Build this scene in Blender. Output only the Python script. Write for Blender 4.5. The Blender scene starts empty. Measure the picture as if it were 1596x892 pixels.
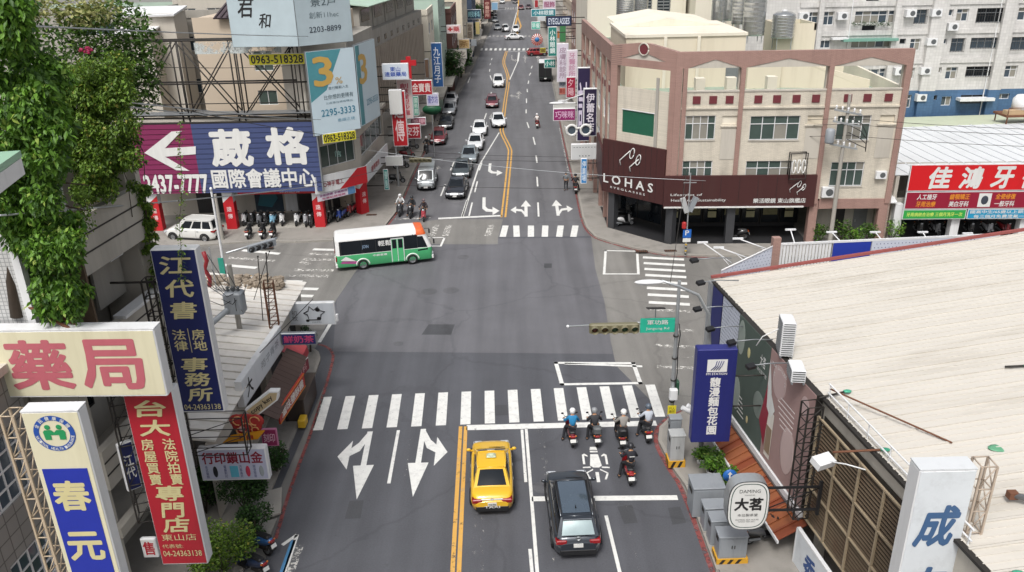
import bpy, bmesh, math, random
from mathutils import Vector, Matrix
R = math.radians
random.seed(7)
scene = bpy.context.scene
COL = scene.collection

# ---------------------------------------------------------------- camera, sky, sun, exposure
F_PX, CAM_H, ROLL = 1280.0, 21.7, 0.0227
PITCH = math.atan(542 / 1280)
cam_d = bpy.data.cameras.new('camera')
cam = bpy.data.objects.new('camera', cam_d)
COL.objects.link(cam)
cam_d.sensor_fit = 'HORIZONTAL'
cam_d.sensor_width = 36.0
cam_d.lens = F_PX / 1596 * 36.0
cam_d.clip_start, cam_d.clip_end = 0.1, 5000
_fw = Vector((0, math.cos(PITCH), -math.sin(PITCH)))
_rt = Vector((1, 0, 0))
_up = _rt.cross(_fw)
_r2 = _rt * math.cos(ROLL) - _up * math.sin(ROLL)
_u2 = _up * math.cos(ROLL) + _rt * math.sin(ROLL)
cam.matrix_world = Matrix((( _r2.x, _u2.x, -_fw.x, 0), (_r2.y, _u2.y, -_fw.y, 0), (_r2.z, _u2.z, -_fw.z, CAM_H), (0, 0, 0, 1)))
scene.camera = cam

SUN_EL, SUN_AZ = 58, 200
world = bpy.data.worlds.new('World')
scene.world = world
world.use_nodes = True
wn = world.node_tree.nodes
bg = wn['Background']
sky = wn.new('ShaderNodeTexSky')
sky.sky_type = 'NISHITA'
sky.sun_disc = False
sky.sun_elevation = R(SUN_EL)
sky.sun_rotation = R(SUN_AZ)
sky.air_density, sky.dust_density, sky.ozone_density = 1.0, 6.0, 1.0
hs = wn.new('ShaderNodeHueSaturation')
hs.inputs['Saturation'].default_value = 0.35
world.node_tree.links.new(sky.outputs[0], hs.inputs['Color'])
world.node_tree.links.new(hs.outputs[0], bg.inputs['Color'])
bg.inputs['Strength'].default_value = 0.105
sun_d = bpy.data.lights.new('sun', 'SUN')
sun_d.energy = 1.5
sun_d.angle = R(14)
sun_d.color = (1.0, 0.985, 0.96)
sun = bpy.data.objects.new('sun', sun_d)
COL.objects.link(sun)
_sd = Vector((math.sin(R(SUN_AZ)) * math.cos(R(SUN_EL)), math.cos(R(SUN_AZ)) * math.cos(R(SUN_EL)), math.sin(R(SUN_EL))))
sun.rotation_euler = (-_sd).to_track_quat('-Z', 'Y').to_euler()
scene.view_settings.view_transform = 'Standard'
scene.view_settings.look = 'None'
scene.view_settings.exposure = 0.52
scene.view_settings.gamma = 1.0
try:
    scene.cycles.use_denoising = True
    scene.cycles.denoiser = 'OPENIMAGEDENOISE'
    scene.cycles.max_bounces = 6
    scene.cycles.diffuse_bounces = 3
    scene.cycles.transparent_max_bounces = 6
    scene.cycles.caustics_reflective = False
    scene.cycles.caustics_refractive = False
except Exception:
    pass

# ---------------------------------------------------------------- survey: image measurements to metres
def _ray(px, py):
    u, v = px - 798, py - 446
    u, v = u - ROLL * v, v + ROLL * u
    c, s = math.cos(PITCH), math.sin(PITCH)
    return Vector((u, F_PX * c - v * s, -F_PX * s - v * c))
def P(px, py, z=0.0):
    r = _ray(px, py); t = (z - CAM_H) / r.z
    return Vector((r.x * t, r.y * t, z))
def PY(px, py, y):
    r = _ray(px, py); t = y / r.y
    return Vector((r.x * t, y, CAM_H + r.z * t))
def PX(px, py, x):
    r = _ray(px, py); t = x / r.x
    return Vector((x, r.y * t, CAM_H + r.z * t))
def PL(px, py, a, b):
    """where the sight line meets the vertical plane through the ground line a-b"""
    r = _ray(px, py)
    n = Vector((b[1] - a[1], -(b[0] - a[0]), 0))
    t = (n.x * a[0] + n.y * a[1]) / (n.x * r.x + n.y * r.y)
    return Vector((r.x * t, r.y * t, CAM_H + r.z * t))

# ---------------------------------------------------------------- materials
def C(hx):
    v = [int(hx[i:i + 2], 16) / 255 for i in (0, 2, 4)]
    return tuple(x / 12.92 if x <= 0.04045 else ((x + 0.055) / 1.055) ** 2.4 for x in v)
M = {}
def mat(name, col, rough=0.6, metal=0.0, var=0.12, scale=2.5, bump=0.0, bscale=30.0, coat=0.0, dirt=0.0, dirtcol=(0.06, 0.05, 0.04), streak=False, spec=0.5):
    if isinstance(col, str): col = C(col)
    m = bpy.data.materials.new(name); m.use_nodes = True
    nt = m.node_tree; n = nt.nodes; L = nt.links
    b = n['Principled BSDF']
    b.inputs['Roughness'].default_value = rough
    b.inputs['Metallic'].default_value = metal
    b.inputs['Specular IOR Level'].default_value = spec
    if coat: b.inputs['Coat Weight'].default_value = coat; b.inputs['Coat Roughness'].default_value = 0.06
    tc = n.new('ShaderNodeTexCoord')
    nz = n.new('ShaderNodeTexNoise'); nz.inputs['Scale'].default_value = scale; nz.inputs['Detail'].default_value = 6; nz.inputs['Roughness'].default_value = 0.62
    src = tc.outputs['Object']
    if streak:
        mp = n.new('ShaderNodeMapping'); mp.inputs['Scale'].default_value = (1, 1, 0.12) if streak is True else streak
        L.new(src, mp.inputs[0]); src = mp.outputs[0]
    L.new(src, nz.inputs['Vector'])
    mx = n.new('ShaderNodeMix'); mx.data_type = 'RGBA'
    mx.inputs['A'].default_value = (*[c * (1 - var) for c in col], 1)
    mx.inputs['B'].default_value = (*[min(1, c * (1 + var)) for c in col], 1)
    L.new(nz.outputs['Fac'], mx.inputs['Factor'])
    out = mx.outputs['Result']
    if dirt > 0:
        n2 = n.new('ShaderNodeTexNoise'); n2.inputs['Scale'].default_value = scale * 0.7; n2.inputs['Detail'].default_value = 9; n2.inputs['Roughness'].default_value = 0.7
        L.new(src, n2.inputs['Vector'])
        rp = n.new('ShaderNodeMapRange'); rp.inputs['From Min'].default_value = 0.5; rp.inputs['From Max'].default_value = 0.75; rp.inputs['To Max'].default_value = dirt
        L.new(n2.outputs['Fac'], rp.inputs['Value'])
        m2 = n.new('ShaderNodeMix'); m2.data_type = 'RGBA'; m2.inputs['B'].default_value = (*dirtcol, 1)
        L.new(rp.outputs[0], m2.inputs['Factor']); L.new(out, m2.inputs['A']); out = m2.outputs['Result']
    L.new(out, b.inputs['Base Color'])
    if bump:
        n3 = n.new('ShaderNodeTexNoise'); n3.inputs['Scale'].default_value = bscale; n3.inputs['Detail'].default_value = 5
        L.new(tc.outputs['Object'], n3.inputs['Vector'])
        bp = n.new('ShaderNodeBump'); bp.inputs['Strength'].default_value = bump; bp.inputs['Distance'].default_value = 0.02
        L.new(n3.outputs['Fac'], bp.inputs['Height']); L.new(bp.outputs[0], b.inputs['Normal'])
    M[name] = m
    return m
def paint_worn(name, col, wear, scale=3.0):
    """road paint with worn-through holes"""
    m = mat(name, col, rough=0.7, var=0.1, scale=4, dirt=0.5, dirtcol=C('8a8a8c'))
    nt = m.node_tree; n = nt.nodes; L = nt.links
    tc = n.new('ShaderNodeTexCoord')
    nz = n.new('ShaderNodeTexNoise'); nz.inputs['Scale'].default_value = scale; nz.inputs['Detail'].default_value = 10; nz.inputs['Roughness'].default_value = 0.75
    L.new(tc.outputs['Object'], nz.inputs['Vector'])
    rp = n.new('ShaderNodeMapRange'); rp.inputs['From Min'].default_value = wear; rp.inputs['From Max'].default_value = wear + 0.1
    L.new(nz.outputs['Fac'], rp.inputs['Value'])
    tr = n.new('ShaderNodeBsdfTransparent'); ms = n.new('ShaderNodeMixShader')
    L.new(rp.outputs[0], ms.inputs[0]); L.new(tr.outputs[0], ms.inputs[1]); L.new(n['Principled BSDF'].outputs[0], ms.inputs[2])
    L.new(ms.outputs[0], n['Material Output'].inputs['Surface'])
    return m
def asphalt(name, col, var=0.2, patch=0.3):
    m = mat(name, col, rough=0.62, var=var, scale=0.35, bump=0.35, bscale=60, dirt=patch, dirtcol=tuple(c * 0.72 for c in C(col)), spec=0.5)
    nt = m.node_tree; n = nt.nodes; L = nt.links
    b = n['Principled BSDF']; prev = b.inputs['Base Color'].links[0].from_socket
    tc = n.new('ShaderNodeTexCoord')
    g = n.new('ShaderNodeTexNoise'); g.inputs['Scale'].default_value = 14; g.inputs['Detail'].default_value = 8; g.inputs['Roughness'].default_value = 0.8
    L.new(tc.outputs['Object'], g.inputs['Vector'])
    # long streaks along the travel direction: tyre-polished bands and oil
    mp = n.new('ShaderNodeMapping'); mp.inputs['Scale'].default_value = (0.9, 0.045, 1)
    L.new(tc.outputs['Object'], mp.inputs[0])
    s = n.new('ShaderNodeTexNoise'); s.inputs['Scale'].default_value = 1.0; s.inputs['Detail'].default_value = 4
    L.new(mp.outputs[0], s.inputs['Vector'])
    ad = n.new('ShaderNodeMath'); ad.operation = 'ADD'
    L.new(g.outputs['Fac'], ad.inputs[0]); L.new(s.outputs['Fac'], ad.inputs[1])
    rp = n.new('ShaderNodeMapRange'); rp.inputs['From Min'].default_value = 0.6; rp.inputs['From Max'].default_value = 1.4; rp.inputs['To Min'].default_value = 0.6; rp.inputs['To Max'].default_value = 1.32
    L.new(ad.outputs[0], rp.inputs['Value'])
    mu = n.new('ShaderNodeVectorMath'); mu.operation = 'SCALE'
    L.new(prev, mu.inputs[0]); L.new(rp.outputs[0], mu.inputs['Scale'])
    # hairline cracks and oil drips
    vo = n.new('ShaderNodeTexVoronoi'); vo.feature = 'DISTANCE_TO_EDGE'; vo.inputs['Scale'].default_value = 0.22
    wp = n.new('ShaderNodeTexNoise'); wp.inputs['Scale'].default_value = 0.8; wp.inputs['Detail'].default_value = 6
    L.new(tc.outputs['Object'], wp.inputs['Vector'])
    av = n.new('ShaderNodeMix'); av.data_type = 'VECTOR'; av.inputs['Factor'].default_value = 0.55
    L.new(tc.outputs['Object'], av.inputs['A']); L.new(wp.outputs['Color'], av.inputs['B']); L.new(av.outputs['Result'], vo.inputs['Vector'])
    c1 = n.new('ShaderNodeMapRange'); c1.inputs['From Min'].default_value = 0.002; c1.inputs['From Max'].default_value = 0.012; c1.inputs['To Min'].default_value = 0.86; c1.inputs['To Max'].default_value = 1.0
    L.new(vo.outputs['Distance'], c1.inputs['Value'])
    od = n.new('ShaderNodeTexNoise'); od.inputs['Scale'].default_value = 1.7; od.inputs['Detail'].default_value = 7; od.inputs['Roughness'].default_value = 0.7
    L.new(tc.outputs['Object'], od.inputs['Vector'])
    c2 = n.new('ShaderNodeMapRange'); c2.inputs['From Min'].default_value = 0.64; c2.inputs['From Max'].default_value = 0.72; c2.inputs['To Min'].default_value = 1.0; c2.inputs['To Max'].default_value = 0.7
    L.new(od.outputs['Fac'], c2.inputs['Value'])
    mm = n.new('ShaderNodeMath'); mm.operation = 'MULTIPLY'; L.new(c1.outputs[0], mm.inputs[0]); L.new(c2.outputs[0], mm.inputs[1])
    m2_ = n.new('ShaderNodeVectorMath'); m2_.operation = 'SCALE'; L.new(mu.outputs[0], m2_.inputs[0]); L.new(mm.outputs[0], m2_.inputs['Scale'])
    L.new(m2_.outputs[0], b.inputs['Base Color'])
    return m
def tiles(name, col, mortar, sx, sz, rough=0.5, axis='xz', var=0.12, offset=0.0, msize=0.02, bump=0.3, streakdirt=0.2):
    """small wall tiles, too fine to pick apart"""
    m = mat(name, col, rough=rough, var=var, scale=1.2, dirt=streakdirt, dirtcol=tuple(c * 0.45 for c in C(col)), streak=True)
    nt = m.node_tree; n = nt.nodes; L = nt.links
    b = n['Principled BSDF']; prev = b.inputs['Base Color'].links[0].from_socket
    tc = n.new('ShaderNodeTexCoord'); sp = n.new('ShaderNodeSeparateXYZ'); cb = n.new('ShaderNodeCombineXYZ')
    L.new(tc.outputs['Object'], sp.inputs[0])
    if axis == 'xy':
        L.new(sp.outputs['X'], cb.inputs['X']); L.new(sp.outputs['Y'], cb.inputs['Y'])
    else:
        ad = n.new('ShaderNodeMath'); L.new(sp.outputs['X'], ad.inputs[0]); L.new(sp.outputs['Y'], ad.inputs[1])
        L.new(ad.outputs[0], cb.inputs['X']); L.new(sp.outputs['Z'], cb.inputs['Y'])
    bt = n.new('ShaderNodeTexBrick'); bt.offset = offset
    bt.inputs['Scale'].default_value = 1.0; bt.inputs['Brick Width'].default_value = sx; bt.inputs['Row Height'].default_value = sz
    bt.inputs['Mortar Size'].default_value = msize; bt.inputs['Mortar Smooth'].default_value = 0.1
    bt.inputs['Color1'].default_value = (1, 1, 1, 1); bt.inputs['Color2'].default_value = (0.88, 0.88, 0.88, 1)
    mc = C(mortar); cc = C(col)
    bt.inputs['Mortar'].default_value = (*[min(1.5, a / max(c, 0.01)) for a, c in zip(mc, cc)], 1)
    L.new(cb.outputs[0], bt.inputs['Vector'])
    mu = n.new('ShaderNodeMix'); mu.data_type = 'RGBA'; mu.blend_type = 'MULTIPLY'; mu.inputs['Factor'].default_value = 1
    L.new(prev, mu.inputs['A']); L.new(bt.outputs['Color'], mu.inputs['B']); L.new(mu.outputs['Result'], b.inputs['Base Color'])
    if bump:
        bp = n.new('ShaderNodeBump'); bp.inputs['Strength'].default_value = bump; bp.inputs['Distance'].default_value = 0.01; bp.invert = True
        L.new(bt.outputs['Fac'], bp.inputs['Height']); L.new(bp.outputs[0], b.inputs['Normal'])
    return m
def leafmat(name, a, b2, c=None):
    m = bpy.data.materials.new(name); m.use_nodes = True
    nt = m.node_tree; n = nt.nodes; L = nt.links; b = n['Principled BSDF']
    g = n.new('ShaderNodeNewGeometry'); rp = n.new('ShaderNodeValToRGB')
    rp.color_ramp.elements[0].color = (*C(a), 1); rp.color_ramp.elements[1].color = (*C(b2), 1)
    if c:
        e = rp.color_ramp.elements.new(0.93); e.color = (*C(b2), 1); rp.color_ramp.elements[2].color = (*C(c), 1)
    L.new(g.outputs['Random Per Island'], rp.inputs[0]); L.new(rp.outputs[0], b.inputs['Base Color'])
    b.inputs['Roughness'].default_value = 0.55
    tl = n.new('ShaderNodeBsdfTranslucent'); L.new(rp.outputs[0], tl.inputs['Color'])
    ms = n.new('ShaderNodeMixShader'); ms.inputs[0].default_value = 0.3
    L.new(b.outputs[0], ms.inputs[1]); L.new(tl.outputs[0], ms.inputs[2]); L.new(ms.outputs[0], n['Material Output'].inputs['Surface'])
    M[name] = m
    return m
def flat(hexcol, rough=0.5, var=0.06):
    k = 'colour_%s_%d' % (hexcol, int(rough * 100))
    return M.get(k) or mat(k, hexcol, rough=rough, var=var, scale=1.5, dirt=0.22, dirtcol=tuple(c * 0.5 for c in C(hexcol)), streak=True)
def weathered(hexcol, rough=0.5, dirt=0.35):
    k = 'weathered_' + hexcol
    return M.get(k) or mat(k, hexcol, rough=rough, var=0.1, scale=1.6, dirt=dirt, dirtcol=tuple(c * 0.4 for c in C(hexcol)), streak=True)

asphalt('asphalt_near', '54555a')
asphalt('asphalt_junction_sheen', '66666a')
asphalt('asphalt_far', '68686b')
asphalt('asphalt_side', '7c7a76', patch=0.45)
asphalt('asphalt_patch', '494a4d', patch=0.2)
mat('ground_concrete', '7d7b77', 0.9, var=0.2, scale=0.4, bump=0.3)
mat('pavement', '8d8983', 0.9, var=0.18, scale=0.9, bump=0.4, bscale=25, dirt=0.5, dirtcol=C('55524d'))
mat('kerb', '95918a', 0.9, var=0.15, scale=2, dirt=0.5, dirtcol=C('5a5650'))
mat('concrete', 'a09c94', 0.85, var=0.14, scale=0.8, bump=0.2, dirt=0.45, dirtcol=C('5d5952'), streak=True)
mat('concrete_pale', 'bdb7ac', 0.85, var=0.1, scale=0.8, bump=0.2, dirt=0.4, dirtcol=C('6f685e'), streak=True)
paint_worn('paint_white', 'd8d8d4', 0.3, 7)
asphalt('manhole_iron', '5e5e61')
paint_worn('paint_worn', 'd2d0ca', 0.47, 4)
paint_worn('paint_faint', 'b8b6b2', 0.56, 5)
paint_worn('paint_yellow', 'cf9f4e', 0.34)
paint_worn('paint_red', '80423f', 0.4)
mat('paint_blue', '4a7fa8', 0.7, var=0.15)
mat('glass_dark', '181d22', 0.1, var=0.25, scale=1.2, spec=0.35)
mat('glass_green', '46544f', 0.1, var=0.25, scale=0.9, spec=0.9)
mat('glass_blue', '3d4a55', 0.1, var=0.3, scale=0.8, spec=0.9)
mat('curtain', '86837a', 0.6, var=0.25, scale=1.5)
mat('white_metal', 'd9dadb', 0.45, var=0.05, dirt=0.25, dirtcol=C('77726a'), streak=True)
mat('grey_metal', '8b8f92', 0.45, 0.5, var=0.1, dirt=0.3)
mat('dark_metal', '33302d', 0.6, 0.3, var=0.2, scale=3)
mat('rust', '6b4632', 0.85, var=0.35, scale=3, bump=0.2)
mat('galvanised', 'b4b8ba', 0.4, 0.6, var=0.12, scale=3)
mat('steel_tank', 'c4c6c6', 0.25, 0.85, var=0.1, scale=2)
mat('rubber', '1b1b1c', 0.85, var=0.15)
mat('black_plastic', '1c1c1e', 0.5, var=0.15)
mat('grey_plastic', '55585a', 0.5)
mat('rim_metal', '9a9c9e', 0.35, 0.8)
mat('plate_white', 'd6d6d3', 0.5, dirt=0.2, dirtcol=C('8a8a86'), streak=True)
mat('plate_text', '22242a', 0.5)
mat('tail_red', '8c1419', 0.25, var=0.2, coat=0.5)
mat('lamp_clear', 'c8ccd0', 0.12, 0.3, var=0.1, coat=0.6)
mat('skin', 'b58868', 0.6)
mat('bark', '4b4036', 0.95, var=0.3, scale=6, bump=0.6)
mat('soil', '4c443a', 0.95, var=0.3)
leafmat('leaf_bright', '2a4c16', '6f9c32', 'a3b458')
leafmat('leaf_dark', '24400f', '567a28', '7d9440')
leafmat('leaf_ivy', '344e17', '7c9e38', 'a69d4a')
leafmat('leaf_pale', '6e7a3a', 'b9b77e')
leafmat('leaf_street', '162a12', '3d6426')

# ---------------------------------------------------------------- mesh building
class MB:
    def __init__(s): s.v = []; s.f = []; s.sm = []; s.mi = []; s.cur = 0
    def add(s, vs, fs, smooth=False):
        o = len(s.v); s.v += [tuple(v) for v in vs]
        for f in fs: s.f.append(tuple(i + o for i in f)); s.sm.append(smooth); s.mi.append(s.cur)
        return s
    def box(s, c, d, rz=0.0, rx=0.0, ry=0.0):
        hx, hy, hz = d[0] / 2, d[1] / 2, d[2] / 2
        vs = [Vector((x, y, z)) for z in (-hz, hz) for y in (-hy, hy) for x in (-hx, hx)]
        if rz or rx or ry:
            m = Matrix.Rotation(rz, 3, 'Z') @ Matrix.Rotation(ry, 3, 'Y') @ Matrix.Rotation(rx, 3, 'X')
            vs = [m @ v for v in vs]
        c = Vector(c)
        return s.add([v + c for v in vs], [(0, 2, 3, 1), (4, 5, 7, 6), (0, 1, 5, 4), (2, 6, 7, 3), (0, 4, 6, 2), (1, 3, 7, 5)])
    def rbox(s, c, d, r=0.02, rz=0.0):
        """box with chamfered vertical edges and top"""
        hx, hy, hz = d[0] / 2, d[1] / 2, d[2] / 2
        def ring(ix, z):
            pts = [(hx - ix, hy - ix - r), (hx - ix - r, hy - ix), (-hx + ix + r, hy - ix), (-hx + ix, hy - ix - r), (-hx + ix, -hy + ix + r), (-hx + ix + r, -hy + ix), (hx - ix - r, -hy + ix), (hx - ix, -hy + ix + r)]
            return [Vector((x, y, z)) for x, y in pts]
        vs = ring(0, -hz) + ring(0, hz - r) + ring(r, hz)
        if rz: m = Matrix.Rotation(rz, 3, 'Z'); vs = [m @ v for v in vs]
        c = Vector(c)
        fs = [tuple(range(7, -1, -1)), tuple(range(16, 24))]
        for k in (0, 8):
            for i in range(8): fs.append((k + i, k + (i + 1) % 8, k + 8 + (i + 1) % 8, k + 8 + i))
        return s.add([v + c for v in vs], fs)
    def poly(s, pts): return s.add(pts, [tuple(range(len(pts)))])
    def prism(s, pts, z0, z1):
        n = len(pts)
        a = sum(pts[i][0] * pts[(i + 1) % n][1] - pts[(i + 1) % n][0] * pts[i][1] for i in range(n))
        if a < 0: pts = pts[::-1]
        vs = [(p[0], p[1], z0) for p in pts] + [(p[0], p[1], z1) for p in pts]
        fs = [tuple(range(n - 1, -1, -1)), tuple(range(n, 2 * n))] + [(i, (i + 1) % n, n + (i + 1) % n, n + i) for i in range(n)]
        return s.add(vs, fs)
    def slab(s, pts, thick):
        """extrude any planar outline along its own normal"""
        pts = [Vector(p) for p in pts]; n = len(pts)
        nm = Vector((0, 0, 0))
        for i in range(n): nm += pts[i].cross(pts[(i + 1) % n])
        nm.normalize(); vs = pts + [p - nm * thick for p in pts]
        return s.add(vs, [tuple(range(n)), tuple(range(2 * n - 1, n - 1, -1))] + [(i, n + i, n + (i + 1) % n, (i + 1) % n) for i in range(n)])
    def cyl(s, a, b, r0, r1=None, n=10, cap=True, smooth=True):
        a, b = Vector(a), Vector(b); r1 = r0 if r1 is None else r1
        d = b - a
        if d.length < 1e-6: return s
        q = d.to_track_quat('Z', 'Y'); vs = []
        for c, r in ((a, r0), (b, r1)):
            for i in range(n):
                t = 2 * math.pi * i / n; vs.append(c + q @ Vector((r * math.cos(t), r * math.sin(t), 0)))
        s.add(vs, [(i, (i + 1) % n, n + (i + 1) % n, n + i) for i in range(n)], smooth)
        if cap: s.add(vs, [tuple(range(n - 1, -1, -1)), tuple(range(n, 2 * n))])
        return s
    def tube(s, pts, r, n=6):
        pts = [Vector(p) for p in pts]; rs = r if isinstance(r, (list, tuple)) else [r] * len(pts)
        rings = []; x = None
        for i, p in enumerate(pts):
            d = (pts[min(i + 1, len(pts) - 1)] - pts[max(i - 1, 0)]).normalized()
            if x is None: x = d.orthogonal().normalized()
            else: x = (x - d * x.dot(d)).normalized()
            y = d.cross(x)
            rings.append([p + (x * math.cos(2 * math.pi * k / n) + y * math.sin(2 * math.pi * k / n)) * rs[i] for k in range(n)])
        vs = [v for rg in rings for v in rg]; fs = []
        for i in range(len(rings) - 1):
            for k in range(n): fs.append((i * n + k, i * n + (k + 1) % n, (i + 1) * n + (k + 1) % n, (i + 1) * n + k))
        fs.append(tuple(range(n - 1, -1, -1))); fs.append(tuple(range(len(vs) - n, len(vs))))
        return s.add(vs, fs, True)
    def lathe(s, prof, c=(0, 0, 0), n=16, axis='Z', smooth=True):
        vs = []; c = Vector(c)
        for r, z in prof:
            for i in range(n):
                t = 2 * math.pi * i / n; x, y = r * math.cos(t), r * math.sin(t)
                vs.append(c + (Vector((x, y, z)) if axis == 'Z' else Vector((z, x, y)) if axis == 'X' else Vector((x, z, y))))
        fs = [(k * n + i, k * n + (i + 1) % n, (k + 1) * n + (i + 1) % n, (k + 1) * n + i) for k in range(len(prof) - 1) for i in range(n)]
        return s.add(vs, fs, smooth)
    def ball(s, c, r, n=10, m=6):
        rx, ry, rz = r if isinstance(r, (tuple, list)) else (r, r, r)
        vs = [Vector(c) + Vector((rx * math.sin(math.pi * j / m) * math.cos(2 * math.pi * i / n), ry * math.sin(math.pi * j / m) * math.sin(2 * math.pi * i / n), rz * math.cos(math.pi * j / m))) for j in range(m + 1) for i in range(n)]
        return s.add(vs, [(j * n + i, (j + 1) * n + i, (j + 1) * n + (i + 1) % n, j * n + (i + 1) % n) for j in range(m) for i in range(n)], True)
    def mesh(s, name, mats):
        me = bpy.data.meshes.new(name)
        me.from_pydata(s.v, [], s.f)
        for m in (mats if isinstance(mats, (list, tuple)) else [mats]): me.materials.append(M[m] if isinstance(m, str) else m)
        me.polygons.foreach_set('use_smooth', s.sm)
        if any(s.mi): me.polygons.foreach_set('material_index', s.mi)
        me.update()
        return me
def link(name, me, parent=None, loc=None, rz=None):
    o = bpy.data.objects.new(name, me); COL.objects.link(o)
    if parent: o.parent = parent
    if loc is not None: o.location = loc
    if rz is not None: o.rotation_euler = (0, 0, rz)
    return o
def part(name, mb, mt, parent, loc=None, rz=None, kind=None):
    o = link(name, mb.mesh(name, mt), parent, loc, rz)
    if kind: o['kind'] = kind
    return o
def tag(o, label, cat, group=None):
    o['label'] = label; o['category'] = cat
    if group: o['group'] = group
    return o
def thing(name, label, cat, loc=(0, 0, 0), rz=0.0, group=None):
    return tag(link(name, None, None, loc, rz), label, cat, group)
def single(name, mb, mt, label, cat, group=None, loc=None, rz=None):
    return tag(link(name, mb.mesh(name, mt), None, loc, rz), label, cat, group)
def struct(name, mb, mt, parent=None):
    o = link(name, mb.mesh(name, mt), parent)
    if parent is None: o['kind'] = 'structure'
    return o
def copy_tree(o, loc=None, rz=None, label=None, parent=None):
    c = o.copy(); COL.objects.link(c); c.parent = parent
    if parent: c.matrix_parent_inverse = o.matrix_parent_inverse
    if loc is not None: c.location = loc
    if rz is not None: c.rotation_euler = (0, 0, rz)
    if label: c['label'] = label
    for ch in KIDS(o): copy_tree(ch, parent=c)
    return c
def KIDS(o): return list(o.children)
def _b(c, d, **k): return MB().box(c, d, **k)

# lettering as real outline shapes; local frame: x right, z up, faces -y
_TXT = {}
def text(body, w, h, mt, parent, loc=(0, 0, 0), bold=0.0, shear=0.0, keep=False, name='lettering', depth=0.004, vert=False, rot=0.0, sp=1.0, lsp=1.0):
    if vert: body = '\n'.join(body)
    key = (body, bold, shear, sp, lsp)
    if key not in _TXT:
        cu = bpy.data.curves.new('txt', 'FONT'); cu.body = body; cu.align_x = 'CENTER'; cu.align_y = 'CENTER'
        cu.resolution_u = 2; cu.offset = 0.0; cu.shear = shear; cu.space_character = sp; cu.space_line = lsp
        ob = bpy.data.objects.new('txt', cu)
        me = ob.to_mesh()
        vs = [v.co.copy() for v in me.vertices]; fs = [tuple(p.vertices) for p in me.polygons]
        ob.to_mesh_clear(); bpy.data.objects.remove(ob); bpy.data.curves.remove(cu)
        if not vs: vs = [Vector((0, 0, 0)), Vector((1, 0, 0)), Vector((1, 1, 0))]; fs = [(0, 1, 2)]
        x0 = min(v.x for v in vs); x1 = max(v.x for v in vs); y0 = min(v.y for v in vs); y1 = max(v.y for v in vs)
        _TXT[key] = (vs, fs, x0, x1, y0, y1)
    vs, fs, x0, x1, y0, y1 = _TXT[key]
    sx = w / max(x1 - x0, 1e-4); sy = h / max(y1 - y0, 1e-4)
    if keep: sx = sy = min(sx, sy)
    mx, my = (x0 + x1) / 2, (y0 + y1) / 2
    mb = MB()
    c, s = math.cos(rot), math.sin(rot)
    pts = [((v.x - mx) * sx, (v.y - my) * sy) for v in vs]
    bb = bold * .7
    nd = 12 if bold > .03 else 6
    offs = [(0, 0)] + ([] if bb <= 0 else [(bb * math.cos(6.28319 * i / nd), bb * math.sin(6.28319 * i / nd)) for i in range(nd)])
    for k, (ox, oy) in enumerate(offs):
        mb.add([(loc[0] + (x + ox * sx) * c - (y + oy * sy) * s, loc[1] - depth - k * .0003, loc[2] + (x + ox * sx) * s + (y + oy * sy) * c) for x, y in pts], fs)
    return part(name, mb, mt, parent)

# ================================================================ ground, roads, markings
def ccw(pts):
    n = len(pts); a = sum(pts[i][0] * pts[(i + 1) % n][1] - pts[(i + 1) % n][0] * pts[i][1] for i in range(n))
    return pts if a > 0 else pts[::-1]
def sheet(name, pts, z, mt, parent=None):
    return struct(name, MB().poly([(p[0], p[1], z) for p in ccw(pts)]), mt, parent)
def wide(a, b, w):
    a, b = Vector(a), Vector(b); d = (b - a).normalized(); n = Vector((-d.y, d.x, 0)) * w / 2
    return [a - n, b - n, b + n, a + n]
sheet('ground', [(-1500, -300), (1500, -300), (1500, 2600), (-1500, 2600)], -0.03, 'ground_concrete')
# kerb lines (ground outlines read from the photograph)
KR_near = [P(1160, 1010), P(1110, 892), P(1063, 760), P(1045, 735), P(1032, 712), P(1021, 690), P(1023, 668), P(1040, 652), P(1064, 641)]
KR_near += [Vector((11, 36.2, 0)), Vector((60, 34.5, 0))]
KL_near = [P(365, 1010), P(410, 892), P(430, 840), P(452.5, 760), P(487, 670), P(520.9, 560), P(517, 547), P(508, 540), P(496, 537)]
KL_near += [Vector((-13.5, 43.4, 0)), Vector((-70, 45, 0))]
KR_far = [Vector((70, 57.5, 0)), P(1300, 402), P(1120, 402), P(1040, 400), P(985, 389), P(945, 378), P(925, 371), P(912, 358), P(905, 340), P(897.5, 300), P(882.5, 240), P(868, 170), P(856, 110), P(848, 78), P(838, 40), P(828, 0), P(820, -30)]
KL_far = [Vector((-70, 62.5, 0)), P(300, 386), P(397, 379), P(462, 380), P(523, 377), P(575, 370), P(597, 362), P(606, 350), P(620, 332), P(648, 266), P(668, 225), P(690, 190), P(720, 140), P(739, 105), P(752, 75), P(768, 40), P(781, 0), P(787, -30)]
sheet('main_road', [P(523, 560), P(365, 1010), P(1160, 1010), P(1063, 760), P(1021, 690), P(1040, 650), P(960, 570), P(928, 420), P(921, 368), P(640, 372), P(606, 352), P(552, 427), P(524, 468), P(497, 534), P(480, 560), P(330, 1010)][::1], 0.0, 'asphalt_near')
sheet('far_road', [P(640, 372), P(921, 368)] + KR_far[7:] + KL_far[::-1][:11], 0.0, 'asphalt_far')
sheet('side_street', [P(497, 534), P(524, 468), P(552, 427), P(606, 352)] + [Vector((-70, 62.6, 0)), Vector((-70, 44.9, 0)), Vector((-13.5, 43.3, 0))], -0.004, 'asphalt_side')
sheet('side_street', [P(1040, 650), P(960, 570), P(928, 420), P(921, 368), P(945, 377), P(985, 388), P(1040, 399), P(1120, 401), Vector((70, 57.6, 0)), Vector((70, 34.4, 0)), Vector((11, 36.1, 0))], -0.004, 'asphalt_side')
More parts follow.
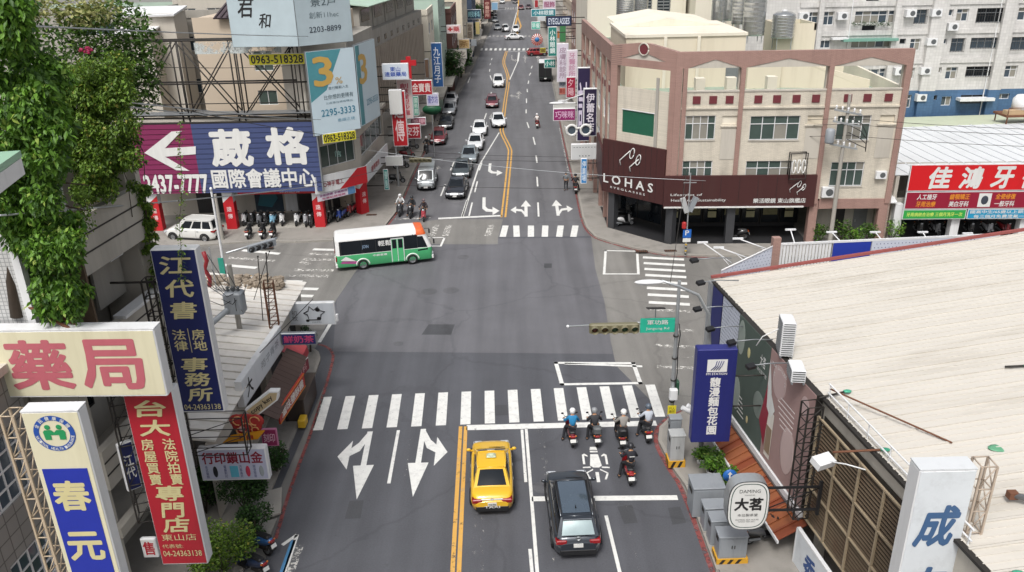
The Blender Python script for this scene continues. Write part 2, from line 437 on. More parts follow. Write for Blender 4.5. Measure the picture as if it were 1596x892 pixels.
# lighter sheet over the crossing: reflected sky put into the asphalt colour
sheet('junction_surface', [P(519, 548), P(955, 552), P(942, 470), P(928, 420), P(921.5, 371), P(640, 373), P(553, 427), P(525, 468)], 0.004, 'asphalt_junction_sheen')
# old worn asphalt left in front of the far stop line
sheet('asphalt_patch', [P(600, 352), P(690, 342), P(784, 342), P(776, 372), P(776, 381), P(662, 381), P(640, 372)], 0.008, 'asphalt_side')
for q in ([(668, 506), (709, 506), (703, 522), (657, 522)], [(545, 781), (567, 780), (562, 808), (537, 809)], [(962, 790), (985, 787), (994, 815), (973, 817)], [(1041, 792), (1060, 790), (1070, 815), (1048, 818)], [(771, 632), (790, 631), (792, 647), (772, 648)], [(848, 411), (860, 411), (860, 418), (848, 418)]):
    mb = MB().poly([(p.x, p.y, 0.008) for p in ccw([P(*p) for p in q])])
    struct('asphalt_patch', mb, 'asphalt_patch')
for px, py, r in ((846, 760, 0.42), (669, 455, 0.55), (703, 453, 0.55), (722, 401, 0.45), (621, 536, 0.3)):
    c = P(px, py); mb = MB(); mb.lathe([(0.0, 0.012), (r * 0.8, 0.012), (r * 0.82, 0.009), (r, 0.009)], (c.x, c.y, 0), 24)
    struct('manhole_cover', mb, 'manhole_iron')

# pavements: raised slabs with a kerb edge
def pavement(name, outer, inner, z=0.13):
    pts = ccw([Vector(p) for p in outer] + [Vector(p) for p in inner])
    o = struct(name, MB().prism([(p.x, p.y) for p in pts], -0.05, z), 'pavement')
    return o
def kerb_stones(parent, line, z=0.135, w=0.16, step=1.0, lim=120):
    """single kerb stones along a kerb line, children of the pavement"""
    me = None; k = 0
    for a, b in zip(line, line[1:]):
        d = (b - a); ln = d.length; m = max(1, int(round(ln / step)))
        for i in range(m):
            if k >= lim: return
            c = a + d * ((i + 0.5) / m); s = ln / m
            if me is None: me = MB().box((0, 0, 0), (step - 0.015, w, 0.2)).mesh('kerb_stone', 'kerb')
            o = link('kerb_stone', me, parent, (c.x, c.y, z - 0.1 + random.uniform(-0.004, 0.004)), math.atan2(d.y, d.x))
            o.scale = (s / step, 1, 1); k += 1
def shift(line, dist):
    out = []
    for i, p in enumerate(line):
        d = (line[min(i + 1, len(line) - 1)] - line[max(i - 1, 0)]).normalized()
        out.append(p + Vector((-d.y, d.x, 0)) * dist)
    return out
prn = pavement('pavement', shift(KR_near, -0.25), [Vector((60, 10, 0)), Vector((14, 8, 0))])
pln = pavement('pavement', shift(KL_near, 0.85), [Vector((-70, 8, 0)), Vector((-16, 8, 0))])
prf = pavement('pavement', shift(KR_far, -0.25), [Vector((40, 340, 0)), Vector((70, 300, 0))])
plf = pavement('pavement', shift(KL_far, 0.25), [Vector((-40, 340, 0)), Vector((-70, 300, 0))])
kerb_stones(prn, shift(KR_near, -0.22)[1:10]); kerb_stones(pln, shift(KL_near, 0.82)[1:10])
kerb_stones(prf, shift(KR_far, -0.22)[1:12]); kerb_stones(plf, shift(KL_far, 0.22)[1:12])
# drains in the far pavements
for px, py in ((417, 386), (579, 335), (1045, 391), (966, 350), (1000, 392)):
    c = P(px, py, 0.14); g = struct('drain_grate', MB().box((c.x, c.y, 0.135), (0.9, 0.4, 0.02)), 'dark_metal')
    for i in range(6): part('bar', _b((c.x - 0.36 + i * 0.145, c.y, 0.15), (0.05, 0.38, 0.012)), 'rust', g)

ZM = 0.012
roadm = lambda name, pts, mt='paint_white', z=ZM: struct(name, MB().poly([(p.x, p.y, z) for p in ccw(pts)]), mt)
def stroke(name, px0, px1, w, mt='paint_white', z=ZM):
    return roadm(name, wide(P(*px0), P(*px1), w), mt, z)
def ribbon(name, line, w, mt, z=ZM):
    a, b = shift(line, w / 2), shift(line, -w / 2); mb = MB()
    vs = [(p.x, p.y, z) for p in a + b]; n = len(a)
    mb.add(vs, [(i, n + i, n + i + 1, i + 1) for i in range(n - 1)])
    return struct(name, mb, mt)
def smoothline(pts, n=3):
    for _ in range(n):
        q = [pts[0]]
        for a, b in zip(pts, pts[1:]): q += [a * 0.75 + b * 0.25, a * 0.25 + b * 0.75]
        pts = q + [pts[-1]]
    return pts
# red no-stopping kerb lines
ribbon('red_kerb_line', smoothline(KR_near[:9], 2), 0.2, 'paint_red')
ribbon('red_kerb_line', smoothline(KL_near[2:9], 2), 0.15, 'paint_red')
ribbon('red_kerb_line', smoothline(KR_far[2:12], 2), 0.15, 'paint_red')
ribbon('red_kerb_line', smoothline(KL_far[6:12], 2), 0.15, 'paint_red')
# near crosswalk: 15 stripes
a0, a1, b0, b1 = P(510, 619), P(1013, 600), P(495, 671), P(1029, 650)
for i in range(15):
    t = i / 14; roadm('crosswalk_stripe', wide(a0.lerp(a1, t), b0.lerp(b1, t), 0.5))
# far crosswalk: six crisp, five worn
for x0, x1 in ((783.5, 788), (805.5, 804.5), (827.5, 827.5), (849, 850), (871.5, 874), (893.5, 897)):
    roadm('crosswalk_stripe', wide(P(x0, 369.5) if x0 > x1 else P(x0, 369.5), P(x1, 352), 0.5))
for x, mt in ((761, 'paint_worn'), (739, 'paint_faint'), (717, 'paint_faint'), (695, 'paint_worn'), (675, 'paint_worn'), (640, 'paint_faint')):
    roadm('crosswalk_stripe', wide(P(x - 1, 368), P(x + 5, 351), 0.5), mt)
# right street crosswalk
yl = [402, 411, 420, 429.5, 439.5, 449.5, 460, 472, 483, 499, 513, 527, 539, 554, 572]
for i, y in enumerate(yl):
    t = (y - 402) / 170; x0, x1 = 1002 + 22 * t, 1066 + 22 * t
    roadm('crosswalk_stripe', wide(P(x0, y - 0.5), P(x1, y + 3), 0.42 if i < 8 else 0.34), 'paint_white' if i < 8 else 'paint_worn' if i in (8, 10, 12, 14) else 'paint_faint')
# left street crosswalk and stop marks
for x0, y0, x1, y1, mt in ((488, 389, 523, 390, 'paint_white'), (482, 396, 522, 397, 'paint_worn'), (472, 405, 521, 405, 'paint_worn'), (466, 412, 521, 413, 'paint_faint'), (458, 421, 520, 422, 'paint_worn'), (449, 430, 512, 431, 'paint_worn'), (442, 438.5, 471, 439.5, 'paint_white'), (470, 440, 505, 441, 'paint_faint'), (440, 449.5, 496, 451, 'paint_white'), (440, 460.5, 488, 462, 'paint_white'),
                        (378, 390.5, 436, 396, 'paint_white'), (356, 402, 428, 407, 'paint_worn'), (345, 413, 400, 418, 'paint_white'), (468, 409, 482, 412, 'paint_worn')):
    roadm('crosswalk_stripe', wide(P(x0, y0), P(x1, y1), 0.42), mt)
stroke('yellow_line', (340, 428), (392, 431), 0.2, 'paint_yellow')
# stop lines and lanes, near road
stroke('stop_line', (727, 667), (1023, 660), 0.45)
stroke('stop_line', (829, 778), (1056, 776), 0.32)
for x0, x1 in ((718, 705.5), (726, 715.5)): stroke('yellow_line', (x0, 665), (x1 - (x0 - x1) * 0.55, 1010), 0.17, 'paint_yellow')
stroke('lane_line', (820, 668), (846.5, 1010), 0.14)
stroke('lane_line', (813.5, 670), (819.5, 752), 0.13)
stroke('lane_line', (826, 856), (840, 1010), 0.13)
stroke('lane_line', (944.5, 804), (975, 930), 0.14)
stroke('lane_line', (621, 671), (606, 754), 0.15)
for a, b, w in (((838, 670), (851, 745), 0.09), ((844.5, 668), (855, 740), 0.09), ((742, 800), (737, 892), 0.12), ((752, 802), (751, 892), 0.12), ((641, 672), (630, 752), 0.1), ((741, 668), (742, 680), 0.1), ((977, 812), (997, 892), 0.1), ((863, 870), (868, 900), 0.1), ((962, 788), (985, 786), 0.3)):
    stroke('worn_lane_line', a, b, w, 'paint_faint')
# far road lines
KY = [P(784.5, 339), P(789, 300), P(795, 240), P(795, 232), P(781, 206), P(783, 196), P(787, 160), P(793, 125), P(790, 112), P(784, 98), P(788, 85), P(789.5, 80)]
ky = smoothline(KY, 2)
ribbon('yellow_line', shift(ky, 0.17), 0.16, 'paint_yellow'); ribbon('yellow_line', shift(ky, -0.17), 0.16, 'paint_yellow')
ribbon('yellow_line', [P(805, 55), P(812, 41), P(806.5, 26), P(808, 10), P(808, 0)], 0.4, 'paint_yellow')
ribbon('yellow_line', [P(805, 55), P(803, 41), P(806.5, 26)], 0.4, 'paint_yellow')
stroke('stop_line', (616, 342), (672, 340), 0.35, 'paint_worn'); stroke('stop_line', (683, 341), (782, 336.5), 0.4)
for a, b, w in (((721, 338), (747, 258), 0.16), ((747, 258), (778, 207), 0.14), ((731, 337), (736, 316), 0.14), ((740, 300), (744, 283), 0.14), ((720, 338), (728, 312), 0.16), ((747, 266), (751, 254), 0.14), ((687, 306), (694, 288), 0.14), ((702, 266), (708, 252), 0.14), ((839.5, 338), (838.5, 316), 0.15), ((838, 291), (837, 276), 0.15), ((837, 254), (835.5, 243), 0.15), ((834, 226), (831, 214), 0.15), ((824.5, 200), (821.5, 191), 0.15), ((820, 177), (820, 171), 0.15), ((820.5, 161), (820.5, 154), 0.15), ((822, 144), (821.5, 139), 0.15), ((823, 131), (824, 126), 0.15), ((825, 118), (827, 114), 0.15), ((828, 107), (829.5, 103), 0.15), ((755, 186), (758, 177), 0.15), ((764, 150), (766, 144), 0.15), ((766, 124), (764, 118), 0.15), ((763, 112), (763.5, 108), 0.15), ((763.5, 102), (764.5, 99), 0.15), ((766, 94), (767, 91), 0.15), ((699, 290), (700, 288), 0.1), ((793, 128), (807, 96), 0.16), ((807, 96), (809, 82), 0.35), ((789, 81), (826, 80), 0.3), ((797, 50), (805, 20), 0.25), ((806, 20), (807, 5), 0.2), ((872, 200), (886, 268), 0.12), ((729, 130), (733, 120), 0.15)):
    stroke('lane_line', a, b, w, 'paint_white' if w > 0.12 else 'paint_worn')
stroke('lane_line', (497.5, 534), (515, 505), 0.22)
for i in range(13):
    x = 750.5 + i * 7.3; roadm('crosswalk_stripe', wide(P(x - 0.4, 79), P(x + 0.4, 75.6), 0.5))
for i in range(12):
    x = 757 + i * 6.2; roadm('crosswalk_stripe', wide(P(x - 0.3, 58), P(x + 0.3, 55.4), 0.5), 'paint_worn')
for i in range(9):
    x = 788 + i * 4; roadm('crosswalk_stripe', wide(P(x - 0.2, 15.2), P(x + 0.2, 12), 0.45), 'paint_worn')
# two-stage turn boxes
def boxline(pts, w=0.18, mt='paint_white'):
    for a, b in zip(pts, pts[1:] + pts[:1]):
        d = (P(*b) - P(*a)).normalized() * w / 2
        roadm('turn_box_line', wide(P(*a) - d, P(*b) + d, w), mt, ZM + (0.003 if a[1] == b[1] else 0))
boxline([(866.5, 566), (987, 566.5), (998, 597.5), (876, 599.5)], 0.22); boxline([(944, 391), (993, 392), (995, 427.5), (941.5, 427.5)])
boxline([(660, 371), (693, 370.5), (687, 384), (650, 384)], 0.16); stroke('turn_box_line', (880, 567), (1001, 571.5), 0.2)

# arrows: outline in metres, x right, y along travel, placed between tail and tip pixels
def arrow(name, tail, tip, outlines, width=1.0, mt='paint_white'):
    a, b = P(*tail), P(*tip); d = b - a; ln = d.length; d.normalize(); n = Vector((d.y, -d.x, 0))
    mb = MB()
    for o in outlines:
        pts = ccw([a + n * x * width + d * y * ln for x, y in o]); mb.poly([(p.x, p.y, ZM) for p in pts])
    return struct(name, mb, mt)
STRN = [(-0.15, 0), (0.15, 0), (0.15, 0.53), (-0.15, 0.53)]
STR = [(-0.15, 0), (0.15, 0), (0.15, 0.6), (-0.15, 0.6)]; HEAD = [(-0.5, 0.6), (0.5, 0.6), (0, 1)]
def side(s, y0=0.18): return [[(0.15 * s, y0 - 0.1), (0.45 * s, y0 + 0.12), (0.95 * s, y0 + 0.16), (0.95 * s, y0 + 0.29), (0.4 * s, y0 + 0.25), (0.15 * s, y0 + 0.1)], [(0.95 * s, y0 + 0.02), (1.5 * s, y0 + 0.22), (0.95 * s, y0 + 0.44)]]
def side_near(s): return [[(0.15 * s, 0.03), (0.15 * s, 0.2), (0.35 * s, 0.31), (0.85 * s, 0.38), (0.85 * s, 0.26), (0.5 * s, 0.18)], [(0.85 * s, 0.14), (1.5 * s, 0.38), (0.85 * s, 0.58)]]
arrow('lane_arrow', (577, 673), (556, 779), [STRN, [(-0.55, 0.53), (0.55, 0.53), (0, 1)]] + side_near(1), 0.85)
arrow('lane_arrow', (660, 669), (643.5, 775), [STRN, [(-0.55, 0.53), (0.55, 0.53), (0, 1)]] + side_near(-1), 0.85)
arrow('lane_arrow', (820, 338), (819.5, 312.5), [STR, HEAD] + side(-1), 0.9)
arrow('lane_arrow', (870, 336.5), (866.5, 312), [STR, HEAD] + side(1), 0.9)
LTURN = [[(-x, y) for x, y in o] for o in ([(-0.14, 0), (0.14, 0), (0.14, 0.5), (0.35, 0.62), (0.75, 0.66), (0.75, 0.78), (0.2, 0.76), (-0.14, 0.6)], [(0.75, 0.52), (1.35, 0.74), (0.75, 0.94)])]
arrow('lane_arrow', (754.5, 308), (754, 338), LTURN, 1.0); arrow('lane_arrow', (764, 255), (762, 276), LTURN, 1.0)
arrow('lane_arrow', (808, 155), (809, 142), [STR, HEAD] + side(-1), 1.0, 'paint_worn')
arrow('lane_arrow', (818.5, 98), (818, 86), [STR, HEAD], 0.9, 'paint_worn'); arrow('lane_arrow', (839, 98), (838, 86), [STR, HEAD], 0.9, 'paint_worn'); arrow('lane_arrow', (798, 86), (797, 98), LTURN, 0.9, 'paint_worn')
arrow('lane_arrow', (762, 185), (771, 176), [STR, HEAD], 0.9, 'paint_worn'); arrow('lane_arrow', (678, 272), (683, 258), [STR, HEAD], 0.9, 'paint_worn')
# motorcycle pictogram in the scooter box
o, ux, uy = P(933, 752), None, None
ux = (P(951, 722) - P(914, 722)) / 1.7; uy = (P(924, 697) - P(933, 752)).normalized() * ((P(924, 697) - P(933, 752)).length / 5.5)
mb = MB()
for pts in ([(-.12, 0), (.12, 0), (.12, 1.5), (-.12, 1.5)], [(-.42, 2.5), (-.28, 4.3), (.28, 4.3), (.42, 2.5), (.2, 2.2), (-.2, 2.2)], [(-.28, 4.6), (.28, 4.6), (.28, 4.85), (-.28, 4.85)], [(-.28, 5.0), (.28, 5.0), (.22, 5.5), (-.22, 5.5)],
            [(-.9, 4.2), (-.72, 4.4), (-.5, 4.1), (-.5, 3.9)], [(-.9, 4.2), (-.74, 4.1), (-.74, 2.7), (-.9, 2.7)], [(.9, 4.2), (.72, 4.4), (.5, 4.1), (.5, 3.9)], [(.9, 4.2), (.74, 4.1), (.74, 2.7), (.9, 2.7)], [(-.95, 2.1), (-.4, 2.15), (-.4, 2.35), (-.95, 2.3)], [(.95, 2.1), (.4, 2.15), (.4, 2.35), (.95, 2.3)],
            [(-.25, 2.0), (-.8, 1.4), (-.8, 1.2), (-.25, 1.8)], [(.25, 2.0), (.8, 1.4), (.8, 1.2), (.25, 1.8)], [(-.82, 1.35), (-.66, 1.3), (-.45, .4), (-.6, .4)], [(.82, 1.35), (.66, 1.3), (.45, .4), (.6, .4)]):
    mb.poly([(q.x, q.y, ZM) for q in ccw([o + ux * x * 1.0 + uy * y for x, y in pts])])
struct('scooter_pictogram', mb, 'paint_white')
# parking bay lower left with blue edge and painted characters
stroke('parking_line', (463, 834), (440, 905), 0.16); stroke('parking_line', (463, 834), (440, 850), 0.16); stroke('parking_line', (457.5, 842), (437, 900), 0.2, 'paint_blue')
for i in range(6):
    a = P(466 - i * 3.2, 854 + i * 9); roadm('painted_character', wide(a + Vector((-.16, 0, 0)), a + Vector((.16, 0, 0)), 0.3), 'paint_worn')
# worn characters painted on the far kerb lanes
for px, py in ((862, 222), (866, 232), (868, 244), (864, 214)): roadm('painted_character', wide(P(px - 4, py), P(px + 4, py), 0.5), 'paint_faint')

# ================================================================ vehicles
def paint(hexcol, metal=0.0):
    k = 'car_paint_' + hexcol
    return M.get(k) or mat(k, hexcol, rough=0.32, metal=metal, var=0.05, scale=0.6, coat=0.8, dirt=0.08)
def bil(p, u, v, bulge=0.0, off=0.0):
    a, b, c, d = p
    q = a * (1 - u) * (1 - v) + b * u * (1 - v) + c * u * v + d * (1 - u) * v
    n = (b - a).cross(d - a).normalized()
    return q + n * (bulge * 4 * u * (1 - u) * (0.4 + 0.6 * 4 * v * (1 - v)) + off)
def patch(mb, p, u0=0, u1=1, v0=0, v1=1, bulge=0.0, off=0.0, nu=6, nv=4):
    vs = [bil(p, u0 + (u1 - u0) * i / nu, v0 + (v1 - v0) * j / nv, bulge, off) for j in range(nv + 1) for i in range(nu + 1)]
    mb.add(vs, [(j * (nu + 1) + i, j * (nu + 1) + i + 1, (j + 1) * (nu + 1) + i + 1, (j + 1) * (nu + 1) + i) for j in range(nv) for i in range(nu)], True)
def interp(tab, x):
    if x <= tab[0][0]: return tab[0][1]
    for (a, p), (b, q) in zip(tab, tab[1:]):
        if x <= b:
            t = (x - a) / (b - a); t = t * t * (3 - 2 * t) * 0.5 + t * 0.5
            return p + (q - p) * t
    return tab[-1][1]
# side profile: deck height by position (0 rear .. 1 front), greenhouse: rear base, roof rear, roof front, cowl
SHAPES = {
    'sedan': dict(L=4.6, W=1.8, H=1.46, top=[(0, .72), (.03, .9), (.07, .97), (.22, .99), (.68, .97), (.9, .82), (.97, .68), (1, .5)], gh=(.14, .31, .56, .77), wt=.60, splits=((.14, .46), (.5, .86))),
    'suv': dict(L=4.62, W=1.87, H=1.68, top=[(0, .8), (.02, 1.0), (.06, 1.06), (.25, 1.08), (.7, 1.06), (.82, 1.04), (.93, .96), (.97, .85), (1, .6)], gh=(.035, .13, .6, .8), wt=.64, splits=((.05, .26), (.3, .55), (.59, .88))),
    'hatch': dict(L=4.2, W=1.76, H=1.5, top=[(0, .75), (.02, .95), (.06, 1.0), (.25, 1.0), (.7, .98), (.9, .86), (.97, .72), (1, .5)], gh=(.05, .16, .6, .75), wt=.60, splits=((.06, .26), (.3, .55), (.59, .86))),
    'van': dict(L=4.5, W=1.7, H=1.88, top=[(0, .9), (.01, 1.1), (.04, 1.14), (.8, 1.12), (.93, 1.02), (.98, .86), (1, .6)], gh=(.015, .05, .78, .93), wt=.70, splits=((.05, .3), (.34, .62), (.66, .9))),
    'wagon': dict(L=4.5, W=1.7, H=1.8, top=[(0, .85), (.02, 1.04), (.06, 1.08), (.7, 1.06), (.86, .98), (.96, .8), (1, .55)], gh=(.03, .07, .6, .78), wt=.68, splits=((.05, .27), (.31, .56), (.6, .86))),
}
_wheel = {}
def wheel_meshes(r, w):
    if (r, w) not in _wheel:
        t = MB().lathe([(r * .62, -w / 2), (r * .92, -w / 2), (r, -w * .32), (r, w * .32), (r * .92, w / 2), (r * .62, w / 2)], n=20, axis='X')
        m = MB(); m.lathe([(0.0, w * .36), (r * .2, w * .36), (r * .24, w * .25), (r * .55, w * .3), (r * .63, w * .5), (r * .66, w * .3)], n=20, axis='X')
        m.lathe([(r * .66, -w * .3), (r * .63, -w * .5), (0.0, -w * .2)], n=20, axis='X')
        for k in range(5):
            a = k * 2 * math.pi / 5
            m.box((w * .38, math.cos(a) * r * .36, math.sin(a) * r * .36), (w * .08, r * .14, r * .5), rx=a + math.pi / 2)
        _wheel[(r, w)] = (t.mesh('tyre', 'rubber'), m.mesh('rim', 'rim_metal'))
    return _wheel[(r, w)]
def wheel(parent, x, y, r, w, side=1):
    t, m = wheel_meshes(r, w)
    o = link('wheel', t, parent, (x, y, r), 0 if side > 0 else math.pi)
    link('rim', m, o)
    return o
_cars = {}
def car_proto(shape, col, metal=0.0, dark_glass=True):
    S = SHAPES[shape]; L, W, H = S['L'], S['W'], S['H']; hw = W / 2; pm = paint(col, metal)
    out = []
    Y = lambda t: -L / 2 + t * L
    mb = MB(); N = 34; rings = []
    for i in range(N + 1):
        t = i / N; t = 0.5 - 0.5 * math.cos(math.pi * t) if True else t
        e = min(t, 1 - t) * L
        w = hw * (1 - 0.26 * max(0, 1 - e / 0.55) ** 2.2 - (0.05 if t > .5 else 0.03) * max(0, 1 - e / 1.4))
        zt = interp(S['top'], t); zb = 0.2 + 0.12 * max(0, 1 - e / 0.5) ** 1.5
        crown = 0.04 * (1 if 0.7 < t < .97 or t < .16 else 0.3)
        sec = [(0, zb), (w * .8, zb), (w * .95, zb + .05), (w * .985, zb + .2), (w, zb + (zt - zb) * .5), (w * .985, zb + (zt - zb) * .72), (w * .965, zt - .1), (w * .92, zt - .03), (w * .8, zt + .005), (w * .4, zt + crown * .8), (0, zt + crown)]
        rings.append([(x, Y(t), z) for x, z in sec] + [(-x, Y(t), z) for x, z in sec[-2:0:-1]])
    n = len(rings[0]); vs = [v for r_ in rings for v in r_]
    mb.add(vs, [(i * n + k, (i + 1) * n + k, (i + 1) * n + (k + 1) % n, i * n + (k + 1) % n) for i in range(N) for k in range(n)], True)
    mb.add(rings[0], [tuple(range(n))]); mb.add(rings[-1], [tuple(range(n - 1, -1, -1))])
    rb, rr, rf, cw = S['gh']; zb_r = interp(S['top'], rb); zb_c = interp(S['top'], cw)
    wt = S['wt']; wb = hw * .9
    bl = lambda s: Vector((s * wb * .93, Y(rb), zb_r - .01)); bc = lambda s: Vector((s * wb * .95, Y(cw), zb_c - .01))
    tr = lambda s: Vector((s * wt * .94, Y(rr), H - .05)); tf = lambda s: Vector((s * wt, Y(rf), H - .05))
    WS = (bc(1), bc(-1), tf(-1), tf(1)); RW = (bl(-1), bl(1), tr(1), tr(-1))
    SR = (bl(1), bc(1), tf(1), tr(1)); SL = (bc(-1), bl(-1), tr(-1), tf(-1))
    patch(mb, WS, bulge=.06); patch(mb, RW, bulge=.05); patch(mb, SR, bulge=.03); patch(mb, SL, bulge=.03)
    out.append(('body', mb.mesh('body', pm)))
    rf_ = MB(); patch(rf_, (tr(1), tf(1), tf(-1), tr(-1)), bulge=.05, off=.0, nu=8, nv=8)
    rf_.tube([tr(1), (tr(1) + tf(1)) / 2 + Vector((.012, 0, .022)), tf(1)], .035, 6); rf_.tube([tr(-1), (tr(-1) + tf(-1)) / 2 + Vector((-.012, 0, .022)), tf(-1)], .035, 6)
    rf_.tube([tf(1), (tf(1) + tf(-1)) / 2 + Vector((0, .03, .02)), tf(-1)], .03, 6); rf_.tube([tr(1), (tr(1) + tr(-1)) / 2 + Vector((0, -.02, .02)), tr(-1)], .03, 6)
    out.append(('roof', rf_.mesh('roof', pm)))
    g = MB(); patch(g, WS, .07, .93, .04, .93, .06, .008); out.append(('windscreen', g.mesh('windscreen', 'glass_dark')))
    g = MB(); patch(g, RW, .09, .91, .1, .9, .05, .008); out.append(('rear_window', g.mesh('rear_window', 'glass_dark')))
    for u0, u1 in S['splits']:
        g = MB(); patch(g, SR, u0, u1, .08, .88, .03, .007, 3, 3); out.append(('side_window', g.mesh('side_window', 'glass_dark')))
        g = MB(); patch(g, SL, 1 - u1, 1 - u0, .08, .88, .03, .007, 3, 3); out.append(('side_window', g.mesh('side_window', 'glass_dark')))
    zt0 = interp(S['top'], .05); ztf = interp(S['top'], .96)
    wr = hw * .80
    for s in (1, -1):
        m = MB(); m.rbox((s * (wr - .12), -L / 2 + .09, zt0 - .17), (.42, .16, .16), .03); m.rbox((s * (wr + .045), -L / 2 + .24, zt0 - .16), (.1, .34, .14), .03); out.append(('tail_light', m.mesh('tail_light', 'tail_red')))
        m = MB(); m.rbox((s * (wr - .12), L / 2 - .1, ztf - .1), (.42, .16, .13), .03); m.rbox((s * (wr + .04), L / 2 - .27, ztf - .04), (.1, .34, .1), .03); out.append(('headlight', m.mesh('headlight', 'lamp_clear')))
        m = MB(); m.ball((s * (hw + .1), Y(cw) - .22, zb_c + .12), (.11, .07, .075), 8, 6); m.box((s * (hw - .02), Y(cw) - .2, zb_c + .06), (.16, .05, .05)); out.append(('mirror', m.mesh('mirror', pm)))
        for ty in (.3, .52):
            m = MB().box((s * (hw + .004), Y(ty) + .1, interp(S['top'], ty) - .2), (.03, .18, .03)); out.append(('door_handle', m.mesh('door_handle', 'grey_metal' if metal == 0 else pm)))
        m = MB().box((s * hw * .97, 0, .24), (.05, L * .56, .1)); out.append(('sill', m.mesh('sill', 'black_plastic')))
        for ty in (.36, .63):
            m = MB().tube([(s * (hw * .972), Y(ty), .34), (s * (hw + .001), Y(ty), .6), (s * (hw * .975), Y(ty), interp(S['top'], ty) - .1)], .008, 4); out.append(('door_seam', m.mesh('door_seam', 'black_plastic')))
    m = MB().rbox((0, -L / 2 + .06, .42), (W * .74, .14, .24), .03); out.append(('rear_bumper', m.mesh('rear_bumper', 'black_plastic' if shape != 'sedan' else 'black_plastic')))
    m = MB().rbox((0, L / 2 - .05, .4), (W * .6, .14, .2), .03); out.append(('grille', m.mesh('grille', 'black_plastic')))
    m = MB().box((0, -L / 2 - .012, zt0 - .3), (.36, .03, .16)); out.append(('number_plate', m.mesh('number_plate', 'plate_white')))
    m = MB().box((0, L / 2 + .03, .42), (.36, .03, .15)); out.append(('number_plate', m.mesh('number_plate', 'plate_white')))
    m = MB(); 
    for s in (1, -1): m.tube([(s * .1, Y(cw) + .06, zb_c + .035), (s * .1 + .5, Y(cw) - .02, zb_c + .07)], .012, 4)
    out.append(('wiper', m.mesh('wiper', 'black_plastic')))
    return out
def car(shape, col, loc, rz, label, group=None, metal=0.0, name='car', scale=1.0, wheels=True):
    k = (shape, col, metal)
    if k not in _cars: _cars[k] = car_proto(*k)
    o = thing(name, label, name.replace('parked_', '').replace('_', ' '), loc, rz, group)
    if scale != 1: o.scale = (scale, scale, scale)
    for nm, me in _cars[k]: link(nm, me, o)
    S = SHAPES[shape]; L, W = S['L'], S['W']; r = .33 if shape != 'suv' else .36
    for y in (-L * .30, L * .315):
        for s in (1, -1): wheel(o, s * (W / 2 - .085), y, r, .22, s)
        for s in (1, -1):
            a = MB(); n = 12; x = s * (W / 2 - .005)
            pts = [(x, y + math.cos(math.pi * i / n) * (r + .06), r + math.sin(math.pi * i / n) * (r + .05)) for i in range(n + 1)]
            a.tube(pts, .045, 5); part('wheel_arch', a, 'black_plastic', o)
    return o
def face(a, b): return math.atan2(-(b.x - a.x), b.y - a.y)       # heading of local +y from a to b
NEAR_RZ = R(1.3)
# --- taxi
tp = P(766, 804)
taxi = car('sedan', 'dcae22', (tp.x, tp.y + 2.22, 0), NEAR_RZ, 'yellow taxi saloon waiting beside the double yellow line', name='taxi')
sg = MB(); sg.add([(-.2, -.42, 1.5), (.2, -.42, 1.5), (.2, -.14, 1.5), (-.2, -.14, 1.5), (-.1, -.34, 1.6), (.1, -.34, 1.6), (.1, -.22, 1.6), (-.1, -.22, 1.6)], [(0, 1, 5, 4), (1, 2, 6, 5), (2, 3, 7, 6), (3, 0, 4, 7), (4, 5, 6, 7)])
rs = part('roof_sign', sg, flat('b9c4a8'), taxi, (0, .12, 0)); text('TAXI', .2, .06, 'plate_text', rs, (0, -.385, 1.55), bold=.02)
part('sticker', MB().add([(.36, -1.02, 1.275), (.5, -1.02, 1.275), (.5, -.95, 1.335), (.36, -.95, 1.335)], [(0, 1, 2, 3)]), 'plate_white', taxi)
text('TAXI', .62, .11, 'plate_white', taxi, (0, -2.315, .51), bold=.02); text('TDB-7856', .3, .1, 'plate_text', taxi, (0, -2.33, .63), bold=.01)
part('tail_trim', MB().rbox((0, -2.235, .83), (.9, .06, .05), .01), 'galvanised', taxi)
part('emblem', MB().lathe([(.05, -2.3), (.06, -2.28), (.045, -2.27)], (0, 0, .87), 12, 'Y'), 'galvanised', taxi)
# --- SUV
sp_ = P(898, 874)
suv = car('suv', '353b43', (sp_.x, sp_.y + 2.28, 0), R(1.9), 'black sport utility vehicle with glass roof behind the scooter box', name='sport_utility_vehicle', metal=.5)
pr = MB(); patch(pr, (Vector((.52, -1.55, 1.655)), Vector((.54, .42, 1.655)), Vector((-.54, .42, 1.655)), Vector((-.52, -1.55, 1.655))), bulge=.045, nu=8, nv=8)
part('glass_roof', pr, mat('roof_glass', '62717f', .1, .55, spec=1.0, coat=1), suv)
for s in (1, -1):
    part('roof_rail', MB().tube([(s * .585, -1.55, 1.665), (s * .59, -.6, 1.69), (s * .6, .45, 1.665)], .022, 6), 'black_plastic', suv)
part('antenna', MB().add([(-.03, -1.32, 1.69), (.03, -1.32, 1.69), (0, -1.08, 1.7), (0, -1.33, 1.8)], [(0, 2, 1), (0, 1, 3), (1, 2, 3), (2, 0, 3)]), 'black_plastic', suv)
part('rear_spoiler', MB().rbox((0, -1.82, 1.63), (1.12, .22, .05), .02), paint('353b43', .5), suv)
gl = MB(); patch(gl, (Vector((-.62, -2.19, 1.13)), Vector((.62, -2.19, 1.13)), Vector((.53, -1.86, 1.56)), Vector((-.53, -1.86, 1.56))), bulge=.05, off=.03); part('rear_window', gl, mat('glass_pale', '9fb0b2', .06, .3, var=.2, spec=1.0), suv)
text('BEK-7057', .36, .1, 'plate_text', suv, (0, -2.33, .77), bold=.01)
part('emblem', MB().lathe([(.08, -2.32), (.1, -2.29), (.07, -2.27)], (0, 0, 1.05), 14, 'Y'), 'galvanised', suv)
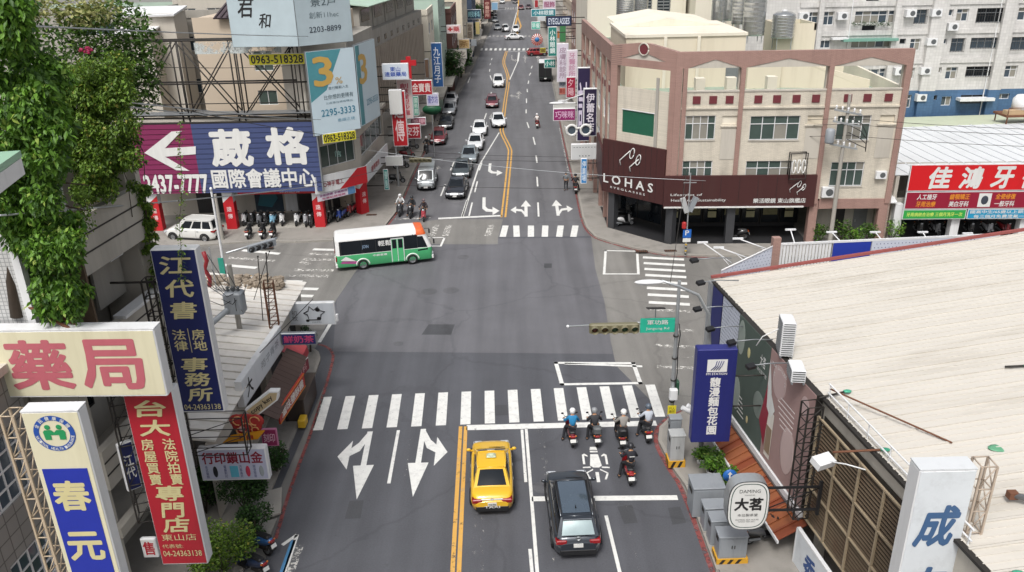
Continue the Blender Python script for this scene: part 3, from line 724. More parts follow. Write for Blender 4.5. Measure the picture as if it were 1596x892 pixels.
part('exhaust_trim', MB().rbox((0, -2.25, .36), (1.1, .1, .06), .02), 'galvanised', suv)
# --- queue on the far side of the crossing, facing the camera
def facing(px, py, shape, col, label, group=None, metal=0.0, dir_px=None, name='car', scale=1.0):
    a = P(px, py); L = SHAPES[shape]['L'] * scale
    d = Vector((-.03, -1, 0)) if dir_px is None else (a - P(*dir_px)).normalized()
    c = a - d * L * .5
    return car(shape, col, (c.x, c.y, 0), math.atan2(-d.x, d.y), label, group, metal, name, scale)
Q = 'cars queueing before the far stop line'
facing(709, 313, 'sedan', '20242c', 'black saloon car at the head of the queue before the far stop line', Q, .2, (719, 285))
facing(718, 281, 'sedan', '4b5457', 'dark grey saloon car second in the queue, behind the black one', Q, .4, (724, 262))
facing(730, 258, 'sedan', '9aa5aa', 'silver blue saloon car third in the queue at the crossing', Q, .5, (734, 240))
facing(740, 237, 'sedan', 'd8dadc', 'white saloon car fourth in the queue, behind the silver one', Q, 0, (743, 222))
facing(747, 214, 'sedan', 'e4e5e6', 'white saloon car last in the queue at the crossing', Q, 0, (749, 200))
facing(778, 201, 'sedan', 'dcdee0', 'white saloon car pulling along the yellow line beside the queue', None, 0, (773, 182))
facing(767, 170, 'hatch', '6b2a35', 'dark red hatchback driving toward the crossing behind the queue', None, .2, (768, 155))
facing(777, 138, 'suv', 'dfe0e0', 'white car driving alone up the middle of the far road', None, 0, (776, 125))
facing(664, 299, 'van', 'aab0b2', 'silver van with black lower bumper stopped next to the queue', None, .3, (672, 270), 'van')
PK = 'cars parked along the left kerb of the far road'
facing(682, 228, 'hatch', '7a1a24', 'dark red car parked at the left kerb near the red signs', PK, .2, (688, 212))
facing(694, 204, 'sedan', '1d2022', 'black car parked at the left kerb behind the red one', PK, .2, (698, 190))
facing(699, 182, 'sedan', 'a9adb0', 'silver car parked at the left kerb in front of a white one', PK, .4, (704, 168))
facing(702, 166, 'sedan', 'e0e1e2', 'white car parked at the left kerb below the street tree', PK, 0, (706, 154))
FG = 'cars far up the main road'
for px, py, sh, c, l in ((775.5, 48, 'sedan', '8a8d90', 'grey car far up the road by the left trees'), (788, 50.5, 'suv', 'd9dadb', 'white car far up the road in the middle lane'), (804, 52, 'suv', 'e2e2e2', 'white car far up the road next to the yellow line'), (803, 6, 'sedan', '3a3032', 'dark car farthest up the road'), (812, 16, 'sedan', '702a2a', 'red car far up the road past the second crosswalk'), (824, 15, 'sedan', '4a2c30', 'maroon car far up the road by the right kerb'), (783, 6, 'sedan', 'c9cacb', 'pale car far up the road at the left'), (772, 36, 'hatch', '5d6064', 'grey hatchback parked far up the left kerb'), (770, 26, 'van', '22252a', 'dark van parked far up the left kerb')):
    facing(px, py, sh, c, l, FG, 0, (px - .5, py - 5))
c1 = P(802, 62); car('sedan', 'e0e0e0', (c1.x, c1.y, 0), R(-88), 'white car crossing the road at the far junction', FG)
c1 = P(837, 87); car('hatch', '8a1c22', (c1.x, c1.y, 0), R(-80), 'red car turning beneath the sunburst sign', FG)
facing(878, 180, 'sedan', 'd8d9da', 'white car parked at the right kerb behind the pink sign', None, 0, (874, 160))
tk = P(851, 129)
truck = thing('truck', 'dark green box truck standing at the right kerb under green signs', 'truck', (tk.x, tk.y + 3, 0), R(-2))
part('cargo_box', MB().rbox((0, -.4, 1.9), (2.1, 4.6, 2.3), .05), mat('truck_green', '2b3a34', .5), truck); part('roof_panel', _b((0, -.4, 3.07), (2.0, 4.5, .04)), 'white_metal', truck)
part('cab', MB().rbox((0, 2.6, 1.3), (1.9, 1.5, 1.9), .2), 'white_metal', truck); part('rear_door', _b((-.5, -2.71, 1.9), (.95, .03, 2.1)), 'black_plastic', truck); part('rear_door', _b((.5, -2.71, 1.9), (.95, .03, 2.1)), 'black_plastic', truck)
part('bumper', _b((0, -2.7, .6), (2, .1, .25)), 'black_plastic', truck); part('number_plate', _b((0, -2.77, .62), (.4, .02, .16)), 'plate_white', truck)
for s in (1, -1):
    for y in (-1.7, 2.4): wheel(truck, s * .85, y, .4, .25, s)
# --- white station wagon at the kerb of the left street
w0, w1 = P(337, 379), P(262, 375); c = (w0 + w1) / 2 + Vector((0, .85, 0))
wag = car('wagon', 'd4d4d0', (c.x, c.y, 0), face(w0, w1), 'white station wagon parked below the arrow billboard', name='station_wagon')
# --- green and white minibus turning through the crossing
ba, bb = P(526, 425), P(676, 409); bd = (bb - ba).normalized(); bn = Vector((-bd.y, bd.x, 0))
BL = (bb - ba).length; BW, BH = 2.06, 2.62; bc_ = (ba + bb) / 2 + bn * BW / 2
bus = thing('minibus', 'green and white minibus with orange front turning through the crossing', 'bus', bc_, face(ba, bb))
mat('bus_white', 'e6e6e4', .35, var=.04, coat=.5, dirt=.12); mat('bus_green', '4fb878', .35, var=.06, coat=.5, dirt=.1); mat('bus_orange', 'd8622a', .35, coat=.5)
def bus_ring(t, z0, z1, wk=1.0):
    pass
def bus_shell(z_list, front_pull, mt, nm):
    mb = MB(); rings = []
    for z, inset in z_list:
        hw = BW / 2 - inset; y0, y1 = -BL / 2 + inset * .6, BL / 2 - front_pull(z); r = .28
        pts = []
        for cx, cy, a0 in ((hw - r, y1 - r, 0), (-hw + r, y1 - r, 90), (-hw + r, y0 + r, 180), (hw - r, y0 + r, 270)):
            for k in range(5):
                a = R(a0 + k * 22.5); pts.append((cx + r * math.cos(a), cy + r * math.sin(a), z))
        rings.append(pts)
    n = len(rings[0]); vs = [v for q in rings for v in q]
    mb.add(vs, [(i * n + k, i * n + (k + 1) % n, (i + 1) * n + (k + 1) % n, (i + 1) * n + k) for i in range(len(rings) - 1) for k in range(n)], True)
    mb.add(rings[-1], [tuple(range(n))]); mb.add(rings[0], [tuple(range(n - 1, -1, -1))])
    return part(nm, mb, mt, bus)
fp = lambda z: 0.0 if z < 1.15 else (z - 1.15) * .42
bus_shell([(.3, .05), (.36, .0), (1.2, .0)], fp, 'bus_green', 'lower_body')
bus_shell([(1.201, .0), (1.3, .01), (2.2, .05), (2.45, .1), (2.58, .22), (2.62, .45)], fp, 'bus_white', 'upper_body')
X_ = BW / 2
def wx(z): return X_ - (.01 + (z - 1.3) * .044) + .008
for s in (1, -1): part('window_band', MB().add([(s * (wx(1.22) - .004), -BL / 2 + .3, 1.22), (s * (wx(1.22) - .004), 2.4, 1.22), (s * (wx(2.24) - .004), 2.4, 2.24), (s * (wx(2.24) - .004), -BL / 2 + .3, 2.24)], [(0, 1, 2, 3) if s > 0 else (3, 2, 1, 0)]), 'black_plastic', bus)
for s in (1, -1):
    for y0, y1 in ((-BL / 2 + .42, -1.62), (-1.58, -.62), (-.58, .45), (1.42, 2.35)):
        m = MB().add([(s * wx(1.26), y0, 1.26), (s * wx(1.26), y1, 1.26), (s * wx(2.2), y1, 2.2), (s * wx(2.2), y0, 2.2)], [(0, 1, 2, 3) if s > 0 else (3, 2, 1, 0)])
        part('side_window', m, 'glass_dark', bus)
    m = MB().add([(s * (X_ + .004), 2.38, 1.0), (s * (X_ + .004), BL / 2 - .35, 1.05), (s * wx(1.32), BL / 2 - .42, 1.36), (s * wx(2.1), BL / 2 - .7, 2.1), (s * wx(2.1), 2.38, 2.1)], [(0, 1, 2, 3, 4) if s > 0 else (4, 3, 2, 1, 0)])
    part('side_window', m, 'glass_dark', bus)
    for y in (-1.6, 1.95): wheel(bus, s * (X_ - .1), y, .39, .24, s)
    for y in (-1.6, 1.95):
        a = MB(); a.tube([(s * (X_ + .0), y + math.cos(math.pi * i / 12) * .47, .39 + math.sin(math.pi * i / 12) * .46) for i in range(13)], .05, 5); part('wheel_arch', a, 'bus_white', bus)
    for k in range(3):
        m = MB(); yb = 2.02 + k * .2
        m.add([(s * (X_ - .05), yb, 2.24), (s * (X_ - .05), yb + .09, 2.24), (s * (X_ - .195), yb + .09, 2.56), (s * (X_ - .195), yb, 2.56)], [(0, 1, 2, 3) if s > 0 else (3, 2, 1, 0)])
        part('stripe', m, flat('2a2434') if k != 1 else flat('8a2436'), bus)
        o_ = bus.children[-1]; o_.location.x = s * .02; o_.location.z = .012
dr = part('door', MB().box((X_ + .006, .93, 1.25), (.03, .86, 1.7)), 'bus_green', bus)
part('door_frame', MB().box((X_ + .018, .49, 1.25), (.04, .05, 1.74)).box((X_ + .018, 1.37, 1.25), (.04, .05, 1.74)).box((X_ + .018, .93, 1.25), (.04, .04, 1.7)).box((X_ + .018, .93, 2.12), (.04, .92, .05)), 'white_metal', dr)
for y in (.71, 1.15): part('door_window', _b((X_ + .025, y, 1.72), (.012, .3, .66)), 'glass_dark', dr)
ws = MB(); ws.add([(-.8, BL / 2 - .02, 1.2), (.8, BL / 2 - .02, 1.2), (.74, BL / 2 - .42, 2.14), (-.74, BL / 2 - .42, 2.14)], [(1, 0, 3, 2)]); part('windscreen', ws, 'glass_dark', bus)
of = MB(); rg = []
for z, ins in ((2.2, .05), (2.45, .1), (2.58, .22), (2.62, .45)):
    hw, y1, r_, yc = BW / 2 - ins + .02, BL / 2 - fp(z) + .02, .28, BL / 2 - 1.15
    rg.append([(hw, yc, z + .01)] + [(hw - r_ + r_ * math.cos(R(k * 22.5)), y1 - r_ + r_ * math.sin(R(k * 22.5)), z + .01) for k in range(5)] + [(-hw + r_ - r_ * math.cos(R(90 - k * 22.5)), y1 - r_ + r_ * math.sin(R(90 - k * 22.5)), z + .01) for k in range(5)] + [(-hw, yc, z + .01)])
n = 12; of.add([v for q in rg for v in q], [(i * n + k, i * n + k + 1, (i + 1) * n + k + 1, (i + 1) * n + k) for i in range(3) for k in range(n - 1)], True); of.add(rg[-1], [tuple(range(n))]); part('front_cap', of, 'bus_orange', bus)
part('rear_window', _b((0, -BL / 2 + .0, 1.75), (1.5, .03, .7)), 'glass_dark', bus)
part('front_bumper', MB().rbox((0, BL / 2 - .04, .45), (1.9, .2, .26), .05), 'bus_white', bus); part('rear_bumper', MB().rbox((0, -BL / 2 + .03, .45), (1.9, .18, .3), .05), 'bus_white', bus)
for s in (1, -1):
    part('tail_light', MB().rbox((s * .88, -BL / 2 + .02, .95), (.18, .1, .34), .03), 'tail_red', bus); part('headlight', MB().rbox((s * .75, BL / 2 - .02, .72), (.34, .14, .18), .04), 'lamp_clear', bus)
    part('mirror', MB().tube([(s * .95, BL / 2 - .3, 2.0), (s * 1.16, BL / 2 + .08, 1.9)], .02, 5).rbox((s * 1.18, BL / 2 + .08, 1.7), (.14, .1, .32), .03), 'black_plastic', bus)
sidetxt = thing  # lettering sits on the right flank, turned to face +x
def flank(body, w, h, y, z, mt):
    t = text(body, w, h, mt, bus, (0, 0, 0), bold=.02, depth=0); t.location = (X_ + .012 - max(0, (z - 1.3) * .044), y, z); t.rotation_euler = (0, 0, R(90)); return t
flank('輕鬆', .95, .4, .05, 1.86, 'bus_white'); flank('中鹿客運', 1.0, .16, -.35, 1.02, 'bus_white'); flank('JOIN', .45, .3, -1.35, 1.7, flat('8aa0b8'))
part('decal', MB().add([(X_ + .006, -BL / 2 + .3, .62), (X_ + .006, -1.95, .5), (X_ + .006, -1.9, .7), (X_ + .006, -BL / 2 + .42, .8)], [(0, 1, 2, 3)]), flat('a54f86'), bus)
part('decal', MB().add([(X_ + .006, -BL / 2 + .32, .86), (X_ + .006, -2.1, .72), (X_ + .006, -2.2, .8), (X_ + .006, -BL / 2 + .7, 1.12)], [(0, 1, 2, 3)]), 'bus_white', bus)

# ================================================================ scooters
_sc = {}
def scooter_proto(col):
    out = []; pm = paint(col)
    m = MB()   # rear body: lofted shell
    secs = [(-.78, .1, .62, .76), (-.6, .17, .5, .84), (-.3, .19, .42, .82), (-.05, .17, .36, .74), (.08, .13, .3, .42)]
    ring = []
    for y, w, z0, z1 in secs: ring.append([(w * .7, y, z0), (w, y, (z0 + z1) / 2), (w * .75, y, z1 - .03), (0, y, z1), (-w * .75, y, z1 - .03), (-w, y, (z0 + z1) / 2), (-w * .7, y, z0)])
    n = 7; vs = [v for r_ in ring for v in r_]
    m.add(vs, [(i * n + k, (i + 1) * n + k, (i + 1) * n + (k + 1) % n, i * n + (k + 1) % n) for i in range(4) for k in range(n)], True); m.add(ring[0], [tuple(range(n))]); m.add(ring[-1], [tuple(range(n - 1, -1, -1))])
    out.append(('rear_body', m.mesh('rear_body', pm)))
    out.append(('footboard', MB().rbox((0, .22, .3), (.36, .5, .09), .03).mesh('footboard', 'black_plastic')))
    m = MB()
    patch(m, (Vector((.2, .46, .32)), Vector((-.2, .46, .32)), Vector((-.16, .4, .98)), Vector((.16, .4, .98))), bulge=.12); patch(m, (Vector((-.2, .44, .32)), Vector((.2, .44, .32)), Vector((.16, .38, .98)), Vector((-.16, .38, .98))), bulge=.02)
    m.rbox((0, .62, .56), (.16, .34, .07), .03)
    out.append(('front_shield', m.mesh('front_shield', pm)))
    out.append(('seat', MB().rbox((0, -.33, .83), (.28, .72, .1), .045).mesh('seat', 'black_plastic')))
    m = MB().tube([(-.33, .3, 1.02), (-.2, .38, 1.06), (0, .4, 1.04), (.2, .38, 1.06), (.33, .3, 1.02)], .018, 6); m.rbox((0, .42, 1.02), (.26, .14, .12), .04); out.append(('handlebar', m.mesh('handlebar', 'black_plastic')))
    out.append(('headlight', MB().ball((0, .5, 1.0), (.1, .05, .06), 8, 6).mesh('headlight', 'lamp_clear')))
    for s in (1, -1):
        out.append(('mirror', MB().tube([(s * .2, .38, 1.06), (s * .3, .36, 1.24)], .01, 4).ball((s * .33, .36, 1.27), (.07, .02, .05), 8, 5).mesh('mirror', 'black_plastic')))
        out.append(('turn_signal', MB().ball((s * .14, -.78, .72), (.05, .04, .035), 6, 4).mesh('turn_signal', flat('c46a1e', .3))))
    out.append(('front_fork', MB().cyl((.07, .62, .28), (.05, .45, .8), .025).cyl((-.07, .62, .28), (-.05, .45, .8), .025).mesh('front_fork', 'grey_metal')))
    out.append(('tail_light', MB().rbox((0, -.8, .7), (.22, .08, .09), .02).mesh('tail_light', 'tail_red')))
    out.append(('rear_mudguard', MB().box((0, -.84, .5), (.16, .03, .34), rx=R(-25)).mesh('rear_mudguard', 'black_plastic')))
    out.append(('number_plate', MB().box((0, -.875, .52), (.26, .014, .15), rx=R(-25)).mesh('number_plate', 'plate_white')))
    out.append(('exhaust', MB().cyl((.17, -.2, .28), (.19, -.72, .36), .05, .06, 8).mesh('exhaust', 'grey_metal')))
    out.append(('engine', MB().rbox((0, -.38, .36), (.22, .5, .2), .04).mesh('engine', 'dark_metal')))
    return out
def scooter(loc, rz, col, label, group=None, lean=0.0, top_box=None):
    if col not in _sc: _sc[col] = scooter_proto(col)
    o = thing('scooter', label, 'scooter', loc, rz, group)
    if lean: o.rotation_euler = (0, lean, rz)
    for nm, me in _sc[col]: link(nm, me, o)
    for y in (-.55, .64): wheel(o, 0, y, .235, .11, 1)
    if top_box: part('top_box', MB().rbox((0, -.72, 1.02), (.38, .34, .3), .06), top_box, o)
    return o

# ================================================================ people
def skinned(name, verts, edges, radii, mt, parent=None, subd=1):
    me = bpy.data.meshes.new(name); me.from_pydata([tuple(v) for v in verts], edges, [])
    ob = bpy.data.objects.new(name + '_tmp', me); COL.objects.link(ob)
    sk = ob.modifiers.new('skin', 'SKIN'); sk.use_smooth_shade = True
    for i, r in enumerate(radii):
        r = r if isinstance(r, tuple) else (r, r); me.skin_vertices[0].data[i].radius = r
    me.skin_vertices[0].data[0].use_root = True
    if subd: s = ob.modifiers.new('sub', 'SUBSURF'); s.levels = subd; s.render_levels = subd
    dg = bpy.context.evaluated_depsgraph_get(); dg.update()
    res = bpy.data.meshes.new_from_object(ob.evaluated_get(dg))
    bpy.data.objects.remove(ob); bpy.data.meshes.remove(me)
    res.materials.clear(); res.materials.append(M[mt] if isinstance(mt, str) else mt)
    res.name = name
    return res
_ppl = {}
def fingers(mb, wrist, tip_dir, across, down, s=1.0):
    """palm-rooted fingers curling round a grip, thumb off the side"""
    for k in range(4):
        a = wrist + tip_dir * .045 + across * (k - 1.5) * .021; ln = (.035, .042, .04, .03)[k]
        mb.tube([a, a + tip_dir * ln, a + tip_dir * ln * 1.1 + down * .03, a + tip_dir * ln * .5 + down * .05], [.0095, .009, .0085, .007], 5)
    a = wrist + across * -.035 + tip_dir * .01
    mb.tube([a, a + across * -.018 + tip_dir * .02 + down * .015, a + across * -.006 + tip_dir * .04 + down * .03], [.011, .01, .008], 5)
def head_face(mb, c):
    mb.ball((c[0], c[1] + .102, c[2] - .01), (.014, .02, .02), 6, 4)
    for s in (1, -1): mb.ball((c[0] + s * .034, c[1] + .09, c[2] + .01), (.014, .008, .008), 6, 4); mb.ball((c[0] + s * .082, c[1], c[2] - .005), (.012, .025, .03), 6, 4)
    mb.ball((c[0], c[1] + .093, c[2] - .055), (.024, .008, .007), 6, 4)
def rider(parentname, loc, rz, top, legs, helmet, label, foot=1, group=None, lean=0.0, stripe=False):
    """seated rider, one foot down, hands on the bars; local frame of the scooter"""
    key = foot
    if key not in _ppl:
        pel = Vector((0, -.3, .95)); ab = Vector((0, -.29, 1.12)); ch = Vector((0, -.22, 1.33)); nk = Vector((0, -.17, 1.5)); hd = Vector((0, -.13, 1.62)); ht = Vector((0, -.12, 1.73))
        V_ = [pel, ab, ch, nk, hd, ht]; Rr = [(.15, .13), (.145, .115), (.175, .12), .055, (.078, .09), (.07, .075)]; E = [(0, 1), (1, 2), (2, 3), (3, 4), (4, 5)]
        jack = [[pel + Vector((0, 0, .02)), ab, ch, nk + Vector((0, 0, -.03))], [(.165, .145), (.165, .135), (.195, .14), .075], [(0, 1), (1, 2), (2, 3)]]
        leg = [[pel], [(.15, .135)], []]
        hands = []
        for s in (1, -1):
            sh = ch + Vector((s * .17, .01, .07)); el = Vector((s * .33, -.08, 1.12)); wr = Vector((s * .31, .2, 1.05)); hn = Vector((s * .31, .27, 1.055))
            i = len(V_); V_ += [sh, el, wr, hn]; Rr += [.065, .045, .032, (.042, .022)]; E += [(2, i), (i, i + 1), (i + 1, i + 2), (i + 2, i + 3)]
            j = len(jack[0]); jack[0] += [sh, el, wr]; jack[1] += [.085, .062, .05]; jack[2] += [(2, j), (j, j + 1), (j + 1, j + 2)]
            down = s == foot
            hp = pel + Vector((s * .1, .03, -.03))
            kn = Vector((s * .26, .1, .72)) if down else Vector((s * .17, .14, .8)); an = Vector((s * .36, -.02, .1)) if down else Vector((s * .13, .2, .42)); to = an + Vector((s * .03, .17, -.05))
            i = len(V_); V_ += [hp, kn, an, to]; Rr += [.1, .065, .042, (.04, .03)]; E += [(0, i), (i, i + 1), (i + 1, i + 2), (i + 2, i + 3)]
            j = len(leg[0]); leg[0] += [hp, kn, an + Vector((0, 0, .03))]; leg[1] += [.112, .08, .062]; leg[2] += [(0, j), (j, j + 1), (j + 1, j + 2)]
            hands.append((hn, s)); 
        body = skinned('body', V_, E, Rr, 'skin')
        hm = MB()
        for hn, s in hands: fingers(hm, hn, Vector((0, 1, 0)), Vector((s, 0, 0)), Vector((0, .2, -1)).normalized())
        head_face(hm, (0, -.1, 1.62))
        bm = bmesh.new(); bm.from_mesh(body); tmp = hm.mesh('x', 'skin'); bm.from_mesh(tmp); bm.to_mesh(body); bm.free(); bpy.data.meshes.remove(tmp)
        hel = MB(); hel.lathe([(.13, -.06), (.14, 0), (.135, .07), (.1, .13), (.05, .155), (0, .16)], (0, -.125, 1.66), 14)
        hel.add([(-.125, -.01, 1.66), (.125, -.01, 1.66), (.1, .06, 1.63), (-.1, .06, 1.63)], [(0, 1, 2, 3)])
        vis = MB(); vis.lathe([(.142, 0), (.14, .05)], (0, -.12, 1.64), 14)
        shoe = MB()
        for s in (1, -1):
            an = Vector((s * .36, -.02, .1)) if s == foot else Vector((s * .13, .2, .42)); shoe.ball(an + Vector((s * .02, .08, -.045)), (.05, .13, .05), 8, 5)
        _ppl[key] = (body, jack, leg, hel, vis, shoe, {})
    body, jack, leg, hel, vis, shoe, cache = _ppl[key]
    o = tag(link('person', body, None, loc, rz), label, 'person', group)
    if lean: o.rotation_euler = (0, lean, rz)
    def cached(k, f):
        if k not in cache: cache[k] = f()
        return cache[k]
    link('jacket', cached(('j', top), lambda: skinned('jacket', jack[0], jack[2], jack[1], flat(top, .75))), o)
    link('trousers', cached(('t', legs), lambda: skinned('trousers', leg[0], leg[2], leg[1], flat(legs, .8))), o)
    h = link('helmet', cached(('h', helmet), lambda: hel.mesh('helmet', flat(helmet, .25))), o)
    link('visor', cached('v', lambda: vis.mesh('visor', 'glass_dark')), h)
    link('shoes', cached('s', lambda: shoe.mesh('shoes', 'black_plastic')), o)
    if stripe: part('reflective_strip', MB().box((0, -.43, 1.33), (.22, .02, .03)), 'plate_white', o)
    return o
def ride(px, py, rz, col, top, legs, helmet, lab_s, lab_p, foot=1, group='scooters in the waiting box', pgroup='riders in the waiting box', top_box=None, stripe=False):
    c = P(px, py); c = Vector((c.x, c.y, 0)) + Vector((-math.sin(rz), math.cos(rz), 0)) * .62
    scooter(c, rz, col, lab_s, group, 0.0, top_box)
    rider('person', c, rz + random.uniform(-.12, .12), top, legs, helmet, lab_p, foot, pgroup, random.uniform(-.07, .07), stripe)
ride(892, 698, R(4), '5a1620', '2178a8', '22232a', 'dfe0e0', 'dark red scooter under the rider in the blue jacket', 'person in bright blue jacket and white helmet on a scooter', -1)
ride(930, 697, R(2), '2a2b2e', '2e2f33', '232428', '8d9093', 'black motorcycle-like scooter behind the white pictogram', 'person in black with a grey helmet on a dark scooter', -1, top_box='grey_plastic')
ride(969, 700, R(2), '1f2022', '8d8984', '2a2a2e', 'e4e4e2', 'black scooter with white panniers and delivery crate', 'person in pale checked shirt and white helmet on a loaded scooter', 1, top_box='black_plastic')
ride(1009, 691, R(3), '2b2c30', 'b6bcc6', '26272c', '5a6470', 'dark scooter nearest the right kerb of the waiting box', 'person in light grey shirt leaning left near the kerb', -1)
ride(982, 757, R(3), '8c1a20', '1d1e26', '1f2024', '2c2d31', 'red scooter waiting alone behind the front row', 'person in dark jacket with white back print on the rear scooter', -1, stripe=True)
ride(627, 331, R(176), '3a3c40', 'cfd1d2', '2b2d33', 'e0e0e0', 'scooter nearest the left pavement at the far stop line', 'person in white top on scooter at the far left kerb', 1, 'scooters at the far stop line', 'riders at the far stop line')
ride(643, 334, R(178), '202225', '2c2e33', '26272c', '303236', 'middle scooter of the three at the far stop line', 'person in black on the middle of three far scooters', 1, 'scooters at the far stop line', 'riders at the far stop line')
ride(661, 339, R(184), 'a03a44', '3a3238', '24252a', '6a5a5e', 'red fronted scooter closest to the black saloon at the far stop line', 'person in dark jacket on the red fronted far scooter', 1, 'scooters at the far stop line', 'riders at the far stop line')
ride(667, 236, R(178), '2a2c30', '3a3d40', '25262b', 'd9d9d9', 'dark scooter beside the parked red car', 'person with white helmet on scooter beside the parked red car', 1, 'scooters on the far road', 'riders on the far road')
ride(837, 201, R(-2), '8a3a40', 'cfc9c6', '6a3038', 'e0dede', 'scooter alone in the right lanes of the far road', 'person in pale top riding alone up the far right lanes', 1, 'scooters on the far road', 'riders on the far road')
ride(785, 50, R(178), '404347', '3a3d40', '25262b', 'd9d9d9', 'tiny scooter between far cars up the road', 'person on tiny scooter between far cars up the road', 1, 'scooters on the far road', 'riders on the far road')
c = P(897, 301); scooter((c.x, c.y + .3, 0), R(-2), '2a2c30', 'dark scooter with white plate stopped at the right far kerb', 'scooters on the far road'); rider('person', (c.x, c.y + .3, 0), R(-2), '26272b', '2a2a2e', '303034', 'person in dark clothes on the scooter at the right far kerb', 1, 'riders on the far road')
# pedestrian walking at the right far kerb
def walker(px, py, rz, top, legs, hair, label):
    c = P(px, py, 0.0)
    V_ = [Vector(v) for v in ((0, 0, .95), (0, .01, 1.15), (0, .02, 1.38), (0, .03, 1.5), (0, .05, 1.6), (0, .05, 1.71), (.19, .01, 1.42), (.24, -.08, 1.15), (.22, .02, .9), (.22, .05, .82), (-.19, .02, 1.42), (-.25, .1, 1.16), (-.2, .26, 1.0), (-.19, .33, .97), (.1, 0, .9), (.11, .12, .5), (.11, .02, .1), (.12, .17, .05), (-.1, 0, .9), (-.11, -.02, .5), (-.11, -.24, .13), (-.11, -.1, .05))]
    E = [(0, 1), (1, 2), (2, 3), (3, 4), (4, 5), (2, 6), (6, 7), (7, 8), (8, 9), (2, 10), (10, 11), (11, 12), (12, 13), (0, 14), (14, 15), (15, 16), (16, 17), (0, 18), (18, 19), (19, 20), (20, 21)]
    r_ = [(.15, .11), (.14, .1), (.17, .11), .05, (.075, .09), (.065, .07), .06, .042, .03, (.04, .02), .06, .042, .03, (.04, .02), .095, .062, .04, (.04, .03), .095, .062, .04, (.04, .03)]
    body = skinned('body', V_, E, r_, 'skin'); hm = MB(); head_face(hm, (0, .08, 1.6))
    fingers(hm, V_[9], Vector((0, .3, -1)).normalized(), Vector((0, 1, 0)), Vector((-1, 0, 0))); fingers(hm, V_[13], Vector((0, .8, -.5)).normalized(), Vector((0, .5, .8)), Vector((1, 0, 0)))
    bm = bmesh.new(); bm.from_mesh(body); t = hm.mesh('x', 'skin'); bm.from_mesh(t); bm.to_mesh(body); bm.free()
    o = tag(link('person', body, None, c, rz), label, 'person')
    sel = [0, 1, 2, 3, 6, 7, 10, 11]; mp = {v: i for i, v in enumerate(sel)}
    rr = [(.165, .125), (.155, .115), (.185, .125), .065, .075, .06, .075, .06]
    link('shirt', skinned('shirt', [V_[i] for i in sel], [(mp[a], mp[b]) for a, b in E if a in mp and b in mp], rr, flat(top, .8)), o)
    sel = [0, 14, 15, 16, 18, 19, 20]; mp = {v: i for i, v in enumerate(sel)}
    link('trousers', skinned('trousers', [V_[i] for i in sel], [(mp[a], mp[b]) for a, b in E if a in mp and b in mp], [(.16, .12), .105, .075, .055, .105, .075, .055], flat(legs, .8)), o)
    part('hair', MB().ball((0, .03, 1.67), (.095, .1, .085), 10, 6), flat(hair, .7), o)
    part('shoes', MB().ball((.12, .12, .05), (.05, .13, .05), 8, 5).ball((-.11, -.15, .06), (.05, .13, .05), 8, 5), 'black_plastic', o)
walker(882, 297, R(-5), '6f7478', '2b2c30', '1c1a18', 'person in grey shirt walking along the right far kerb')

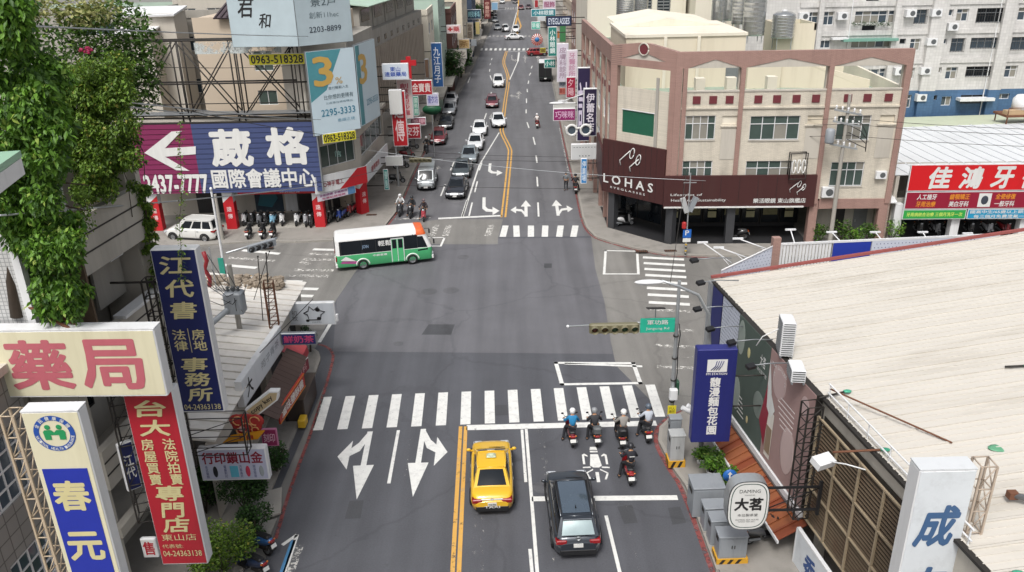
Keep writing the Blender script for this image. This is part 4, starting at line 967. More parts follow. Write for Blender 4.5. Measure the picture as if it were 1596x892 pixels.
# ================================================================ building helpers
class Fac:
    """a vertical face along ground points a-b; u runs along it, d is outward, z up"""
    def __init__(s, t, a, b):
        s.t = t; s.a = Vector((a[0], a[1], 0)); s.b = Vector((b[0], b[1], 0)); s.d = (s.b - s.a).normalized(); s.n = Vector((s.d.y, -s.d.x, 0)); s.L = (s.b - s.a).length
        s.rz = math.atan2(s.d.y, s.d.x); s.base = Vector(t.location) if t else Vector((0, 0, 0))
    def p(s, u, z, d=0.0): return s.a + s.d * u + s.n * d + Vector((0, 0, z)) - s.base
    def w(s, u, z, d=0.0): return s.a + s.d * u + s.n * d + Vector((0, 0, z))
    def box(s, mb, u0, u1, z0, z1, d0, d1): return mb.box(s.p((u0 + u1) / 2, (z0 + z1) / 2, (d0 + d1) / 2), (abs(u1 - u0), abs(d1 - d0), abs(z1 - z0)), rz=s.rz)
    def B(s, name, u0, u1, z0, z1, d0, d1, mt, parent=None): return part(name, s.box(MB(), u0, u1, z0, z1, d0, d1), mt, parent or s.t)
    def uz(s, px, py):
        q = PL(px, py, s.a, s.b); return (q - s.a).dot(s.d), q.z
    def wall(s, name, u0, u1, z0, z1, op, mt, rev=0.16, thick=0.3, parent=None):
        mb = MB(); us = sorted({u0, u1} | {x for o in op for x in o[:2]}); zs = sorted({z0, z1} | {x for o in op for x in o[2:]})
        us = [x for x in us if u0 <= x <= u1]; zs = [x for x in zs if z0 <= x <= z1]
        for i in range(len(us) - 1):
            for j in range(len(zs) - 1):
                cu, cz = (us[i] + us[i + 1]) / 2, (zs[j] + zs[j + 1]) / 2
                if any(o[0] < cu < o[1] and o[2] < cz < o[3] for o in op): continue
                mb.add([s.p(us[i], zs[j]), s.p(us[i + 1], zs[j]), s.p(us[i + 1], zs[j + 1]), s.p(us[i], zs[j + 1])], [(0, 1, 2, 3)])
        for a, b, c, d in op:
            f = [s.p(a, c), s.p(b, c), s.p(b, d), s.p(a, d)]; k = [s.p(a, c, -rev), s.p(b, c, -rev), s.p(b, d, -rev), s.p(a, d, -rev)]
            mb.add(f + k, [(0, 4, 5, 1), (1, 5, 6, 2), (2, 6, 7, 3), (3, 7, 4, 0)])
        return part(name, mb, mt, parent or s.t)
    def window(s, u0, u1, z0, z1, nx=2, rows=(1,), frame='white_metal', glass='glass_green', rev=0.1, fw=0.05, sill=None, name='window', mixed=None, parent=None):
        """frame with mullions set into the opening, each pane its own sub-part"""
        mb = MB(); d0, d1 = -rev - 0.04, -rev + 0.03
        s.box(mb, u0, u1, z0, z0 + fw, d0, d1); s.box(mb, u0, u1, z1 - fw, z1, d0, d1); s.box(mb, u0, u0 + fw, z0 + fw, z1 - fw, d0, d1); s.box(mb, u1 - fw, u1, z0 + fw, z1 - fw, d0, d1)
        tot = sum(rows); zz = [z0]
        for r_ in rows: zz.append(zz[-1] + (z1 - z0) * r_ / tot)
        for z in zz[1:-1]: s.box(mb, u0 + fw, u1 - fw, z - fw / 2, z + fw / 2, d0 + .005, d1 - .005)
        for i in range(1, nx): s.box(mb, u0 + (u1 - u0) * i / nx - fw / 2, u0 + (u1 - u0) * i / nx + fw / 2, z0 + fw, z1 - fw, d0 + .01, d1 - .01)
        o = part(name, mb, frame, parent or s.t)
        for i in range(nx):
            for j in range(len(rows)):
                g = glass
                if mixed and random.random() < 0.4: g = mixed
                a, b = u0 + (u1 - u0) * i / nx + .02, u0 + (u1 - u0) * (i + 1) / nx - .02
                q = part('pane', s.box(MB(), a, b, zz[j] + .02, zz[j + 1] - .02, d0 + .015, d0 + .025), g, None); q.parent = o
                if parent is None: pass
        if sill: s.B('sill', u0 - .06, u1 + .06, z0 - .08, z0, -rev, .06, sill, o)
        return o
def sign_box(name, label, c, w, h, d, rz, face, frame='white_metal', group=None, cat='sign', rim=0.05):
    t = thing(name, label, cat, c, rz, group)
    part('cabinet', MB().rbox((0, 0, 0), (w, d, h), min(.03, d / 5)), frame, t)
    part('panel', _b((0, -d / 2 - .004, 0), (w - 2 * rim, .012, h - 2 * rim)), face, t)
    t['fy'] = -d / 2 - .012
    return t
def rect(x0, y0, x1, y1, Y):
    xm, ym = (x0 + x1) / 2, (y0 + y1) / 2
    return PY(xm, ym, Y), (PY(x1, ym, Y) - PY(x0, ym, Y)).length, (PY(xm, y0, Y) - PY(xm, y1, Y)).length
def psign(name, label, px, Y, d, face, frame='white_metal', rz=0.0, group=None, rim=.05, cat='sign'):
    c, w, h = rect(*px, Y); t = sign_box(name, label, c, w, h, d, rz, face, frame, group, cat, rim)
    return t, w, h, -d / 2 - .014
def leaves(mb, c, rad, n, size, flat_=0.4, hollow=0.35, droop=0.0):
    c = Vector(c)
    for _ in range(n):
        while True:
            q = Vector((random.uniform(-1, 1), random.uniform(-1, 1), random.uniform(-1, 1)))
            if hollow < q.length < 1: break
        p = c + Vector((q.x * rad[0], q.y * rad[1], q.z * rad[2]))
        d = Vector((random.gauss(0, 1), random.gauss(0, 1), random.gauss(0, flat_) - droop)).normalized()
        nn = Vector((random.gauss(0, .6), random.gauss(0, .6), 1)).normalized(); x = d.cross(nn).normalized()
        s = size * random.uniform(.6, 1.3); w = s * random.uniform(.2, .32)
        mb.add([p, p + d * s * .5 + x * w, p + d * s - nn * s * .15, p + d * s * .5 - x * w], [(0, 1, 2, 3)])
    return mb
def tree(label, base, h, crown_r, n, size, mt='leaf_street', group=None, clumps=9, name='street_tree', trunk_r=.14):
    t = thing(name, label, 'tree', base, 0, group)
    tr = MB(); tr.tube([(0, 0, -.05), (.05, .02, h * .3), (.02, .08, h * .55), (.05, .05, h * .85)], [trunk_r * 1.25, trunk_r, trunk_r * .7, trunk_r * .3], 8)
    for k in range(6):
        a = k * 1.1; z = h * (.35 + .07 * k); tr.tube([(.03, .05, z), (math.cos(a) * crown_r * .4, math.sin(a) * crown_r * .4, z + h * .15), (math.cos(a) * crown_r * .8, math.sin(a) * crown_r * .8, z + h * .22)], [trunk_r * .5, trunk_r * .3, .02], 5)
    part('trunk', tr, 'bark', t)
    cr = MB(); random.seed(hash(label) % 1000 if False else len(label) * 7 + int(h * 10))
    for k in range(clumps):
        a = random.uniform(0, 6.28); q = random.uniform(.15, .75) * crown_r; z = h * random.uniform(.5, .95)
        r_ = crown_r * random.uniform(.3, .55); leaves(cr, (math.cos(a) * q, math.sin(a) * q, z), (r_, r_, r_ * .75), n // clumps, size)
    part('crown', cr, mt, t)
    return t
def shrub(label, c, r_, h, n, size, mt='leaf_bright', group=None, name='shrub', pot=None):
    t = thing(name, label, 'plant', c, 0, group)
    st = MB()
    for k in range(5): a = k * 1.26; st.tube([(0, 0, 0), (math.cos(a) * r_ * .4, math.sin(a) * r_ * .4, h * .5), (math.cos(a) * r_ * .7, math.sin(a) * r_ * .7, h * .8)], [.03, .02, .01], 5)
    part('stems', st, 'bark', t); f = MB()
    for k in range(6):
        a = random.uniform(0, 6.28); leaves(f, (math.cos(a) * r_ * .5, math.sin(a) * r_ * .5, h * random.uniform(.35, .8)), (r_ * .55, r_ * .55, h * .3), n // 6, size)
    part('foliage', f, mt, t)
    if pot: part('pot', MB().lathe([(.0, .02), (.16, .0), (.22, .3), (.2, .3), (.18, .26)], (0, 0, 0), 12), pot, t)
    return t
def ac_unit(t, f, u, z, w=.75, h=.5, d=.3, parent=None):
    """wall air conditioner as part of its building"""
    o = f.B('air_conditioner', u - w / 2, u + w / 2, z, z + h, 0.02, d, 'white_metal', parent)
    c = f.p(u + w * .12, z + h / 2, d + .005); m = MB(); k = f.n
    g = MB(); n = 14; r0 = h * .36
    g.add([c] + [c + f.d * (r0 * math.cos(6.2832 * i / n)) + Vector((0, 0, r0 * math.sin(6.2832 * i / n))) for i in range(n)], [(0, 1 + i, 1 + (i + 1) % n) for i in range(n)])
    part('fan_grille', g, 'grey_plastic', o)
    return o
def tank(label, c, r_, h, leg=1.2, group='steel water tanks on the roofs behind'):
    t = thing('water_tank', label, 'water tank', c, 0, group); n = 8
    prof = [(0, leg)]; z = leg; prof.append((r_ * .95, leg))
    for k in range(n):
        prof += [(r_, z + .02), (r_ * .97, z + h / n * .5), (r_, z + h / n - .02)]; z += h / n
    prof += [(r_ * .98, z), (r_ * .6, z + r_ * .22), (0, z + r_ * .3)]
    part('vessel', MB().lathe(prof, n=20), 'steel_tank', t); part('lid', MB().lathe([(r_ * .25, z + r_ * .28), (r_ * .25, z + r_ * .36), (0, z + r_ * .38)], n=12), 'white_metal', t)
    for k in range(4):
        a = .785 + k * 1.571; part('leg', MB().cyl((math.cos(a) * r_ * .9, math.sin(a) * r_ * .9, 0), (math.cos(a) * r_ * .9, math.sin(a) * r_ * .9, leg + .1), .04, n=6), 'galvanised', t)
    return t
tiles('tile_pink', 'a6857b', '866e66', .24, .07, offset=.5, msize=.008, streakdirt=.5)
tiles('tile_beige', 'd4ccbc', 'aea699', .24, .07, offset=.5, msize=.006, streakdirt=.55)
tiles('tile_grey', 'cfcdca', 'b0aeab', .3, .3, msize=.008, streakdirt=.4)
tiles('tile_blue', '4a6a8c', '3b5674', .3, .3, msize=.008, streakdirt=.3)
mat('cream_wall', 'd6ccb8', .85, var=.08, scale=.5, dirt=.35, dirtcol=C('8d7d60'), streak=True)
mat('cream_pale', 'ddd6c6', .85, var=.08, scale=.5, dirt=.3, dirtcol=C('8d8272'), streak=True)
mat('maroon_tile', '6a2f35', .5); mat('fascia_brown', '42201f', .55, var=.15, scale=1.5, streak=True, dirt=.2)
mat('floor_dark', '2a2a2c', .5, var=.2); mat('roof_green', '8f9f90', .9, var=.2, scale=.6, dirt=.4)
mat('shop_light', 'c9c49a', .5, var=.3, scale=2)

# ================================================================ right far corner: pink and beige corner building
LA, LB_, LC = Vector((7.9, 62.6, 0)), Vector((11.9, 58.55, 0)), Vector((27.9, 57.75, 0)); LD = Vector((7.6, 85.0, 0))
lb = thing('corner_building', 'pink and beige tiled corner building with open roof parapet above the dark shop fascia', 'building', LB_)
F = Fac(lb, LB_, LC)
op = [(0.77, 2.9, 8.05, 9.78), (5.34, 8.85, 7.98, 9.7), (11.44, 13.8, 7.9, 9.66), (.74, 2.9, 4.9, 6.5), (5.32, 8.65, 4.8, 6.45), (11.43, 13.8, 4.5, 6.3), (3.35, 4.4, 9.15, 9.75), (9.35, 10.4, 9.1, 9.7), (14.4, 15.4, 9.1, 9.66)]
F.wall('wall', .2, 15.9, 3.55, 11.45, op, 'tile_beige')
for i, o in enumerate(op[:6]): F.window(*o, nx=4 if i % 3 != 0 else 4, rows=(2, 1), glass='glass_green', mixed='curtain', frame='white_metal', rev=.1, sill='concrete_pale')
for i, o in enumerate(op[6:]): F.B('slot_panel', *o[:2], *o[2:], -.14, -.1, ('cream_pale', 'cream_wall', 'cream_wall')[i])
for u0, u1 in ((3.35, 4.45), (9.3, 10.4), (14.35, 15.45)):
    F.B('recess_panel', u0, u1, 6.6, 8.8, .003, .03, 'concrete_pale'); F.B('ledge', u0 - .1, u1 + .1, 8.95, 9.05, 0, .1, 'tile_beige')
F.B('ledge', .3, 15.8, 10.25, 10.37, 0.002, .1, 'tile_beige')
for u in (1.45, 2.6, 3.75, 5.75, 7.05, 8.4, 9.75, 11.95, 13.3, 14.75): F.B('maroon_square', u - .27, u + .27, 10.62, 11.16, .003, .06, 'maroon_tile')
for u0, u1 in ((-.12, .35), (.42, .72), (4.4, 4.72), (10.42, 10.74), (15.6, 15.95)): F.B('pilaster', u0, u1, 3.2 if u0 > 9 else 5.0, 13.1, -.25, .14, 'tile_pink')
bm_ = MB()
for u0, u1 in ((.7, 4.4), (4.7, 10.45), (10.7, 15.6)):
    um = (u0 + u1) / 2; gb = MB()
    gb.slab([F.p(u0, 13.1, .08), F.p(u1, 13.1, .08), F.p(um, 13.68, .08)], .2); part('gable_infill', gb, 'concrete_pale', lb)
    bm_.slab([F.p(u0 - .0, 13.1, .12), F.p(um, 13.68, .12), F.p(u1, 13.1, .12), F.p(u1, 14.2, .12), F.p(u0, 14.2, .12)], .35)
for u0, u1 in ((-.12, .7), (4.4, 4.7), (10.45, 10.7), (15.6, 15.95)): F.box(bm_, u0, u1, 13.1, 14.2, -.23, .123)
part('parapet_beam', bm_, 'tile_pink', lb)
bb_ = MB(); F.box(bb_, .7, 15.6, 11.44, 11.55, -.2, .05); part('coping', bb_, 'concrete_pale', lb)
for u in (4.55, 10.6, 15.8): F.B('parapet_post', u - .22, u + .22, 11.5, 13.1, -.6, -.27, 'concrete_pale')
# chamfered corner face
G_ = Fac(lb, LA, LB_); cl = G_.L
G_.wall('wall', .1, cl - .1, 3.2, 11.4, [(1.0, 3.9, 8.0, 9.7)], 'tile_beige')
wd = G_.B('billboard_window', 1.0, 3.9, 8.0, 9.7, -.1, -.06, mat('green_board', '1f5a44', .4, var=.15)); G_.B('frame', .95, 3.95, 9.7, 9.76, -.1, .03, 'white_metal', wd)
G_.B('pilaster', -.1, .5, 3.2, 12.9, -.25, .13, 'tile_pink'); G_.B('pilaster', cl - .5, cl + .05, 3.2, 12.9, -.25, .13, 'tile_pink')
G_.B('downpipe_channel', 4.0, 4.25, 7.2, 12.3, .01, .08, 'concrete'); G_.B('parapet_beam', -.1, cl + .05, 12.9, 13.45, -.25, .12, 'tile_pink')
gm = MB(); gm.slab([G_.p(-.1, 13.45, .12), G_.p(.9, 13.45, .12), G_.p(cl / 2, 14.0, .12), G_.p(cl - .9, 13.45, .12), G_.p(cl + .05, 13.45, .12), G_.p(cl + .05, 14.2, .12), G_.p(cl / 2 + .5, 14.6, .12), G_.p(cl / 2 - .5, 14.6, .12), G_.p(-.1, 14.3, .12)], .35); part('parapet_beam', gm, 'tile_pink', lb)
gb = MB(); gb.slab([G_.p(.9, 13.45, .06), G_.p(cl - .9, 13.45, .06), G_.p(cl / 2, 14.0, .06)], .15); part('gable_infill', gb, 'concrete_pale', lb)
md = MB(); q = G_.p(cl / 2, 14.2, .16); n = 18
md.add([q] + [q + G_.d * .36 * math.cos(6.2832 * i / n) + Vector((0, 0, .36 * math.sin(6.2832 * i / n))) for i in range(n)], [(0, 1 + i, 1 + (i + 1) % n) for i in range(n)]); part('medallion', md, 'maroon_tile', lb)
ml = MB(); q = G_.p(cl / 2, 14.2, .14); ml.tube([q + G_.d * .42 * math.cos(6.2832 * i / n) + Vector((0, 0, .42 * math.sin(6.2832 * i / n))) for i in range(n + 1)], .06, 5); part('medallion_ring', ml, 'concrete_pale', lb)
# face along the main road
H_ = Fac(lb, LD, LA); hl = H_.L
opl = [(u0, u0 + 1.9, z0, z0 + 1.6) for u0 in (1.2, 5.2, 9.2, 13.2, 17.2, 20.0) for z0 in (5.0, 8.1)]
H_.wall('wall', .2, hl - .1, 3.2, 11.4, opl, 'tile_beige')
for o in opl: H_.window(*o, nx=2, rows=(2, 1), glass='glass_green', mixed='curtain')
for u in (.1, 4.2, 8.2, 12.2, 16.2, 19.4, hl - .5): H_.B('pilaster', u, u + .45, 0, 13.0, -.2, .13, 'tile_pink')
H_.B('parapet_beam', 0, hl, 13.0, 14.2, -.22, .12, 'tile_pink')
for k in range(16): H_.B('maroon_square', 1.0 + k * 1.3, 1.4 + k * 1.3, 10.62, 11.1, .003, .06, 'maroon_tile')
# roof terrace, rear walls
part('roof_slab', MB().prism([(p_.x - LB_.x, p_.y - LB_.y) for p_ in (LA + Vector((.3, .1, 0)), LB_ + Vector((.2, .3, 0)), LC + Vector((-.1, .2, 0)), Vector((29.2, 74, 0)), Vector((24, 85, 0)), LD + Vector((.3, 0, 0)))], 10.3, 10.5), 'roof_green', lb)
E1 = Fac(lb, LC, LC + Vector((1.3, 16.5, 0))); E1.B('side_wall', 0, 16.5, 0, 11.5, -.2, 0.02, 'cream_pale'); E1.B('pilaster', 0, .4, 0, 14.15, -.3, .06, 'tile_pink')
def pent(name, x0, x1, y0, y1, z0, z1, mt): return part(name, MB().box(((x0 + x1) / 2 - LB_.x, (y0 + y1) / 2 - LB_.y, (z0 + z1) / 2), (x1 - x0, y1 - y0, z1 - z0)), mt, lb)
pent('penthouse', 9.3, 18.6, 66, 76, 10.5, 14.4, 'cream_wall'); pent('penthouse_door', 17.2, 18.4, 65.93, 65.99, 10.5, 13.0, 'grey_metal')
pent('penthouse_coping', 9.2, 18.7, 65.9, 76.1, 14.4, 14.62, 'cream_pale')
pr_ = MB(); pr_.add([(x - LB_.x, y - LB_.y, z) for x, y, z in ((9.6, 72, 14.63), (18, 72, 14.63), (13.5, 72, 15.25), (9.6, 82, 14.63), (18, 82, 14.63), (13.5, 82, 15.25))], [(0, 1, 2), (3, 5, 4), (0, 2, 5, 3), (1, 4, 5, 2)]); part('penthouse_roof', pr_, 'cream_pale', lb)
for x in (12.2, 14.8): pent('wall_rib', x, x + .25, 65.85, 65.995, 10.5, 14.4, 'cream_pale')
pent('parapet_wall', 20.5, 27.5, 68.5, 68.8, 10.5, 12.2, 'cream_wall'); pent('parapet_wall', 18.61, 21.2, 64.8, 65.2, 10.5, 12.9, 'cream_wall')
sl = MB(); sl.slab([Vector((21.2, 65.1, 10.5)) - LB_, Vector((27.6, 63.4, 10.5)) - LB_, Vector((27.6, 63.4, 11.2)) - LB_, Vector((23, 64.6, 12.4)) - LB_, Vector((21.2, 65.1, 13.0)) - LB_], .25); part('stepped_wall', sl, 'cream_wall', lb)
for x in (19.2, 16.2, 13.9): pent('roof_box', x, x + .7, 61.5, 62.2, 10.5, 11.9, 'cream_pale')
# ground floor arcade
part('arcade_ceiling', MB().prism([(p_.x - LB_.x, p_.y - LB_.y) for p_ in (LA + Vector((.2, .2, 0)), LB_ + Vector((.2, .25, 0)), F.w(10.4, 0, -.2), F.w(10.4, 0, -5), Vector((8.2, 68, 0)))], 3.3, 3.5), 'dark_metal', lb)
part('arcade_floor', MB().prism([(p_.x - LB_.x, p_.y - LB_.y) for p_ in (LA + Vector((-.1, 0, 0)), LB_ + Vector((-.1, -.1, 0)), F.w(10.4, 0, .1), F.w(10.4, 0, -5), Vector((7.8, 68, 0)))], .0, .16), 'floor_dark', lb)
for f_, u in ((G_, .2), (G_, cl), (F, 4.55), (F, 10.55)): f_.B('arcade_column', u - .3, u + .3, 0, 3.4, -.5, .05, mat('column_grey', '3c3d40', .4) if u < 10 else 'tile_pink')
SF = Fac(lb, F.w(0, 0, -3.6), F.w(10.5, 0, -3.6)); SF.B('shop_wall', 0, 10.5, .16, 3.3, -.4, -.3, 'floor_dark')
for i in range(7):
    a = .2 + i * 1.5
    sw = SF.window(a, a + 1.42, .5, 3.0, nx=1, rows=(1,), frame='dark_metal', glass='glass_dark', rev=.05, name='shop_window')
    if i % 2 == 0:
        for k in range(3): SF.B('notice', a + .35, a + 1.0, 1.0 + k * .62, 1.5 + k * .62, .03, .045, 'shop_light', sw)
    else:
        SF.B('shelf', a + .15, a + 1.25, 1.2, 2.1, .03, .05, mat('display_gold_%d' % i, '8a8460', .5, var=.5, scale=5), sw)
for f_, u0, u1 in ((Fac(lb, Vector((8.6, 66.2, 0)), F.w(0, 0, -3.6)), .1, 3.4),):
    sw = f_.window(.1, f_.L - .1, .3, 3.1, nx=2, rows=(1,), frame='dark_metal', glass='glass_dark', rev=.05, name='shop_window')
F.B('ground_wall', 10.9, 15.8, 0, 3.3, -2.2, -2.0, 'concrete_pale'); F.B('ground_beam', 10.9, 15.95, 2.8, 3.55, -.3, .06, 'tile_pink'); F.B('ground_column', 15.3, 15.95, 0, 2.8, -.4, .05, 'tile_pink'); F.B('side_panel', 10.9, 11.5, 0, 2.8, -1.99, -1.9, 'concrete')
for u in (12.6, 14.3):
    dr_ = F.B('door', u, u + 1.0, .05, 2.5, -2.0, -1.95, 'grey_metal' if u > 14 else 'floor_dark'); F.B('handle', u + .12, u + .18, 1.1, 1.3, -1.95, -1.9, 'galvanised', dr_)
ac_unit(lb, F, 11.35, 3.75, .85, .75, .35); ac_unit(lb, F, 15.0, 5.1, .75, .55, .3)
# shop fascia of the optician
fs = thing('shop_fascia', 'dark brown corner fascia with white glasses outline and LOHAS lettering', 'sign', LB_)
FG_ = Fac(fs, LA + G_.n * .3, LB_ + G_.n * .3); FF = Fac(fs, LB_ + F.n * .32, LC + F.n * .32)
FG_.B('corner_panel', -.6, FG_.L - .45, 3.15, 7.3, -.2, 0, 'fascia_brown'); FF.B('street_panel', -.55, 10.45, 3.05, 5.45, -.2, 0, 'fascia_brown')
rt = Fac(fs, Vector((7.55, 70, 0)), FG_.w(-.6, 0)); rt.B('return_panel', 0, rt.L, 3.3, 6.2, -.2, 0, 'fascia_brown')
for k in range(11): FG_.B('seam', -.5 + k * .5, -.48 + k * .5, 3.2, 7.28, 0, .006, 'black_plastic')
for k in range(1, 8): FF.B('seam', -.5 + k * 1.35, -.48 + k * 1.35, 3.1, 5.4, 0, .006, 'black_plastic')
FF.B('light_strip', -.5, 9.7, 3.02, 3.13, .0, .06, 'plate_white')
def on(f, body, u, z, w, h, mt, t, bold=.02, vert=False, shear=0, name='lettering', d=.03):
    o = text(body, w, h, mt, t, (0, 0, 0), bold=bold, vert=vert, shear=shear, depth=0, name=name); o.location = f.p(u, z, d); o.rotation_euler = (0, 0, f.rz); return o
on(FG_, 'L O H A S', 1.95, 4.25, 4.7, .68, 'plate_white', fs, .03); on(FG_, 'E Y E G L A S S E S', 1.95, 3.62, 3.3, .15, 'plate_white', fs, .02)
on(FF, 'Lifestyles of', 1.1, 4.02, 2.3, .24, 'plate_white', fs, 0); on(FF, 'Health And Sustainability', 2.0, 3.6, 4.0, .27, 'plate_white', fs, 0); on(FF, '樂活眼鏡 東山旗艦店', 7.9, 3.55, 3.8, .36, 'plate_white', fs, .02)
def specs(f, u, z, s, t):
    m = MB(); L_ = lambda a, b: f.p(u + a * s, z + b * s, .05)
    m.tube([L_(-1.0, -.5), L_(-1.1, -.1), L_(-.1, .8)], .05 * s, 5); m.tube([L_(.0, -.85), L_(-.1, -.5), L_(.75, .25)], .05 * s, 5)
    for cx, cy in ((.1, .62), (.72, .2)):
        m.tube([L_(cx + .17 * math.cos(a) + .16 * math.sin(a), cy + .42 * math.sin(a) - .1 * math.cos(a)) for a in [i * .524 for i in range(13)]], .045 * s, 5)
    part('glasses_outline', m, 'plate_white', t)
specs(FG_, 2.2, 6.0, .95, fs); specs(FF, 9.15, 4.45, .55, fs)

# ================================================================ grey apartment block behind
AY = 88.0
apt = thing('apartment_block', 'tall grey tiled apartment block with blue lower floors behind the clinic', 'building', (40, AY, 0))
AF = Fac(apt, (24, AY), (75, AY - 1.2))
z_blue = AF.uz(1500, 140)[1]
wz = []
def zr(x0, y0, x1, y1): return (1196 + x0 / 2.97, y0 / 2.97, 1196 + x1 / 2.97, y1 / 2.97)
APW = [((180, 58, 235, 118), 2, 'w'), ((258, 55, 308, 118), 2, 'w'), ((405, 52, 555, 110), 4, 'w'), ((560, 50, 595, 108), 1, 'w'), ((437, 118, 500, 150), 1, 'd'), ((680, 45, 738, 110), 2, 'c'), ((832, 45, 860, 75), 1, 'w'), ((875, 42, 930, 100), 2, 'w'), ((968, 38, 1105, 105), 3, 'b'), ((1160, 35, 1230, 95), 2, 'w'),
       ((178, 190, 218, 225), 2, 'w'), ((240, 188, 292, 225), 2, 'w'), ((388, 188, 540, 222), 4, 'w'), ((540, 185, 570, 220), 1, 'w'), ((612, 180, 640, 205), 1, 'd'), ((660, 180, 708, 235), 2, 'w'), ((808, 180, 832, 205), 1, 'w'), ((848, 178, 910, 240), 2, 'c'), ((940, 175, 1080, 225), 4, 'c'), ((1128, 172, 1220, 232), 2, 'c'),
       ((410, 322, 515, 360), 3, 'w'), ((518, 318, 545, 372), 1, 'w'), ((655, 315, 680, 365), 1, 'w'), ((782, 313, 806, 340), 1, 'w'), ((825, 312, 878, 368), 2, 'w'), ((918, 308, 1045, 355), 3, 'b'), ((1098, 305, 1155, 360), 2, 'w'), ((640, 440, 664, 500), 1, 'w'), ((760, 442, 785, 465), 1, 'd'), ((805, 448, 850, 490), 2, 'w'), ((893, 440, 1005, 480), 2, 'd'), ((1055, 435, 1120, 460), 2, 'w'),
       ((458, -20, 520, 8), 1, 'd'), ((680, -95, 738, -30), 2, 'w'), ((875, -98, 930, -40), 2, 'w')]
ops = []
for q, nx, kind in APW:
    x0, y0, x1, y1 = zr(*q); a = AF.uz((x0 + x1) / 2, (y0 + y1) / 2); w_ = (AF.uz(x1, y0)[0] - AF.uz(x0, y0)[0]); h_ = AF.uz(x0, y0)[1] - AF.uz(x0, y1)[1]
    ops.append((a[0] - w_ / 2, a[0] + w_ / 2, a[1] - h_ / 2, a[1] + h_ / 2))
up = [o for o in ops if o[2] > z_blue]; lo = [o for o in ops if o[2] <= z_blue]
AF.wall('wall', 0, AF.L, z_blue, 27, up, 'tile_grey', rev=.25); AF.wall('blue_wall', 0, AF.L, 0, z_blue - .002, lo, 'tile_blue', rev=.25)
AF.B('rear_mass', 0, AF.L, 0, 27, -12, -1.2, 'concrete')
for o, (q, nx, kind) in zip(ops, APW):
    g = 'glass_dark' if kind in 'db' else 'glass_blue'
    wn_ = AF.window(*o, nx=nx, rows=(1,) if o[3] - o[2] < 1 else (1, .5), frame='grey_metal' if kind != 'w' else 'white_metal', glass=g, mixed='curtain' if kind == 'w' else None, rev=.2, fw=.06)
    if kind in 'cb':
        mbr = MB(); nb = max(3, int((o[1] - o[0]) / .25))
        for i in range(nb + 1): u = o[0] + (o[1] - o[0]) * i / nb; AF.box(mbr, u - .012, u + .012, o[2], o[3], .18, .2)
        for z in (o[2], (o[2] + o[3]) / 2, o[3]): AF.box(mbr, o[0], o[1], z - .012, z + .012, .18, .21); AF.box(mbr, o[0] - .01, o[0] + .01, z - .01, z + .01, 0, .19); AF.box(mbr, o[1] - .01, o[1] + .01, z - .01, z + .01, 0, .19)
        part('window_cage', mbr, 'dark_metal', wn_)
for x0, y0, x1, y1 in ((140, 60, 180, 92), (318, 50, 358, 90), (632, 45, 672, 78), (750, 45, 790, 75), (828, 100, 862, 140), (728, 178, 768, 208), (700, 310, 738, 342), (685, 440, 715, 465), (590, 318, 610, 345)):
    q = zr(x0, y0, x1, y1); u, z = AF.uz((q[0] + q[2]) / 2, q[3]); ac_unit(apt, AF, u, z, 1.0, .72, .66)
for x, w_ in ((768, 1.6), (1085, 1.2), (228, .5), (575, .5)):
    u, _z = AF.uz(1196 + x / 2.97, 200 / 2.97); AF.B('pilaster', u - w_ / 2, u + w_ / 2, z_blue + .002, 27, 0.002, .5, 'tile_grey'); AF.B('blue_pilaster', u - w_ / 2, u + w_ / 2, 0, z_blue, 0.002, .5, 'tile_blue')
for y in (150, 285, 15): z = AF.uz(1196 + 600 / 2.97, y / 2.97)[1]; AF.B('floor_band', 6, AF.L, z - .25, z + .25, .003, .12, 'tile_grey')
u, z = AF.uz(1196 + 464 / 2.97, 188 / 2.97); AF.B('awning', u - 2.8, u + 2.8, z, z + .25, .02, .9, flat('6f9a8c'))
u, z = AF.uz(1196 + 950 / 2.97, 462 / 2.97); AF.B('awning', u - 1.8, u + 1.8, z, z + .3, .02, 1.0, 'white_metal')
u, z = AF.uz(1196 + 325 / 2.97, 182 / 2.97); AF.B('awning', u - .8, u + .8, z, z + .2, .02, .8, 'white_metal')
for x in (1045, 370): u, z = AF.uz(1196 + x / 2.97, 200 / 2.97); part('drainpipe', MB().cyl(AF.p(u, 0, .1), AF.p(u, 26, .1), .06, n=6), 'white_metal', apt)
pl_ = MB()
for k in range(7): u, z = AF.uz(1196 + (400 + k * 26) / 2.97, 108 / 2.97); leaves(pl_, AF.p(u, z, .3), (.35, .25, .25), 60, .16)
part('window_plants', pl_, 'leaf_street', apt)
# ================================================================ dental clinic with white metal roof
mat('roof_white', 'd6d9dc', .45, .1, var=.06, scale=.3, dirt=.15, streak=False)
cl_ = thing('clinic_building', 'low clinic building under a wide white ribbed metal roof', 'building', (28.3, 57.6, 0))
CF = Fac(cl_, (28.4, 57.6), (52, 56.4))
def roofpanels(t, base, x0, x1, a, b, n, mt, rib=.06, nm='roof_panel', th=.04):
    """ribbed sheets between eave line a (z) and top line b (z) -> n panels, each a part"""
    for i in range(n):
        u0, u1 = i / n, (i + 1) / n - .004 / n
        p0, p1, p2, p3 = a[0].lerp(a[1], u0), a[0].lerp(a[1], u1), b[0].lerp(b[1], u1), b[0].lerp(b[1], u0)
        m = MB(); m.slab([p0 - base, p1 - base, p2 - base, p3 - base], th)
        nm_ = (p1 - p0).cross(p3 - p0).normalized()
        r_ = [p0 - base, p0.lerp(p1, .07) - base, p3.lerp(p2, .07) - base, p3 - base]; m.slab([v + nm_ * rib for v in r_], rib + .01)
        part(nm, m, mt, t)
